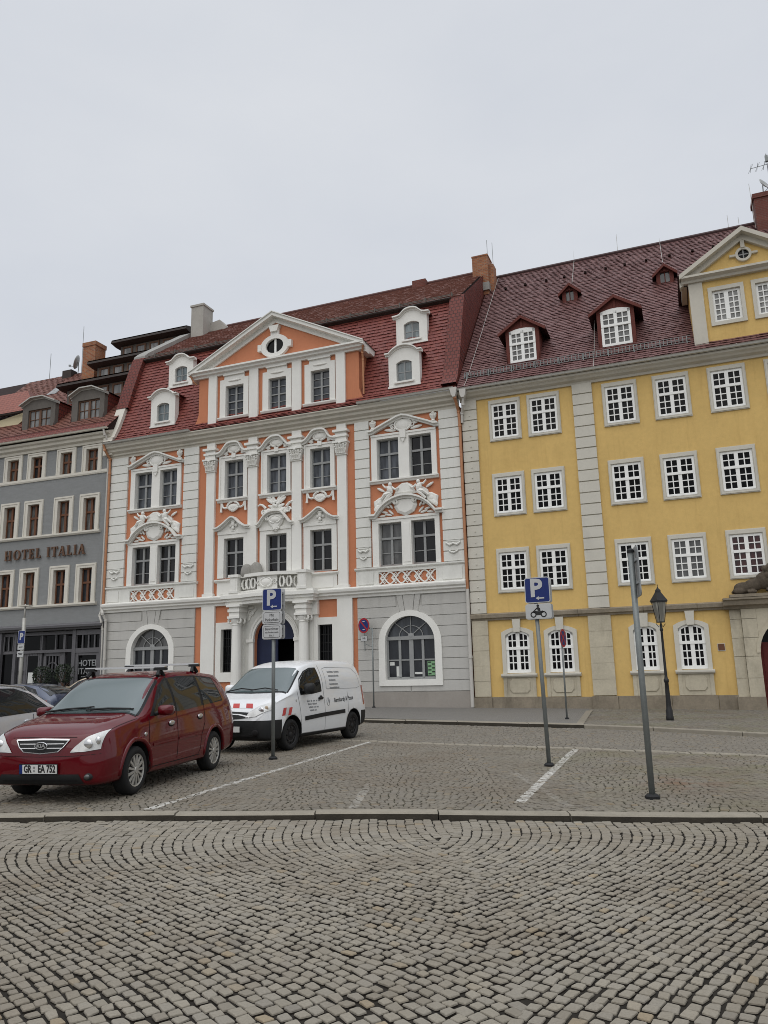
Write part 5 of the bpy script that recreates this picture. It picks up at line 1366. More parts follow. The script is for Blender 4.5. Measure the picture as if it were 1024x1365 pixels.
class Car:
    def __init__(s, T, wheels, arch_r, tumble=.03, roof_drop=.07):
        xs = [r[0] for r in T]; F = [pchip(xs, [r[k] for r in T]) for k in range(1, 7)]
        s.L = xs[-1]
        def section(x):
            zb, zbelt, zt, wm, wb, wr = [f(x) for f in F]
            zr = zt-min(roof_drop, .35*max(.02, zt-zbelt)); zm = zb+.52*(zbelt-zb)
            P = [(0, zb), (.75*wm, zb), (.93*wm, zb+.02), (.985*wm, zb+.10*(zbelt-zb)+.03), (wm, zm), (.99*wm*.5+.5*wb+.006, zm+.6*(zbelt-zm)), (wb, zbelt),
                 ((wb+wr)/2+tumble, (zbelt+zr)/2), (wr, zr), (.86*wr, zr+.62*(zt-zr)), (.5*wr, zr+.92*(zt-zr)), (0, zt)]
            return catmull(P, 4)
        st = []
        for a, b in zip(xs, xs[1:]):
            k = max(2, int((b-a)/.05))
            st += [a+(b-a)*i/k for i in range(k)]
        st.append(xs[-1])
        V = []; Fc = []
        for x in st:
            half = section(x); ring = [(x, -y, z) for y, z in half]+[(x, y, z) for y, z in half[-2:0:-1]]
            V += ring; n = len(ring)
        for i in range(len(st)-1):
            for k in range(n): q = (k+1) % n; Fc.append((i*n+k, i*n+q, (i+1)*n+q, (i+1)*n+k))
        Fc += [tuple(range(n))[::-1], tuple(range((len(st)-1)*n, len(st)*n))]
        s.V, s.F = V, Fc
        s.tree = BVHTree.FromPolygons([Vector(v) for v in V], Fc)
        s.wheels, s.ar = wheels, arch_r
    def body(s, root, paintm, lower=None):
        mb = MB(); mb.add(s.V, s.F); me = mb.mesh('body', [paintm, 'plastic'], False)
        o = put('body', me, root)
        cut = MB()
        for x, z, w in s.wheels:
            for sy in (-1, 1):
                n = 32; V = [(x+s.ar*cos(2*PI*i/n), sy*(w-.34), z+s.ar*sin(2*PI*i/n)) for i in range(n)]+[(x+s.ar*cos(2*PI*i/n), sy*(w+.5), z+s.ar*sin(2*PI*i/n)) for i in range(n)]
                cut.add(V, [tuple(range(n)), tuple(range(n, 2*n))]+[(i, (i+1) % n, n+(i+1) % n, n+i) for i in range(n)], 1)
        co = put('cutter', cut.mesh('cutter', [paintm, 'plastic']), root)
        md = o.modifiers.new('b', 'BOOLEAN'); md.operation = 'DIFFERENCE'; md.object = co; md.solver = 'EXACT'
        bpy.context.view_layer.update()
        me2 = bpy.data.meshes.new_from_object(o.evaluated_get(bpy.context.evaluated_depsgraph_get())); o.modifiers.clear(); o.data = me2
        bpy.data.objects.remove(co)
        me2.polygons.foreach_set('use_smooth', [p.material_index == 0 for p in me2.polygons])
        if lower:    # split the plastic bumper off as a part of its own
            bm = bmesh.new(); bm.from_mesh(me2)
            for co_, no_ in (((0, 0, .635), (0, 0, 1)), ((0, 0, .298), (0, 0, 1)), ((.50, 0, 0), (1, 0, 0)), ((3.97, 0, 0), (1, 0, 0))):
                bmesh.ops.bisect_plane(bm, geom=bm.verts[:]+bm.edges[:]+bm.faces[:], plane_co=co_, plane_no=no_)
            bm2 = bm.copy()
            t1 = [f for f in bm.faces if lower(f.calc_center_median())]; t2 = [f for f in bm2.faces if not lower(f.calc_center_median())]
            bmesh.ops.delete(bm, geom=t1, context='FACES'); bmesh.ops.delete(bm2, geom=t2, context='FACES')
            bm.to_mesh(me2); mb_ = bpy.data.meshes.new('bumper'); bm2.to_mesh(mb_); mb_.materials.append(M['plastic']); mb_.materials.append(M['plastic'])
            mb_.polygons.foreach_set('use_smooth', [True]*len(mb_.polygons)); put('bumper', mb_, root)
        return o
    def hit(s, o, d):
        h = s.tree.ray_cast(Vector(o), Vector(d)); return h
    def side(s, x, z, sgn=-1, off=.004):
        h, nrm, i, _ = s.hit((x, sgn*3, z), (0, -sgn, 0))
        if h is None: return Vector((x, sgn*.8, z))
        return h+nrm*off if nrm.y*sgn > 0 else h-nrm*off
    def front(s, y, z, off=.004, rear=False):
        h, nrm, i, _ = s.hit(((s.L+2 if rear else -2), y, z), ((-1 if rear else 1), 0, 0))
        if h is None: return Vector((0, y, z))
        if (nrm.x > 0) != rear: nrm = -nrm
        return h+nrm*off
    def top(s, x, y, off=.004):
        h, nrm, i, _ = s.hit((x, y, 4), (0, 0, -1))
        if h is None: return Vector((x, y, 1))
        if nrm.z < 0: nrm = -nrm
        return h+nrm*off
    def patch(s, mb, fn, lo, hi, n=10, m=6, off=.004, m_=0, **k):
        """surface patch between two boundary polylines given in the projection plane"""
        def res(P, n):
            d = [0]
            for a, b in zip(P, P[1:]): d.append(d[-1]+math.hypot(b[0]-a[0], b[1]-a[1]))
            out = []
            for i in range(n+1):
                t = d[-1]*i/n; j = 0
                while j < len(d)-2 and t > d[j+1]: j += 1
                q = (t-d[j])/max(1e-9, d[j+1]-d[j]); out.append(tuple(a+(b-a)*q for a, b in zip(P[j], P[j+1])))
            return out
        A, B = res(lo, n), res(hi, n); V = []
        for j in range(m+1):
            for i in range(n+1):
                t = j/m; V.append(fn(A[i][0]+(B[i][0]-A[i][0])*t, A[i][1]+(B[i][1]-A[i][1])*t, off=off, **k))
        mb.add(V, [(j*(n+1)+i, j*(n+1)+i+1, (j+1)*(n+1)+i+1, (j+1)*(n+1)+i) for j in range(m) for i in range(n)], m_)
    def line(s, mb, fn, pts, w, off=.003, m_=0, **k):
        P = []
        for a, b in zip(pts, pts[1:]):
            q = max(1, int(math.hypot(b[0]-a[0], b[1]-a[1])/.06)); P += [(a[0]+(b[0]-a[0])*i/q, a[1]+(b[1]-a[1])*i/q) for i in range(q)]
        P.append(pts[-1]); V = []
        for i, p in enumerate(P):
            a, b = P[max(0, i-1)], P[min(len(P)-1, i+1)]; d = Vector((b[0]-a[0], b[1]-a[1])).normalized(); nx, ny = -d.y*w/2, d.x*w/2
            V += [fn(p[0]+nx, p[1]+ny, off=off, **k), fn(p[0]-nx, p[1]-ny, off=off, **k)]
        mb.add(V, [(2*i, 2*i+1, 2*i+3, 2*i+2) for i in range(len(P)-1)], m_)

def wheel(root, x, y, z, r, w, sgn, kind):
    """sgn = outward side; tyre and rim as sub-parts of the wheel hub"""
    hub = MB(); N_ = 32
    def disc(prof, n=N_):
        V = []; F = []
        for rr, yy in prof:
            for k in range(n): t = 2*PI*k/n; V.append((rr*cos(t), yy*sgn, rr*sin(t)))
        for j in range(len(prof)-1):
            for k in range(n): q = (k+1) % n; F.append((j*n+k, j*n+q, (j+1)*n+q, (j+1)*n+k))
        return V, F
    rr = r*.66
    V, F = disc([(.001, -.02), (rr*.98, -.02), (rr*.98, -.06), (.001, -.06)]); hub.add(V, F)
    h = hub.build('wheel', 'seam', root, loc=(x, y, z))
    t = MB(); V, F = disc([(rr, -w), (r*.90, -w), (r*.98, -w*.9), (r, -w*.72), (r, -w*.28), (r*.98, -w*.1), (r*.92, 0), (r*.82, .008), (rr*1.02, .0), (rr, -.03), (rr, -w)]); t.add(V, F); t.build('tyre', 'rubber', h, True)
    g = MB(); V, F = disc([(rr*.93, -.03), (rr*.96, -.004), (rr*1.02, .002), (rr*1.02, -.03)]); g.add(V, F)
    if kind == 'alloy':
        ns = 13
        for k in range(ns):
            a = 2*PI*k/ns
            for r0, r1, w0, w1, y0, y1 in ((rr*.18, rr*.97, .016, .022, -.012, -.006),):
                ca, sa = cos(a), sin(a)
                V = []
                for q, ww, yy in ((r0, w0, y0+.014), (r1, w1, y1+.002)):
                    for e, dy in ((-ww, -.03), (-ww*.7, 0), (ww*.7, 0), (ww, -.03)): V.append((q*ca-e*sa, (yy+dy)*sgn, q*sa+e*ca))
                g.add(V, [(0, 1, 5, 4), (1, 2, 6, 5), (2, 3, 7, 6)])
        V, F = disc([(.001, .012), (rr*.2, .010), (rr*.26, -.01), (rr*.26, -.03)]); g.add(V, F)
        g.build('rim', 'alloy', h, False)
    else:
        V, F = disc([(.001, -.01), (rr*.24, -.01), (rr*.3, -.03), (rr*.5, -.035), (rr*.62, -.015), (rr*.8, -.02), (rr*.92, -.035)]); g.add(V, F)
        for k in range(8): a = 2*PI*k/8; g.blob((rr*.72*cos(a), -.012*sgn, rr*.72*sin(a)), (.022, .012, .022), 1, 8, 4)
        g.build('rim', ['steel', 'seam'], h, True)

def plate(root, P, up, txt, w=.52, h=.11, name='number_plate'):
    right = Vector((0, -1, 0)); n = right.cross(Vector(up).normalized()); P = Vector(P)
    b = MB(); u = Vector(up).normalized()
    def quad(a, c, d, e, o, m): b.add([P+right*a+u*d+n*o, P+right*c+u*d+n*o, P+right*c+u*e+n*o, P+right*a+u*e+n*o], [(0, 1, 2, 3)], m)
    V = []
    quad(-w/2-.01, w/2+.01, -h/2-.01, h/2+.01, 0, 2); quad(-w/2+.042, w/2, -h/2, h/2, .005, 0); quad(-w/2, -w/2+.04, -h/2, h/2, .005, 3)
    add_text(b, txt[0], .125, P+right*(-.145)+n*.008, right, u, .001, 1, sx=.62, bold=.004); add_text(b, txt[1], .125, P+right*(.12)+n*.008, right, u, .001, 1, sx=.66, bold=.004)
    b.add([P+right*(-.055+.016*cos(t))+u*(.02+.016*sin(t))+n*.007 for t in [k*.785 for k in range(8)]], [tuple(range(8))], 4); b.add([P+right*(-.055+.014*cos(t))+u*(-.022+.014*sin(t))+n*.007 for t in [k*.785 for k in range(8)]], [tuple(range(8))], 4)
    b.build(name, ['platewhite', 'signtext', 'plastic', 'signblue', 'signgrey'], root, recalc=False)

def mirror(root, car, x, z, sgn, m1, w=.20, h=.14, d=.15):
    p = car.side(x, z, sgn); g = MB(); y0 = p.y
    g.tube([(x, y0-.03*sgn, z-.03), (x-.0, y0+.07*sgn, z)], .03, 8, 1)
    c = (x-.0, y0+.05*sgn+w/2*sgn, z+.03); V = []; F = []; n = 16
    prof = [(.06, -d*.55), (.5, -d*.5), (.85, -d*.3), (1, .0), (1, d*.45), (.9, d*.5)]
    for s_, xx in prof:
        for k in range(n):
            t = 2*PI*k/n; ct, st_ = cos(t), sin(t); q = lambda v: math.copysign(abs(v)**.55, v)
            V.append((c[0]+xx, c[1]+w/2*s_*q(ct), c[2]+h/2*s_*q(st_)))
    for j in range(len(prof)-1):
        for k in range(n): r_ = (k+1) % n; F.append((j*n+k, j*n+r_, (j+1)*n+r_, (j+1)*n+k))
    F += [tuple(range(n)), tuple(range((len(prof)-1)*n, len(prof)*n))]
    g.add(V, F); o = g.build('wing_mirror', [m1, 'plastic'], root, True)
    return o

def car_root(name, label, pos, hd, z=.1):
    return thing(name, label, 'car' if 'van' not in name else 'van', (pos[0], pos[1], z), PI/2-hd)

# ---- red compact people carrier
T_RED = [(0, .33, .56, .66, .56, .54, .46), (.04, .25, .66, .775, .68, .64, .54), (.14, .215, .76, .875, .785, .735, .62), (.34, .21, .83, .945, .84, .775, .66), (.62, .21, .88, 1.005, .862, .80, .70), (.98, .21, .93, 1.075, .868, .818, .71),
         (1.22, .21, .935, 1.20, .868, .822, .68), (1.55, .21, .95, 1.42, .868, .825, .635), (1.85, .21, .965, 1.55, .868, .825, .61), (2.3, .21, .98, 1.62, .868, .825, .605), (3.0, .21, 1.0, 1.635, .866, .82, .605), (3.6, .22, 1.02, 1.60, .86, .805, .59),
         (4.0, .25, 1.04, 1.575, .845, .785, .575), (4.24, .28, 1.04, 1.49, .825, .765, .56), (4.38, .32, 1.0, 1.22, .80, .74, .57), (4.44, .36, .80, .90, .76, .69, .56), (4.47, .42, .60, .70, .68, .62, .5)]
RX, RZ, RW = (.86, 3.43), .312, .80
car = Car(T_RED, [(x, RZ, .86) for x in RX], .375)
root = car_root('red_car', 'dark red people carrier with roof bars and number plate GR EA 752', (-4.40, 10.12), .19)
car.body(root, 'redpaint')
for x in RX:
    for sg in (-1, 1): wheel(root, x, sg*(RW+.05), RZ, RZ, .20, sg, 'alloy')
g = MB(); car.patch(g, car.top, [(1.00, .74), (.94, .4), (.92, 0), (.94, -.4), (1.00, -.74)], [(1.80, .60), (1.77, .3), (1.76, 0), (1.77, -.3), (1.80, -.60)], 20, 14, .005); g.build('windscreen', 'windscreen', root, True)
g = MB(); car.patch(g, car.top, [(.955, .76), (.90, .4), (.88, 0), (.90, -.4), (.955, -.76)], [(1.0, .74), (.94, .4), (.92, 0), (.94, -.4), (1.0, -.74)], 20, 2, .004); car.line(g, car.top, [(1.0, -.745), (1.8, -.605)], .03, .006); car.line(g, car.top, [(1.0, .745), (1.8, .605)], .03, .006); car.line(g, car.top, [(1.80, -.60), (1.765, -.3), (1.755, 0), (1.765, .3), (1.80, .60)], .03, .006)
g.build('windscreen_trim', 'plastic', root)
g = MB()
for y0, y1 in ((.62, -.02), (-.02+.02, -.62)):
    p = [car.top(.97, y0, off=.03), car.top(1.01, (y0+y1)/2, off=.035), car.top(1.05, y1, off=.03)]; g.tube(p, .014, 6); p2 = [car.top(.985, y0-.06, off=.018), car.top(1.045, (y0+y1)/2-.05, off=.018), car.top(1.09, y1-.03, off=.018)]; g.tube(p2, .010, 6)
g.build('wiper', 'plastic', root)
for sg in (-1, 1):
    g = MB()
    car.patch(g, car.side, [(1.36, 1.0), (2.02, 1.01)], [(1.78, 1.37), (2.02, 1.49)], 8, 8, .005, sgn=sg)
    car.patch(g, car.side, [(2.09, 1.01), (2.98, 1.055)], [(2.09, 1.495), (2.98, 1.515)], 10, 8, .005, sgn=sg)
    car.patch(g, car.side, [(3.07, 1.06), (3.86, 1.12)], [(3.07, 1.515), (3.74, 1.47)], 8, 8, .005, sgn=sg)
    go = g.build('side_window', 'carglass', root, True)
    g = MB(); car.patch(g, car.side, [(1.26, .985), (3.92, 1.10)], [(1.76, 1.40), (2.0, 1.505), (2.4, 1.53), (3.0, 1.54), (3.78, 1.495)], 36, 8, .0025, sgn=sg); g.build('window_frame', 'plastic', root, True)
    g = MB()
    for pts in ([(1.22, .98), (1.18, .70), (1.16, .42), (1.24, .30)], [(2.05, 1.52), (2.06, 1.0), (2.04, .34)], [(3.02, 1.53), (3.06, 1.05), (3.04, .80), (2.90, .62), (2.86, .40), (2.80, .33)], [(1.2, .305), (2.85, .315)]): car.line(g, car.side, pts, .012, .003, sgn=sg)
    g.build('panel_gap', 'seam', root)
    g = MB(); car.line(g, car.side, [(1.28, .60), (2.00, .615)], .035, .010, sgn=sg); car.line(g, car.side, [(2.08, .617), (2.78, .635)], .035, .010, sgn=sg); g.build('side_moulding', 'redpaint', root)
    for x, z in ((1.86, .86), (2.86, .90)):
        p = car.side(x, z, sg, .012); g = MB(); g.blob(p, (.095, .016, .036), 0, 12, 6); g.blob((p.x, p.y-.006*sg+.0, p.z-.012), (.10, .01, .045), 1, 12, 6); g.build('door_handle', ['chrome', 'seam'], root, True)
    p = car.side(1.08, .76, sg, .006); g = MB(); g.blob(p, (.045, .010, .028), 0, 10, 6); g.build('indicator', 'chrome', root, True)
    # wheel arch flares
    for wx in RX:
        g = MB(); pts = []; 
        for i in range(17):
            a = PI*(-.02+1.04*i/16); pts.append(car.side(wx+.405*cos(a), max(.22, RZ+.405*sin(a)), sg, -.012))
        g.tube(pts, .034, 8); g.build('wheel_arch', 'redpaint', root, True)
    mirror(root, car, 1.42, 1.03, sg, 'redpaint', .22, .15, .16)
    g = MB(); car.patch(g, car.side, [(.16, .60), (.60, .64)], [(.22, .74), (.64, .835)], 8, 6, .010, sgn=sg)
    q = MB(); car.patch(q, lambda y, z, off: car.front(y, z, off), [(sg*.46, .60), (sg*.74, .61)], [(sg*.50, .70), (sg*.72, .80)], 8, 6, .010)
    q = MB()
    def hl(u, t, off=.01, sg=sg): # headlamp wraps from the nose onto the wing
        y = sg*(.40+.36*u); return car.front(y, t, off)
    car.patch(q, hl, [(.02, .625), (.5, .63), (.97, .655)], [(.16, .685), (.5, .80), (.97, .875)], 14, 8, .010); lam = q.build('headlamp', 'headlamp', root, True)
    q = MB(); c = car.front(sg*.62, .715, .012); q.blob((c.x+.0, c.y, c.z), (.02, .065, .06), 0, 12, 8); c = car.front(sg*.71, .755, .012); q.blob((c.x, c.y, c.z), (.02, .04, .05), 0, 12, 8); q.build('lamp_reflector', 'chrome', lam, True)
    q = MB(); c = car.front(sg*.64, .33, .0); q.blob((c.x+.004, c.y, c.z), (.02, .075, .045), 1, 12, 8); q.blob((c.x-.006, c.y, c.z), (.02, .042, .032), 0, 12, 8); q.build('fog_lamp', ['foglens', 'plastic'], root, True)
    q = MB(); car.patch(q, lambda z, y, off: car.front(y, z, off, rear=True), [(.78, sg*.70), (.78, sg*.56)], [(1.10, sg*.70), (1.15, sg*.56)], 6, 6, .01); q.build('tail_lamp', 'taillamp', root, True)
g = MB()
gl = lambda y, z, off: car.front(y, z, off)
car.patch(g, gl, [(-.34, .72), (-.24, .635), (0, .615), (.24, .635), (.34, .72)], [(-.36, .77), (0, .775), (.36, .77)], 20, 6, .008, 0); gr = g.build('grille', 'plastic', root, True)
g = MB(); car.line(g, gl, [(-.37, .77), (0, .778), (.37, .77)], .014, .016); car.line(g, gl, [(-.37, .77), (-.31, .69), (-.24, .635), (0, .613), (.24, .635), (.31, .69), (.37, .77)], .010, .016)
car.line(g, gl, [(-.31, .725), (.31, .725)], .007, .014); car.line(g, gl, [(-.29, .675), (.29, .675)], .007, .014); g.build('grille_bar', 'chrome', gr)
g = MB(); c = car.front(0, .70, .02); n = 20; pts = [(c.x, -.085*cos(2*PI*i/n), c.z+.042*sin(2*PI*i/n)) for i in range(n+1)]
g.add([(c.x-.004, p[1], p[2]) for p in pts[:-1]], [tuple(range(n))], 0); g.tube([(p[0]-.006, p[1], p[2]) for p in pts], .007, 6, 1)
add_text(g, 'KIA', .062, (c.x-.008, 0, c.z), (0, -1, 0), (0, 0, 1), .002, 1, sx=1.25, bold=.003); g.build('badge', ['plastic', 'chrome'], gr)
g = MB(); car.patch(g, gl, [(-.60, .245), (0, .235), (.60, .245)], [(-.54, .365), (0, .36), (.54, .365)], 20, 5, .006); lo = g.build('lower_intake', 'plastic', root, True)
g = MB(); car.line(g, gl, [(-.52, .29), (.52, .29)], .012, .014, 0); g.build('intake_bar', 'seam', lo)
g = MB(); car.line(g, gl, [(-.76, .60), (-.4, .58), (0, .572), (.4, .58), (.76, .60)], .005, .003); car.line(g, car.top, [(.30, -.74), (.60, -.765), (.94, -.79)], .006, .003); car.line(g, car.top, [(.30, .74), (.60, .765), (.94, .79)], .006, .003)
car.line(g, gl, [(-.45, .80), (0, .81), (.45, .80)], .005, .003); g.build('panel_gap', 'seam', root)
P = car.front(0, .43, .02); plate(root, (P.x-.015, .0, .43), (-.10, 0, 1), ('GR', 'EA 752'))
# roof bars
for x in (1.98, 3.16):
    rk = MB()
    z = max(car.top(x, .5).z, 0)+.11
    pts = [(x, -.66, z), (x, .66, z)]; rk.box(x-.03, x+.03, -.66, .66, z-.012, z+.018, 0)
    for sg in (-1, 1):
        t = car.top(x, sg*.545); V = [(x-.11, sg*.60, t.z-.03), (x+.11, sg*.60, t.z-.03), (x+.04, sg*.54, z), (x-.04, sg*.54, z)]
        rk.tube([(x-.10, sg*.585, t.z-.01), (x, sg*.56, z-.025), (x+.10, sg*.585, t.z-.01)], .032, 6, 1); rk.box(x-.045, x+.045, min(sg*-.66, sg*-.50), max(sg*-.66, sg*-.50), z-.04, z+.0, 1)
    rk.build('roof_bar', ['chrome', 'plastic'], root)
g = MB(); car.line(g, car.top, [(1.86, -.50), (2.6, -.50), (3.9, -.47)], .02, .004); car.line(g, car.top, [(1.86, .50), (2.6, .50), (3.9, .47)], .02, .004); g.build('roof_seam', 'plastic', root)

# ---- white delivery van
T_VAN = [(0, .34, .58, .68, .60, .56, .46), (.05, .27, .68, .78, .74, .68, .56), (.16, .24, .80, .90, .835, .77, .64), (.36, .23, .92, 1.02, .885, .82, .70), (.62, .22, 1.0, 1.11, .91, .85, .745), (.84, .22, 1.05, 1.19, .915, .862, .76),
         (1.1, .22, 1.08, 1.41, .917, .868, .72), (1.42, .22, 1.10, 1.64, .917, .87, .675), (1.72, .22, 1.11, 1.755, .917, .872, .68), (2.1, .22, 1.12, 1.815, .917, .873, .70), (2.9, .22, 1.12, 1.835, .917, .873, .715), (3.7, .24, 1.12, 1.82, .912, .87, .71), (4.05, .27, 1.11, 1.77, .90, .86, .695), (4.2, .30, 1.06, 1.58, .885, .845, .68), (4.26, .34, .95, 1.20, .87, .82, .64), (4.29, .40, .72, .84, .82, .76, .56)]
VX, VZ = (.88, 3.58), .312
car = Car(T_VAN, [(x, VZ, .91) for x in VX], .385, .045, .11)
root = car_root('white_van', 'white delivery van with black bumper and warning tape behind the red car', (-3.18, 15.95), .44)
blk = lambda c: c.z < .298 or (c.z < .635 and (c.x < .50 or c.x > 3.97))
car.body(root, 'whitepaint', blk)
for x in VX:
    for sg in (-1, 1): wheel(root, x, sg*.885, VZ, VZ, .20, sg, 'steel')
g = MB(); car.patch(g, car.top, [(.875, .77), (.79, .4), (.765, 0), (.79, -.4), (.875, -.77)], [(1.50, .655), (1.46, .3), (1.45, 0), (1.46, -.3), (1.50, -.655)], 20, 14, .005); g.build('windscreen', 'windscreen', root, True)
g = MB(); car.line(g, car.top, [(.87, -.785), (1.5, -.665), (1.46, -.3), (1.45, 0), (1.46, .3), (1.50, .665), (.87, .785)], .03, .004); car.patch(g, car.top, [(.82, .79), (.73, .4), (.70, 0), (.73, -.4), (.82, -.79)], [(.875, .77), (.79, .4), (.765, 0), (.79, -.4), (.875, -.77)], 20, 2, .004); g.build('windscreen_trim', 'plastic', root)
g = MB()
for ys in ((.70, .35, .05), (.08, -.25, -.58)):
    g.tube([car.top(.82, ys[0], off=.03), car.top(.88, ys[1], off=.04), car.top(.84, ys[2], off=.03)], .013, 6)
g.build('wiper', 'plastic', root)
for sg in (-1, 1):
    g = MB(); car.patch(g, car.side, [(1.26, 1.10), (1.6, 1.105), (2.12, 1.145)], [(1.27, 1.24), (1.40, 1.40), (1.62, 1.55), (1.86, 1.62), (2.06, 1.63)], 14, 10, .006, sgn=sg); g.build('side_window', 'carglass', root, True)
    g = MB(); car.line(g, car.side, [(1.26, 1.095), (1.7, 1.10), (2.13, 1.14), (2.07, 1.64), (1.86, 1.635), (1.62, 1.565), (1.38, 1.41), (1.255, 1.24), (1.26, 1.095)], .025, .004, sgn=sg); g.build('window_frame', 'plastic', root)
    g = MB()
    for pts in ([(1.14, 1.16), (1.19, .80), (1.22, .50), (1.24, .32)], [(2.19, 1.70), (2.21, 1.2), (2.22, .80), (2.22, .31)], [(1.24, .305), (3.15, .305)], [(3.3, .62), (3.32, 1.0), (3.32, 1.1)]): car.line(g, car.side, pts, .012, .003, sgn=sg)
    if sg < 0 or True: car.line(g, car.side, [(2.36, 1.18), (2.34, 1.62), (2.5, 1.65), (3.7, 1.63), (3.92, 1.50), (4.0, 1.20), (3.8, 1.16), (2.36, 1.18)], .008, .003, sgn=sg)
    g.build('panel_gap', 'seamlight', root)
    g = MB(); car.line(g, car.side, [(1.36, .60), (2.15, .635), (3.14, .66)], .085, .010, sgn=sg); g.build('side_moulding', 'plastic', root)
    for x, z in ((2.06, .99),): p = car.side(x, z, sg, .014); g = MB(); g.blob(p, (.12, .018, .034), 0, 12, 6); g.blob((p.x, p.y, p.z+.02), (.05, .015, .04), 0, 10, 6); g.build('door_handle', 'plastic', root, True)
    p = car.side(1.06, .98, sg, .006); g = MB(); g.blob(p, (.018, .008, .03), 0, 10, 6); g.build('indicator', 'zinc', root, True)
    mirror(root, car, 1.36, 1.18, sg, 'plastic' if sg < 0 else 'whitepaint', .23, .22, .17)
    q = MB()
    def hl(u, t, off=.01, sg=sg): return car.front(sg*(.40+.42*u), t, off)
    car.patch(q, hl, [(-.08, .69), (.45, .71), (.98, .83)], [(.04, .79), (.45, .91), (.98, .985)], 14, 8, .014); lam = q.build('headlamp', 'headlamp', root, True)
    q = MB(); c = car.front(sg*.66, .82, .014); q.blob((c.x, c.y, c.z), (.02, .07, .06), 0, 12, 8); c = car.front(sg*.74, .86, .014); q.blob((c.x, c.y, c.z), (.02, .045, .045), 1, 12, 8); q.build('lamp_reflector', ['chrome', 'amberpale'], lam, True)
    q = MB(); c = car.front(sg*.60, .40, .004); q.blob((c.x, c.y, c.z), (.03, .075, .065), 0, 14, 8); q.build('fog_lamp', 'seam', root, True)
    q = MB(); car.patch(q, car.side, [(4.10, .76), (4.18, .76)], [(4.06, 1.22), (4.14, 1.22)], 3, 6, .006, sgn=sg); q.build('tail_lamp', 'taillamp', root, True)
    q = MB()     # warning tape blocks behind the headlamp
    for x0, x1, m in ((.56, .66, 0), (.66, .76, 1), (.76, .87, 0)): car.patch(q, car.side, [(x0-.05, .70), (x1-.05, .705)], [(x0+.03, .85), (x1+.03, .855)], 3, 4, .005, m, sgn=sg)
    q.build('warning_tape', ['reflred', 'signwhite'], root)
q = MB()
for y0, m in ((.30, 0), (.14, 1), (-.02, 0), (-.18, 1), (-.34, 0)): car.patch(q, lambda y, x, off: car.top(x, y, off), [(y0+.05, .13), (y0-.11, .13)], [(y0+.12, .24), (y0-.04, .24)], 4, 4, .005, m)
q.build('warning_tape', ['reflred', 'whitepaint'], root)
gl = lambda y, z, off: car.front(y, z, off)
g = MB(); car.patch(g, gl, [(-.42, .685), (0, .655), (.42, .685)], [(-.44, .785), (0, .805), (.44, .785)], 16, 4, .008); gr = g.build('grille', 'plastic', root, True)
g = MB(); car.line(g, gl, [(-.46, .70), (-.2, .745), (0, .75), (.2, .745), (.46, .70)], .022, .02); g.build('grille_bar', 'chrome', gr)
g = MB(); c = car.front(0, .745, .02); n = 4; g.add([(c.x-.012, 0, c.z+.075), (c.x-.012, -.05, c.z), (c.x-.012, 0, c.z-.075), (c.x-.012, .05, c.z), (c.x-.013, 0, c.z+.04), (c.x-.013, -.025, c.z), (c.x-.013, 0, c.z-.04), (c.x-.013, .025, c.z)], [(0, 1, 5, 4), (1, 2, 6, 5), (2, 3, 7, 6), (3, 0, 4, 7)]); g.build('badge', 'chrome', gr, recalc=False)
g = MB(); car.patch(g, gl, [(-.66, .30), (0, .29), (.66, .30)], [(-.62, .36), (0, .36), (.62, .36)], 14, 3, .004); g.build('lower_intake', 'seam', root)
P = car.front(0, .47, .02); plate(root, (P.x-.02, 0, .47), (0, 0, 1), ('GR', ''))
pj = lambda v: car.side(v.x, v.z, -1, .005)
g = MB()
add_text(g, 'Bernhardy & Posse', .14, (3.12, -1, .93), (1, 0, .035), (0, 0, 1), .001, 0, sx=.86, bold=.001, proj=pj)
g.build('van_lettering', 'vantext', root, recalc=False); g = MB()
n = 18; g.tube([car.side(2.38+.06*cos(2*PI*i/n), .90+.085*sin(2*PI*i/n), -1, .004) for i in range(n+1)], .005, 4, 1); g.tube([car.side(2.36, .88, -1, .005), car.side(2.40, .95, -1, .005), car.side(2.43, .86, -1, .005)], .006, 4, 1)
g.build('emblem', ['vantext', 'vantext2'], root, recalc=False)
def tiny(x, z, words, m, h=.042):
    for w_ in words:   # small print too fine to read: short words of strokes
        k = 0; g = MB()
        while k < w_: car.patch(g, car.side, [(x, z), (x+.022, z)], [(x, z+h*R.choice((.7, .7, 1.))), (x+.022, z+h*.8)], 1, 1, .004, m, sgn=-1); x += .030; k += 1
        x += .035; g.build('small_print', ['vantext', 'vantext2'], root, recalc=False)
for z, ws in ((1.53, (9, 8)), (1.44, (16,)), (1.35, (10,)), (1.26, (13,)), (1.18, (15,))): tiny(2.52, z, ws, 1)
for z, ws in ((.93, (4, 2, 3, 2, 3)), (.865, (5, 6)), (.80, (6, 2, 3)), (.735, (5, 3))): tiny(1.48+(.93-z)*.5, z, ws, 1, .04)

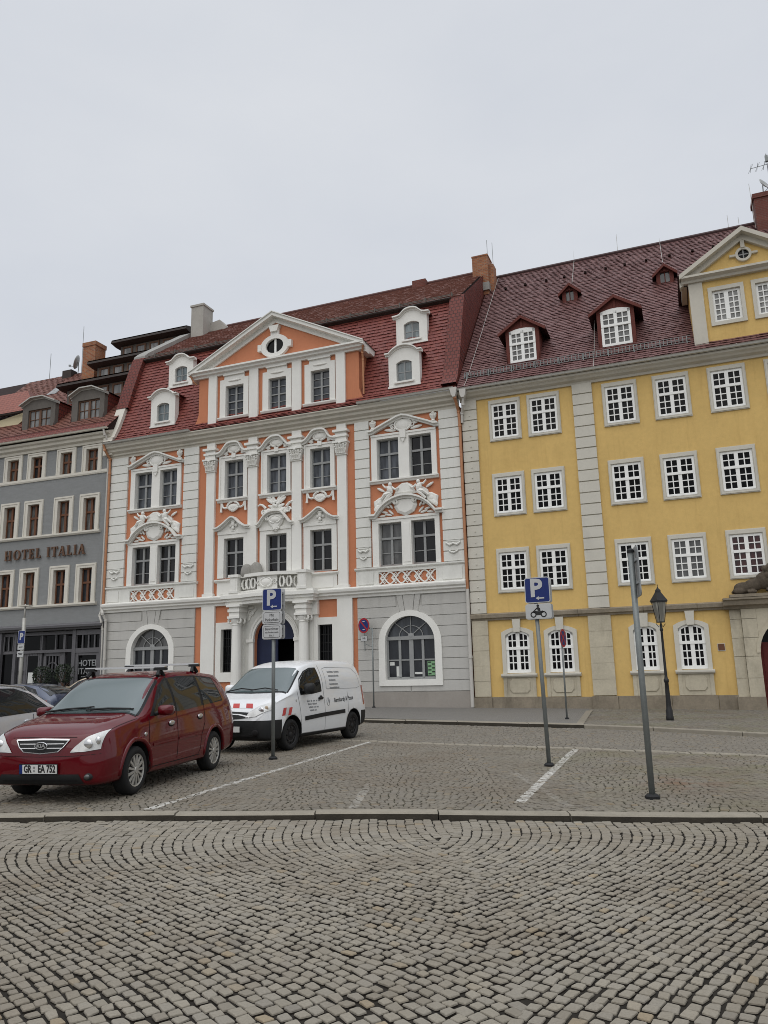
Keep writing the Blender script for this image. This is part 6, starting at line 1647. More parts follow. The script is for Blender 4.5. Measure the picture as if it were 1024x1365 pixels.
# ---- generic hatchback for the cars half hidden at the left
T_HAT = [(0, .34, .54, .60, .56, .54, .46), (.05, .27, .60, .67, .70, .66, .56), (.2, .22, .68, .76, .80, .74, .64), (.6, .20, .76, .87, .85, .79, .68), (1.05, .20, .85, .97, .87, .80, .70), (1.35, .20, .88, 1.12, .87, .80, .65), (1.7, .20, .90, 1.31, .87, .80, .60), (2.05, .20, .91, 1.42, .87, .80, .575), (2.6, .20, .93, 1.455, .87, .80, .57), (3.2, .21, .95, 1.43, .865, .795, .56),
         (3.7, .23, .97, 1.33, .85, .775, .53), (4.05, .26, .98, 1.18, .82, .75, .53), (4.25, .30, .93, 1.03, .79, .72, .55), (4.34, .36, .76, .84, .72, .66, .52)]
def hatch(name, label, pos, hd, pm, rails, z=.1):
    car = Car(T_HAT, [(x, .31, .86) for x in (.85, 3.45)], .37)
    root = car_root(name, label, pos, hd, z); car.body(root, pm)
    for x in (.85, 3.45):
        for sg in (-1, 1): wheel(root, x, sg*.84, .31, .31, .2, sg, 'alloy')
    g = MB(); car.patch(g, car.top, [(1.10, .72), (1.02, 0), (1.10, -.72)], [(1.95, .55), (1.92, 0), (1.95, -.55)], 14, 10, .005); g.build('windscreen', 'windscreen', root, True)
    g = MB(); car.patch(g, car.top, [(3.55, .50), (3.58, 0), (3.55, -.50)], [(4.10, .58), (4.14, 0), (4.10, -.58)], 12, 8, .005); g.build('rear_window', 'carglass', root, True)
    for sg in (-1, 1):
        g = MB(); car.patch(g, car.side, [(1.42, .925), (2.28, .945)], [(1.82, 1.24), (2.28, 1.365)], 10, 8, .005, sgn=sg); car.patch(g, car.side, [(2.36, .945), (3.75, 1.0)], [(2.36, 1.37), (3.0, 1.37), (3.42, 1.27)], 12, 8, .005, sgn=sg); g.build('side_window', 'carglass', root, True)
        g = MB(); car.patch(g, car.side, [(1.34, .915), (3.86, .995)], [(1.80, 1.26), (2.2, 1.375), (2.6, 1.395), (3.05, 1.39), (3.5, 1.28)], 30, 6, .0025, sgn=sg); g.build('window_frame', 'plastic', root, True)
        g = MB()
        for pts in ([(1.3, .92), (1.24, .5), (1.26, .32)], [(2.32, 1.38), (2.33, .9), (2.30, .33)], [(3.3, .95), (3.2, .7), (3.02, .5), (3.0, .33)]): car.line(g, car.side, pts, .012, .003, sgn=sg)
        g.build('panel_gap', 'seam', root)
        for x, z_ in ((2.12, .80), (3.1, .84)): p = car.side(x, z_, sg, .012); g = MB(); g.blob(p, (.09, .018, .03), 0, 10, 6); g.build('door_handle', pm, root, True)
        mirror(root, car, 1.5, .97, sg, pm, .2, .14, .15)
        q = MB(); car.patch(q, lambda u, t, off: car.front(sg*(.42+.32*u), t, off), [(.02, .60), (.97, .60)], [(.15, .66), (.97, .72)], 8, 5, .01); q.build('headlamp', 'headlamp', root, True)
        q = MB(); car.patch(q, car.side, [(4.04, .80), (4.2, .80)], [(4.0, .96), (4.14, .95)], 4, 4, .006, sgn=sg); q.build('tail_lamp', 'taillamp', root, True)
        if rails:
            g = MB(); g.tube([car.top(2.0, sg*.52, off=.0), car.top(2.1, sg*.53, off=.04), car.top(2.7, sg*.535, off=.045), car.top(3.3, sg*.52, off=.04), car.top(3.45, sg*.51, off=.0)], .018, 6); g.build('roof_rail', 'chrome', root)
    g = MB(); car.patch(g, lambda y, z_, off: car.front(y, z_, off), [(-.5, .30), (.5, .30)], [(-.45, .46), (.45, .46)], 10, 4, .006); g.build('grille', 'plastic', root)
hatch('silver_car', 'silver car with roof rails, half hidden behind the red car at the left edge', (-7.62, 10.75), .20, 'silverpaint', True)
hatch('blue_car', 'dark blue car with only its roof showing behind the silver car', (-13.6, 25.4), PI/2+.37, 'bluepaint', False, .08)
hatch('beige_car', 'beige car of which only the roof shows in front of the hotel window', (-14.2, 33.6), PI/2+.36, 'beigepaint', False, .27)
# ================================================================ signs, lamp, shrubs
def uv_(x, y): d = Vector((x-OX, y-OY, 0)); return d.dot(DU), d.dot(DN)
def zg(x, y):
    u, v = uv_(x, y); t = min(1, max(0, (16-v)/7)); t = t*t*(3-2*t)
    return .1-.013*max(-14, min(14, u))*t

def rrect(w, h, r=.04, n=4):
    P = []
    for cx_, cy_, a0 in ((w/2-r, h/2-r, 0), (-w/2+r, h/2-r, 90), (-w/2+r, -h/2+r, 180), (w/2-r, -h/2+r, 270)):
        for i in range(n+1): a = math.radians(a0+90*i/n); P.append((cx_+r*cos(a), cy_+r*sin(a)))
    return P
def panel(mb, z, w, h, v0, v1, m_edge, m_face, border=.014):
    mb.prism([(x, z+y) for x, y in rrect(w, h)], v0, v1, m_edge)
    s = 1 if v1 > v0 else -1
    mb.prism([(x, z+y) for x, y in rrect(w-2*border, h-2*border, .03)], v1, v1+.002*s, m_face)
def post(t, h, r=.034, mt='pole', lean=(0, 0)):
    m = MB(); m.tube([(0, 0, -.1), (lean[0]*.5, lean[1]*.5, h*.5), (lean[0], lean[1], h)], r, 12); m.build('post', mt, t, True)
    m = MB(); m.lathe([(r*2.4, -.05), (r*2.4, .025), (r*1.6, .05)], (0, 0, 0), 12); m.build('foot', 'plastic', t)
def p_face(mb, z, v, m, back=False):
    add_text(mb, 'P', .40, (-.02, -v-.004, z+.02), (1, 0, 0), (0, 0, 1), .002, m, sx=1.0, bold=.014)
    a = z-.135; mb.prism([(-.03, a), (.02, a+.032), (.02, a+.011), (.11, a+.011), (.11, a-.011), (.02, a-.011), (.02, a-.032)][::-1], v+.002, v+.005, m)
BL = ['signgrey', 'signblue', 'signwhite', 'signtext', 'signred']
def double_sign(t, z, w, h, face, name, plateface, lean=0.):
    """two sheets back to back on the post"""
    f = MB(); panel(f, z, w, h, .055, .066, 2, plateface); face(f, z, .068); f.build(name, BL, t, recalc=False)
    b = MB(); panel(b, z, w, h, -.055, -.066, 2, plateface); b.box(-w/2+.03, w/2-.03, -.055, .055, z+h*.25, z+h*.25+.03); b.box(-w/2+.03, w/2-.03, -.055, .055, z-h*.25, z-h*.25+.03); b.build('sign_back', BL, t)
t = thing('parking_sign', 'blue parking sign above two white plates on a post before the white van', 'road sign', (-2.147, 14.763, zg(-2.1, 14.7)), math.radians(-22))
post(t, 3.1)
double_sign(t, 2.92, .42, .42, lambda m, z, v: p_face(m, z, v, 2), 'parking_panel', 1)
def pl1(m, z, v): panel(m, z, .36, .20, v, v+.0015, 3, 2, .008); add_text(m, 'Mit', .075, (0, -v-.006, z+.04), (1, 0, 0), (0, 0, 1), .001, 3); add_text(m, 'Parkschein', .075, (0, -v-.006, z-.045), (1, 0, 0), (0, 0, 1), .001, 3, sx=.9)
def pl2(m, z, v): panel(m, z, .36, .22, v, v+.0015, 3, 2, .008); add_text(m, 'Bewohner', .07, (0, -v-.006, z+.055), (1, 0, 0), (0, 0, 1), .001, 3); add_text(m, 'mit Parkausweis', .045, (0, -v-.006, z-.01), (1, 0, 0), (0, 0, 1), .001, 3); add_text(m, 'Nr. I', .055, (0, -v-.006, z-.07), (1, 0, 0), (0, 0, 1), .001, 3)
double_sign(t, 2.58, .42, .25, pl1, 'supplementary_panel', 2); double_sign(t, 2.31, .42, .27, pl2, 'supplementary_panel', 2)
t = thing('parking_sign', 'blue parking sign with motorcycle plate on a post by the white line', 'road sign', (2.518, 12.774, zg(2.5, 12.8)), math.radians(-25))
post(t, 2.9, lean=(-.06, 0))
double_sign(t, 2.78, .42, .42, lambda m, z, v: p_face(m, z, v, 2), 'parking_panel', 1)
def moto(m, z, v):
    for x in (-.085, .085):
        n = 16; m.band([(x+.05*cos(2*PI*i/n), z-.05+.05*sin(2*PI*i/n)) for i in range(n+1)], [(x+.032*cos(2*PI*i/n), z-.05+.032*sin(2*PI*i/n)) for i in range(n+1)], v, v+.003, 3)
    m.prism([(-.11, z-.01), (-.06, z-.03), (.06, z-.03), (.10, z-.01), (.07, z+.01), (.02, z-.0), (-.03, z+.005), (-.07, z+.02)], v, v+.003, 3)
    m.prism([(-.05, z-.06), (.05, z-.06), (.05, z-.02), (-.05, z-.02)], v, v+.0032, 3)
    m.prism([(-.01, z+.01), (.035, z+.0), (.03, z+.05), (.0, z+.075), (-.03, z+.06), (-.07, z+.02), (-.055, z+.015), (-.02, z+.04)], v, v+.0034, 3)
    n = 10; m.prism([(-.005+.022*cos(2*PI*i/n), z+.092+.022*sin(2*PI*i/n)) for i in range(n)], v, v+.0036, 3)
double_sign(t, 2.43, .43, .25, moto, 'motorcycle_panel', 2)
t = thing('road_sign', 'sign seen edge-on on the bare grey post nearest the kerb', 'road sign', (3.054, 9.514, zg(3.05, 9.5)), math.radians(80))
post(t, 2.91, .036, lean=(0, 0))
m = MB(); m.prism([(x, 2.66+y) for x, y in rrect(.42, .62, .06)], .05, .062, 0); m.prism([(x, 2.66+y) for x, y in rrect(.39, .59, .05)], .062, .064, 1); m.box(-.14, .14, .03, .052, 2.78, 2.81); m.box(-.14, .14, .03, .052, 2.50, 2.53); m.build('sign_panel', BL, t)
m = MB(); m.lathe([(.045, 0), (.045, .03), (.02, .05)], (0, 0, 2.90), 10); m.build('cap', 'plastic', t)
def round_sign(t, z, u, d, arrows, cross=False, v=.05):
    m = MB(); n = 36; R_ = d/2
    circ = lambda r: [(u+r*cos(2*PI*i/n), z+r*sin(2*PI*i/n)) for i in range(n)]
    m.prism(circ(R_), v-.006, v, 0); m.prism(circ(R_*.985), v, v+.002, 4); m.prism(circ(R_*.78), v+.002, v+.004, 1)
    for sgn in ((1, -1) if cross else (1,)):
        a = PI*.75 if sgn > 0 else PI*.25; ca, sa = cos(a), sin(a); w = R_*.10
        m.prism([(u+ca*R_*.8-sa*w, z+sa*R_*.8+ca*w), (u+ca*R_*.8+sa*w, z+sa*R_*.8-ca*w), (u-ca*R_*.8+sa*w, z-sa*R_*.8-ca*w), (u-ca*R_*.8-sa*w, z-sa*R_*.8+ca*w)], v+.004, v+.006+.001*sgn, 4)
    if arrows:
        for dz in (.16, -.16): m.box(u-.06, u+.06, v+.004, v+.008, z+dz-.018, z+dz+.018, 2)
    m.build('sign_disc', BL, t)
sp = W(-4.02, .55); zz = zg(sp.x, sp.y)+.1
t = thing('no_stopping_sign', 'no stopping sign with small white plate beside the grey house arched window', 'road sign', (sp.x, sp.y, zz), AZ-.35)
post(t, 3.1, .03); m = MB(); m.tube([(0, 0, 3.02), (-.2, 0, 3.14), (-.42, 0, 3.16)], .02, 6); m.tube([(0, 0, 2.35), (-.42, 0, 2.5)], .014, 6); m.tube([(-.42, 0, 2.2), (-.42, 0, 3.5)], .02, 6); m.build('bracket', 'pole', t)
round_sign(t, 3.22, -.42, .62, True); m = MB(); panel(m, 2.70, .36, .22, .04, .05, 3, 2, .012)
for k in range(1): m.prism([(x, z) for x, z in ((.0, 0), (.0, 0))], 0, 0) if False else None
m2 = MB(); m2.v = [(x-.42, y, z) for x, y, z in m.v]; m2.f, m2.m = m.f, m.m
add_text(m2, '14h', .12, (-.42, -.056, 2.71), (1, 0, 0), (0, 0, 1), .001, 3); m2.build('supplementary_panel', BL, t, recalc=False)
t = thing('no_stopping_sign', 'round red sign seen nearly edge-on before the yellow house', 'road sign', (5.18, 23.225, zg(5.18, 23.2)+.1), math.radians(-101+90+68))
post(t, 2.6, .026); round_sign(t, 2.33, 0, .54, False, True)
m = MB(); m.box(-.06, .06, .035, .042, 1.86, 2.0); m.build('supplementary_panel', 'signwhite', t)
# lamp post with parking sign in front of the hotel
q = GW(-3.2, 1.7); t = thing('lamp_post', 'slim pale lamp post with blue parking sign before the grey hotel', 'lamp post', (q.x, q.y, .25), A2-.05)
m = MB(); m.tube([(0, 0, -.2), (0, 0, 4.25)], .085, 10); m.tube([(0, 0, 4.2), (0, 0, 4.9)], .035, 8); m.build('post', 'zinc', t, True)
m = MB(); m.box(-.36, .36, -.12, .12, 4.78, 4.84); m.build('lamp_head', 'cornice', t)
m = MB(); panel(m, 3.36, .44, .60, .09, .10, 2, 1, .02); add_text(m, 'P', .42, (0, -.106, 3.37), (1, 0, 0), (0, 0, 1), .002, 2, bold=.02); m.build('parking_panel', BL, t, recalc=False)
m = MB(); panel(m, 2.90, .40, .26, .09, .10, 0, 2, .01); m.box(-.12, .12, .10, .105, 2.88, 2.92, 3); m.build('supplementary_panel', BL, t)
m = MB(); panel(m, 2.58, .40, .28, .09, .10, 0, 2, .01); m.box(-.14, .14, .10, .105, 2.60, 2.63, 3); m.box(-.10, .10, .10, .105, 2.54, 2.57, 3); m.build('supplementary_panel', BL, t)
# gas-style street lantern
t = thing('street_lamp', 'old black cast iron street lantern on a slim post before the yellow house', 'street lamp', (7.78, 22.12, zg(7.78, 22.12)+.14), .3); t.scale = (.70, .70, 1.07)
m = MB(); m.lathe([(.15, -.1), (.15, .06), (.13, .10), (.135, .22), (.11, .26), (.10, .34), (.085, .72), (.075, .92), (.10, .95), (.10, 1.0), (.07, 1.03), (.055, 1.10), (.05, 1.9), (.045, 2.25), (.07, 2.28), (.07, 2.31), (.045, 2.34), (.06, 2.40), (.03, 2.46)], (0, 0, 0), 14); m.build('post', 'black', t, True)
b0, b1, zb, zt = .11, .205, 2.50, 3.02
m = MB()
for sx, sy in ((-1, -1), (1, -1), (1, 1), (-1, 1)):
    m.tube([(sx*b0, sy*b0, zb), (sx*b1, sy*b1, zt)], .014, 5); m.tube([(sx*.05, sy*.05, 2.36), (sx*.12, sy*.12, 2.44), (sx*b0, sy*b0, zb)], .012, 5)
m.box(-b0-.01, b0+.01, -b0-.01, b0+.01, zb-.02, zb+.005); m.box(-b1-.03, b1+.03, -b1-.03, b1+.03, zt, zt+.03)
def frus(m, a, b, z0, z1, mi=0): m.add([(-a, -a, z0), (a, -a, z0), (a, a, z0), (-a, a, z0), (-b, -b, z1), (b, -b, z1), (b, b, z1), (-b, b, z1)], [(0, 1, 5, 4), (1, 2, 6, 5), (2, 3, 7, 6), (3, 0, 4, 7), (3, 2, 1, 0), (4, 5, 6, 7)], mi)
frus(m, b1+.05, .10, zt+.03, zt+.24); frus(m, .10, .07, zt+.24, zt+.30); frus(m, .09, .03, zt+.30, zt+.37); m.lathe([(.02, 0), (.03, .03), (.012, .06), (.02, .09), (.004, .13)], (0, 0, zt+.36), 8); m.build('lantern_frame', 'black', t)
m = MB(); frus(m, b0-.012, b1-.016, zb+.006, zt-.002); m.build('lantern_glass', 'lampglass', t)
m = MB(); m.tube([(0, 0, zb-.1), (0, 0, zb+.22)], .02, 6); m.build('lamp_burner', 'zinc', t)
# clipped shrubs in pots before the hotel
for i, (u, v, hh, lab) in enumerate(((-2.72, .9, 1.62, 'dark potted shrub beside the pale lamp post by the hotel door'), (-1.50, .85, 1.72, 'dark potted shrub before the hotel window lettering, right of the other shrub'))):
    q = GW(u, v, .2); t = thing('potted_shrub', lab, 'shrub', q, 0, 'potted shrubs by the hotel entrance')
    m = MB(); m.lathe([(.18, 0), (.26, .5), (.29, .52), (.29, .56), (.24, .56)], (0, 0, 0), 14); m.build('pot', 'terracotta', t)
    m = MB(); m.tube([(0, 0, .5), (.02, .01, .9), (0, 0, 1.3)], [.03, .025, .015], 6)
    for k in range(8): a = k*.8; m.tube([(0, 0, .9+.05*k), (.2*cos(a), .2*sin(a), 1.15+.08*k), (.34*cos(a), .34*sin(a), 1.25+.09*k)], [.012, .01, .005], 5)
    m.build('stem', 'brown', t)
    m = MB()
    for k in range(620):
        a, z = R.uniform(0, 2*PI), R.uniform(-1, 1); r_ = .46*R.uniform(.35, 1)**.6*math.sqrt(max(0, 1-z*z*.8)); c = Vector((r_*cos(a)*(1+.2*sin(3*a+i)), r_*sin(a), hh+.42*z)); d = Vector((R.gauss(0, 1), R.gauss(0, 1), R.gauss(0, 1))).normalized(); e = d.orthogonal().normalized()*.022; d *= .05
        m.add([c-d, c+e, c+d, c-e], [(0, 1, 2, 3)])
    m.build('crown', 'leafdark', t, recalc=False)

# ================================================================ ground
def lerp_poly(P, x):
    if x <= P[0][0]: (x0, y0), (x1, y1) = P[0], P[1]
    elif x >= P[-1][0]: (x0, y0), (x1, y1) = P[-2], P[-1]
    else:
        for (x0, y0), (x1, y1) in zip(P, P[1:]):
            if x0 <= x <= x1: break
    return y0+(y1-y0)*(x-x0)/(x1-x0)
KN = [(-14, 9.78), (-4.55, 9.36), (-2.27, 9.18), (-.08, 8.96), (1.9, 8.60), (2.92, 8.38), (3.86, 8.26), (5.5, 8.1), (14, 7.5)]     # near kerb, street side
GU = [(-14, 24.4), (-.5, 18.05), (1.27, 16.9), (3.46, 15.6), (6.26, 13.5), (10, 10.8), (12, 9.4)]                                # gutter line
FK = [(-30, 35.4), (-12, 28.6), (-.88, 24.2), (1.73, 22.8), (3.69, 21.7), (5.02, 21.0), (6.46, 19.9), (8.34, 17.8), (14, 12.2), (24, 2.5)]          # far kerb, road side
kn = lambda x: lerp_poly(KN, x); gu = lambda x: lerp_poly(GU, x); fk = lambda x: lerp_poly(FK, x)

def sett_mat(name, lines=False, base=(.268, .240, .190), moss=.0):
    m, nt, b = base_mat(name)
    geo = nd(nt, 'NewGeometry'); tc = nd(nt, 'TexCoord'); vec = tc.outputs['Object']
    rnd = geo.outputs['Random Per Island']
    cr = nd(nt, 'ValToRGB'); nt.links.new(rnd, cr.inputs[0]); e = cr.color_ramp.elements
    e[0].position = 0; e[0].color = (*mul(base, .78), 1); e[1].position = 1; e[1].color = (*mul(base, 1.18), 1)
    for p, c in ((.25, mul(base, 1.0)), (.55, (base[0]*.95, base[1]*.97, base[2]*1.02)), (.90, mul(base, 1.12)), (.935, (base[0]*1.15, base[1]*1.0, base[2]*.78)), (.95, (base[0]*.72, base[1]*.74, base[2]*.80))):
        x = e.new(p); x.color = (*c, 1)
    f = maprange(nt, noise(nt, vec, 75, 5, .75), .36, .64); c = mixc(nt, math_(nt, 'MULTIPLY', f, .42), cr.outputs[0], mul(base, .5))
    f = maprange(nt, noise(nt, vec, .35, 5, .6), .3, .7); c = mixc(nt, math_(nt, 'MULTIPLY', f, .32), c, mul(base, .72))
    sx = nd(nt, 'SeparateXYZ'); nt.links.new(vec, sx.inputs[0])
    if moss:
        g = math_(nt, 'MULTIPLY', maprange(nt, sx.outputs[0], 1.5, 6.5), maprange(nt, noise(nt, vec, .9, 5, .65), .45, .7, 0, moss)); c = mixc(nt, g, c, (.125, .125, .038)); br_ = maprange(nt, noise(nt, vec, .55, 5, .65), .45, .72, 0, .55); c = mixc(nt, br_, c, (.115, .085, .055))
        ru = nd(nt, 'VectorMath', operation='DISTANCE'); nt.links.new(vec, ru.inputs[0]); ru.inputs[1].default_value = (3.9, 10.6, .1)
        g = math_(nt, 'MULTIPLY', maprange(nt, ru.outputs['Value'], .9, .1), maprange(nt, noise(nt, vec, 3, 4), .4, .65, 0, .7)); c = mixc(nt, g, c, (.14, .065, .035))
    if lines:   # worn white paint on the setts
        wear = maprange(nt, noise(nt, vec, 9, 5, .75), .36, .56, 0, 1); wear2 = maprange(nt, noise(nt, vec, 1.6, 3, .6), .3, .6, .35, 1.)
        tot = None
        for (x0, y0, x1, y1, w, k) in ((-2.88, 9.6, -.42, 18.0, .055, .8), (1.49, 9.45, 3.60, 15.5, .062, .85), (-.44, 9.35, -.30, 11.3, .055, .28), (-6.6, 9.9, -4.6, 15.5, .07, .6), (2.0, 9.1, 1.85, 12.2, .05, .16)):
            L_ = math.hypot(x1-x0, y1-y0); dx, dy = (x1-x0)/L_, (y1-y0)/L_
            a = math_(nt, 'ADD', math_(nt, 'MULTIPLY', sx.outputs[0], dx), math_(nt, 'MULTIPLY', sx.outputs[1], dy)); a0 = x0*dx+y0*dy
            p = math_(nt, 'ADD', math_(nt, 'MULTIPLY', sx.outputs[0], -dy), math_(nt, 'MULTIPLY', sx.outputs[1], dx)); p0 = -x0*dy+y0*dx
            inside = math_(nt, 'MULTIPLY', math_(nt, 'LESS_THAN', math_(nt, 'ABSOLUTE', math_(nt, 'SUBTRACT', p, p0)), w), math_(nt, 'MULTIPLY', math_(nt, 'GREATER_THAN', a, a0), math_(nt, 'LESS_THAN', a, a0+L_)))
            inside = math_(nt, 'MULTIPLY', inside, k); tot = inside if tot is None else math_(nt, 'MAXIMUM', tot, inside)
        nz = nd(nt, 'SeparateXYZ'); nt.links.new(geo.outputs['Normal'], nz.inputs[0])
        tot = math_(nt, 'MULTIPLY', math_(nt, 'MULTIPLY', tot, math_(nt, 'MULTIPLY', wear, wear2)), math_(nt, 'GREATER_THAN', nz.outputs[2], .25))
        c = mixc(nt, tot, c, (.55, .54, .50))
    nt.links.new(c, b.inputs['Base Color']); b.inputs['Roughness'].default_value = .72; b.inputs['Specular IOR Level'].default_value = .35
    bn = nd(nt, 'Bump', Strength=.55, Distance=.012); nt.links.new(noise(nt, vec, 38, 4, .65), bn.inputs['Height']); nt.links.new(bn.outputs[0], b.inputs['Normal'])
    return m
M['sett'] = sett_mat('granite setts', moss=.35); M['sett2'] = sett_mat('granite setts of the parking bays', True, (.195, .173, .136), .75)
M['mortar'] = mat('dark joint sand', (.016, .013, .009), .95, .4, 6)
M['mortargreen'] = mat('mossy joint sand', (.034, .034, .018), .95, .5, 2.5)
M['granitedirtshade'] = mat('kerb face with dirt and painted shade', (.042, .036, .027), .9, .3, 7, .3, 40)  # dirt, plus lack of light on the front face painted in as darkness
M['granite'] = mat('granite kerb', (.25, .225, .18), .8, .16, 7, .3, 40, stain=.35, stain_col=(.09, .085, .06))

def far_paving(name, base, size, ang, joint=.5):
    m, nt, b = base_mat(name); tc = nd(nt, 'TexCoord'); mp = nd(nt, 'Mapping'); mp.inputs['Rotation'].default_value = (0, 0, ang); nt.links.new(tc.outputs['Object'], mp.inputs[0])
    wv = nd(nt, 'TexNoise', Scale=1.1, Detail=2); nt.links.new(mp.outputs[0], wv.inputs['Vector'])
    va = nd(nt, 'VectorMath', operation='MULTIPLY_ADD'); nt.links.new(wv.outputs[1], va.inputs[0]); va.inputs[1].default_value = (.35, .35, 0); nt.links.new(mp.outputs[0], va.inputs[2])
    br = nd(nt, 'TexBrick', Scale=1.); br.inputs['Color1'].default_value = (*mul(base, 1.12), 1); br.inputs['Color2'].default_value = (*mul(base, .84), 1); br.inputs['Mortar'].default_value = (*mul(base, joint), 1)
    br.inputs['Brick Width'].default_value = size*1.05; br.inputs['Row Height'].default_value = size; br.inputs['Mortar Size'].default_value = size*.11; br.inputs['Bias'].default_value = 0
    nt.links.new(va.outputs[0], br.inputs['Vector'])
    f = maprange(nt, noise(nt, tc.outputs['Object'], .45, 6, .65), .3, .7); c = mixc(nt, math_(nt, 'MULTIPLY', f, .5), br.outputs[0], mul(base, .66))
    f = maprange(nt, noise(nt, tc.outputs['Object'], 14, 3, .6), .3, .7); c = mixc(nt, math_(nt, 'MULTIPLY', f, .3), c, mul(base, .6))
    nt.links.new(c, b.inputs['Base Color']); b.inputs['Roughness'].default_value = .75
    bn = nd(nt, 'Bump', Strength=.5, Distance=.02); nt.links.new(br.outputs[1], bn.inputs['Height']); bn.invert = True; nt.links.new(bn.outputs[0], b.inputs['Normal'])
    return m
M['farroad'] = far_paving('cobbled roadway', (.25, .226, .182), .12, AZ, .3)
M['farpave'] = far_paving('small mosaic pavement', (.20, .19, .172), .08, AZ+.3, .45)
M['farpave2'] = far_paving('cobbled pavement', (.245, .222, .18), .14, AZ+.78, .18)

def setts(name, inside, xr, yr, pitch, wave, slope, zf, mt, detail, gap=.0055, swap=False):
    V = []; F = []
    def stone(x, y, a, w, h, gap=gap):
        ca, sa = cos(a), sin(a); zt = zf(x, y)+R.uniform(-.004, .004); tx, ty = R.gauss(0, .03), R.gauss(0, .03)
        n0 = len(V); hw, hh = w/2-gap*R.uniform(.75, 1.35), h/2-gap*R.uniform(.75, 1.35)
        if detail:
            k = .35; P = []
            for sx, sy in ((-1, -1), (1, -1), (1, 1), (-1, 1)):
                jx, jy = R.uniform(-.007, .007), R.uniform(-.007, .007); r_ = R.uniform(.10, .24)
                A = (sx*hw*(1-r_)+jx, sy*hh+jy); B = (sx*hw+jx, sy*hh*(1-r_)+jy)
                P += [B, A] if sx*sy > 0 else [A, B]
            n = 8
            for s_, dz in ((1.0, -.05), (1.0, -.009), (.965, -.003), (.88, 0)):
                for px, py in P:
                    px, py = px*s_, py*s_; V.append((x+px*ca-py*sa, y+px*sa+py*ca, zt+dz+px*tx+py*ty))
            for q in range(3):
                for i in range(n): j = (i+1) % n; F.append((n0+q*n+i, n0+q*n+j, n0+(q+1)*n+j, n0+(q+1)*n+i))
            F.append(tuple(range(n0+3*n, n0+4*n)))
        else:
            P = [(sx*hw+R.uniform(-.006, .006), sy*hh+R.uniform(-.006, .006)) for sx, sy in ((-1, -1), (1, -1), (1, 1), (-1, 1))]
            for s_, dz in ((1.0, -.03), (.97, -.006), (.8, 0)):
                for px, py in P:
                    px, py = px*s_, py*s_; V.append((x+px*ca-py*sa, y+px*sa+py*ca, zt+dz+px*tx+py*ty))
            for q in range(2):
                for i in range(4): j = (i+1) % 4; F.append((n0+q*4+i, n0+q*4+j, n0+q*4+4+j, n0+q*4+4+i))
            F.append((n0+8, n0+9, n0+10, n0+11))
    k0 = int((yr[0]-2)/pitch); k1 = int((yr[1]+2)/pitch)
    if swap:     # courses run away from the kerb and bend sideways
        for k in range(int((xr[0]-4)/pitch), int((xr[1]+4)/pitch)):
            y = yr[0]-R.uniform(0, pitch)
            while y < yr[1]:
                s_ = slope(0, y); c = 1/math.sqrt(1+s_*s_); w = swap*R.uniform(.86, 1.2); dy = w*c; ym = y+dy/2; x = k*pitch+wave(0, ym)
                if inside(x, ym): stone(x+R.uniform(-.004, .004), ym, PI/2-math.atan(s_)+R.gauss(0, .03), w, pitch*c*(1.0+.05*(1-abs(s_)))*R.uniform(.98, 1.03), gap*(.62+.38*min(1, abs(s_)+max(0, (6.5-ym)/3))))
                y += dy
        k0 = k1 = 0
    for k in range(k0, k1):
        x = xr[0]-R.uniform(0, pitch)
        while x < xr[1]:
            s_ = slope(x, k*pitch); c = 1/math.sqrt(1+s_*s_); w = pitch*R.uniform(.86, 1.22); dx = w*c; xm = x+dx/2; y = k*pitch+wave(xm, k*pitch)
            if inside(xm, y): stone(xm, y+R.uniform(-.006, .006), math.atan(s_)+R.gauss(0, .025), w, pitch*c*R.uniform(.97, 1.03))
            x += dx
    me = bpy.data.meshes.new(name); me.from_pydata(V, [], F); me.materials.append(M[mt]); me.update()
    if detail: me.materials.append(M['mortar']); me.polygons.foreach_set('material_index', [1 if i % 25 < 8 else 0 for i in range(len(F))])     # earth-filled joints
    me.polygons.foreach_set('use_smooth', [False]*len(me.polygons))
    return structure(put(name, me), label='grey granite setts laid in arcs')
def bend(y):
    a = min(1, max(0, (8.75-y)/2.6)); a = a*a*(3-2*a); b_ = min(1, max(0, (5.0-y)/2.2)); b_ = b_*b_*(3-2*b_)
    return a*.95-.55*b_
_D = [0.]
for i in range(1, 181): _D.append(_D[-1]+bend(10-(i-.5)*.05)*.05)
def drift(y): t = max(0, min(179.99, (10-y)/.05)); i = int(t); return _D[i]+(_D[i+1]-_D[i])*(t-i)
SEAM = lambda y: .55+.10*sin(3.1*y)+.05*sin(11*y)
setts('street', lambda x, y: 2.6 < y < kn(x)-.02 and x <= SEAM(y)+.012 and x > -6.6, (-7.0, 1), (2.4, 10.2), .097, lambda x, y: drift(y), lambda x, y: -bend(y), lambda x, y: .04, 'sett', True, .0086, .092)
setts('street', lambda x, y: 2.6 < y < kn(x)-.02 and x > SEAM(y)-.012 and x < 6.6, (0, 7.0), (2.4, 10.2), .097, lambda x, y: -drift(y), lambda x, y: bend(y), lambda x, y: .04, 'sett', True, .0086, .092)
wave2 = lambda x, y: .20*cos(2*PI*x/2.6)
sl2 = lambda x, y: -.20*2*PI/2.6*sin(2*PI*x/2.6)
setts('parking_area', lambda x, y: kn(x)+.27 < y < gu(x)-.08, (-9.5, 10), (8, 24), .098, wave2, sl2, zg, 'sett2', False)
M['sett3'] = sett_mat('granite setts of the road', base=(.19, .17, .137)); M['sett4'] = sett_mat('granite setts of the pavement', base=(.185, .168, .138), moss=.4)
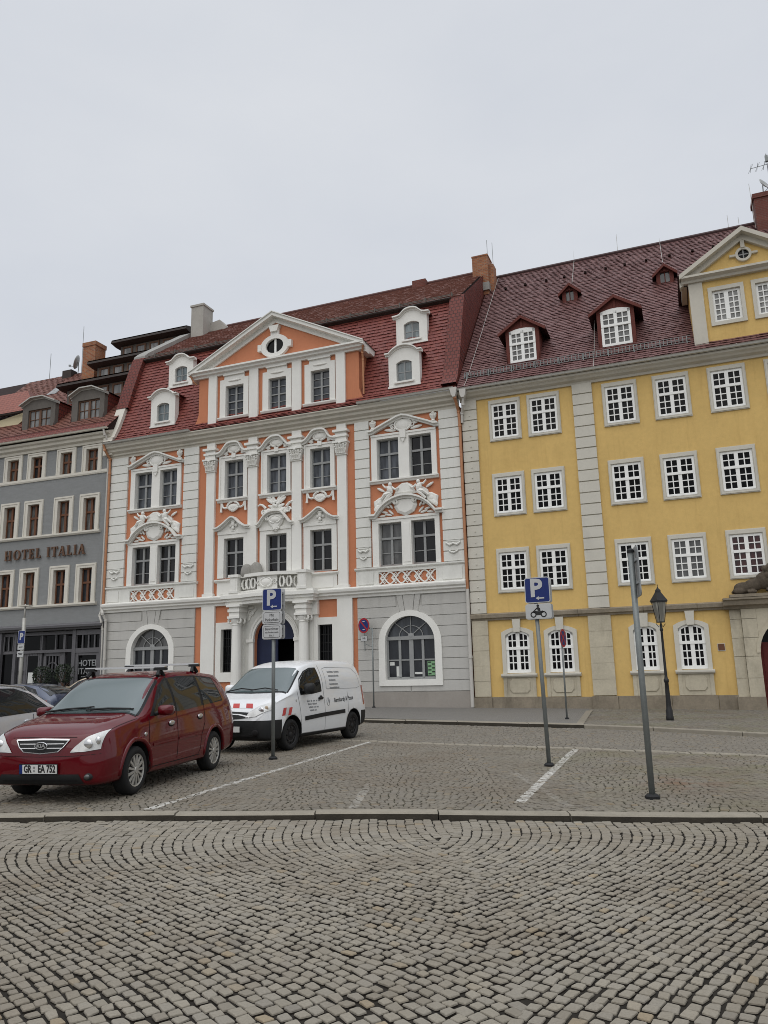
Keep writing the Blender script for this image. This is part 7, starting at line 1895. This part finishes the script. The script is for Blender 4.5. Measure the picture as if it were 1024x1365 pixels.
setts('road', lambda x, y: gu(x)+.22 < y < fk(x)-.05, (-8, 11.5), (9, 30), .108, lambda x, y: -.39*x, lambda x, y: -.39, lambda x, y: zg(x, y)+.012, 'sett3', False, .006)
setts('pavement', lambda x, y: x > 5.2+(y-21.2)*.30 and y > fk(x)+.22 and uv_(x, y)[1] > .16, (5, 13.5), (10, 32), .115, lambda x, y: .5*x, lambda x, y: .5, lambda x, y: zg(x, y)+.108, 'sett4', False, .009)
def sheet(name, fn, mt, lab=None):
    V, F = fn(); me = bpy.data.meshes.new(name); me.from_pydata(V, [], F); me.materials.append(M[mt]); me.update(); return structure(put(name, me), label=lab)
def strip(ylo, yhi, x0, x1, nx, ny, zf):
    def f():
        V = []; 
        for j in range(ny+1):
            for i in range(nx+1): x = x0+(x1-x0)*i/nx; a, b = ylo(x), yhi(x); y = a+(b-a)*j/ny; V.append((x, y, zf(x, y)))
        return V, [(j*(nx+1)+i, j*(nx+1)+i+1, (j+1)*(nx+1)+i+1, (j+1)*(nx+1)+i) for j in range(ny) for i in range(nx)]
    return f
sheet('street_bed', strip(lambda x: -6, lambda x: kn(x)+.02, -14, 14, 56, 10, lambda x, y: .026), 'mortar', 'dark joints between the street setts')
sheet('parking_bed', strip(lambda x: kn(x)+.2, gu, -14, 11.8, 60, 12, lambda x, y: zg(x, y)-.014), 'mortargreen', 'mossy joints of the parking bays')
sheet('road', strip(lambda x: gu(x)-.02 if x < 12 else 7.6, lambda x: fk(x)+.05, -30, 12.6, 80, 16, lambda x, y: zg(x, y)-.002), 'farroad', 'cobbled road in front of the houses')
sheet('road', strip(lambda x: -6, lambda x: max(fk(x)+.05, -5), 14, 24, 10, 10, lambda x, y: .0), 'farroad', 'cobbled road at the right')
# plain ground far out to the horizon
def big():
    V = [(-400, -400, -.35), (400, -400, -.35), (400, 400, -.35), (-400, 400, -.35)]; return V, [(0, 1, 2, 3)]
M['earth'] = mat('distant paving', (.16, .15, .13), .9, .2, .2)
sheet('ground', big, 'earth', 'paved ground of the town')
sheet('square', strip(lambda x: -60, lambda x: -6, -60, 60, 10, 10, lambda x, y: -.02), 'farroad', 'cobbled square behind the viewer')
# far pavement: fine mosaic at the left, coarse cobbles right of the diagonal strip
dg = lambda y: 5.0+(y-21.2)*.30
def pave(side):
    def f():
        V = []; F = []; nx, ny = 70, 14; x0, x1 = -30, 20
        for j in range(ny+1):
            for i in range(nx+1):
                t = i/nx
                if side < 0: xb0, xb1 = -30, 5.15
                else: xb0, xb1 = 5.15, 22
                x = xb0+(xb1-xb0)*t; yl = fk(x)+(.30 if side < 0 else .16); yh = W(uv_(x, 30)[0], -1).y+6
                y = yl+(yh-yl)*j/ny
                xs_ = x+((dg(y)-5.15)*(t if side < 0 else 1-t) if y > 21 else 0)*1.0
                V.append((xs_, y, zg(xs_, y)+.10-(.0 if side < 0 else .004)))
        return V, [(j*(nx+1)+i, j*(nx+1)+i+1, (j+1)*(nx+1)+i+1, (j+1)*(nx+1)+i) for j in range(ny) for i in range(nx)]
    return f
sheet('pavement', pave(-1), 'farpave', 'grey mosaic pavement before the orange house'); sheet('pavement', pave(1), 'farpave2', 'cobbled pavement before the yellow house')
def kerb(name, P, w, top, hgt, x0, x1, ln, lab, jit=.012, dark_face=1):
    mb = MB(); x = x0
    while x < x1:
        l = ln*R.uniform(.8, 1.25); a, b = x+.008, min(x+l-.008, x1)
        n = 3; V = []
        dz = R.uniform(-jit, jit)*.5
        for i in range(n+1):
            xx = a+(b-a)*i/n; y = lerp_poly(P, xx)+R.uniform(-1, 1)*.004; z = top(xx, y)+dz
            for dy, zz in ((0, z-hgt-.1), (0, z-.018), (.02, z), (w, z+.004), (w, z-hgt-.1)): V.append((xx, y+dy, zz))
        F = [(i*5+k, (i+1)*5+k, (i+1)*5+k+1, i*5+k+1) for i in range(n) for k in range(4)]+[(0, 1, 2, 3, 4), tuple(n*5+k for k in (4, 3, 2, 1, 0))]
        mb.add(V, F)
        for i in range(n): mb.m[-len(F)+i*4] = dark_face
        x += l
    return structure(mb.build(name, ['granite', 'granitedirtshade']), label=lab)
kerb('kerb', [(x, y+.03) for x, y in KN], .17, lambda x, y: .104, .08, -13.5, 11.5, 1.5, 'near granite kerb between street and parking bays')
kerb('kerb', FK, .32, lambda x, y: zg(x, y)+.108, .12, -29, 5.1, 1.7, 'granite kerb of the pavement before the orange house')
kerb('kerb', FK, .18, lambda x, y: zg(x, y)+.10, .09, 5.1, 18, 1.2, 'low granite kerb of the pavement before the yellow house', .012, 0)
kerb('gutter_stones', [(x, y-.06) for x, y in GU], .16, lambda x, y: zg(x, y)+.012, .03, -13, 11.5, .22, 'row of flat stones between parking bays and road', .012, 0)
def dstrip():
    V = []; F = []
    for k in range(14):
        y = 21.15+k*.42
        for s_ in (0, 1): V += [(dg(y+s_*.40)-.05, y+s_*.40, zg(5, y)+.106), (dg(y+s_*.40)+.16, y+s_*.40, zg(5, y)+.106)]
        n = len(V)-4; F.append((n, n+1, n+3, n+2))
    return V, F
sheet('pavement_strip', dstrip, 'granite', 'diagonal row of stone slabs across the pavement')

# ================================================================ light, sky, camera
w = bpy.data.worlds.new('World'); S.world = w; w.use_nodes = True; nt = w.node_tree; nt.nodes.clear()
SUN_EL, SUN_ROT = math.radians(52), math.radians(200)
out = nd(nt, 'OutputWorld'); bg = nd(nt, 'Background', Strength=.10); nt.links.new(bg.outputs[0], out.inputs[0])
sky = nd(nt, 'TexSky', sky_type='NISHITA'); sky.sun_disc = False; sky.sun_elevation = SUN_EL; sky.sun_rotation = SUN_ROT; sky.air_density = 1.0; sky.dust_density = 3.0; sky.altitude = 200
# an even deck of cloud veils the blue
tc = nd(nt, 'TexCoord'); vec = tc.outputs['Generated']
cl = maprange(nt, noise(nt, vec, 2.1, 6, .55, (1, 1, 2.2)), .3, .72)
cloud = mixc(nt, cl, (6.15, 6.45, 7.0), (6.9, 7.12, 7.5))
c = mixc(nt, .93, sky.outputs[0], cloud)
zen = nd(nt, 'SeparateXYZ'); nt.links.new(vec, zen.inputs[0])     # an overcast sky is brightest overhead
k = maprange(nt, zen.outputs[2], .72, 1., 1., 2.9)
vm = nd(nt, 'VectorMath', operation='SCALE'); nt.links.new(c, vm.inputs[0]); nt.links.new(k, vm.inputs['Scale'])
nt.links.new(vm.outputs[0], bg.inputs[0])
sl = bpy.data.lights.new('sun', 'SUN'); sl.energy = .95; sl.angle = math.radians(75); sl.color = (1, .965, .91)
so = bpy.data.objects.new('sun', sl); COL.objects.link(so)
d = Vector((sin(SUN_ROT)*cos(SUN_EL), cos(SUN_ROT)*cos(SUN_EL), sin(SUN_EL)))
so.rotation_euler = (-d).to_track_quat('-Z', 'Y').to_euler(); so.location = (0, -20, 40)

cam = bpy.data.cameras.new('camera'); co = bpy.data.objects.new('camera', cam); COL.objects.link(co); S.camera = co
S.cycles.pixel_filter_type = 'BLACKMAN_HARRIS'; S.cycles.filter_width = .95
PI_, RO = .2043, -.02445
r0 = Vector((1, 0, 0)); f0 = Vector((0, cos(PI_), sin(PI_))); u0 = Vector((0, -sin(PI_), cos(PI_)))
r1_ = r0*cos(RO)+u0*sin(RO); u1_ = u0*cos(RO)-r0*sin(RO)
co.matrix_world = Matrix(((r1_.x, u1_.x, -f0.x, 0), (r1_.y, u1_.y, -f0.y, 0), (r1_.z, u1_.z, -f0.z, 1.62), (0, 0, 0, 1)))
cam.sensor_fit = 'VERTICAL'; cam.sensor_height = 24; cam.lens = 1028/1365*24; cam.clip_end = 2000; cam.clip_start = .05
vs = S.view_settings; vs.view_transform = 'Standard'; vs.look = 'None'; vs.exposure = .10; vs.gamma = 1
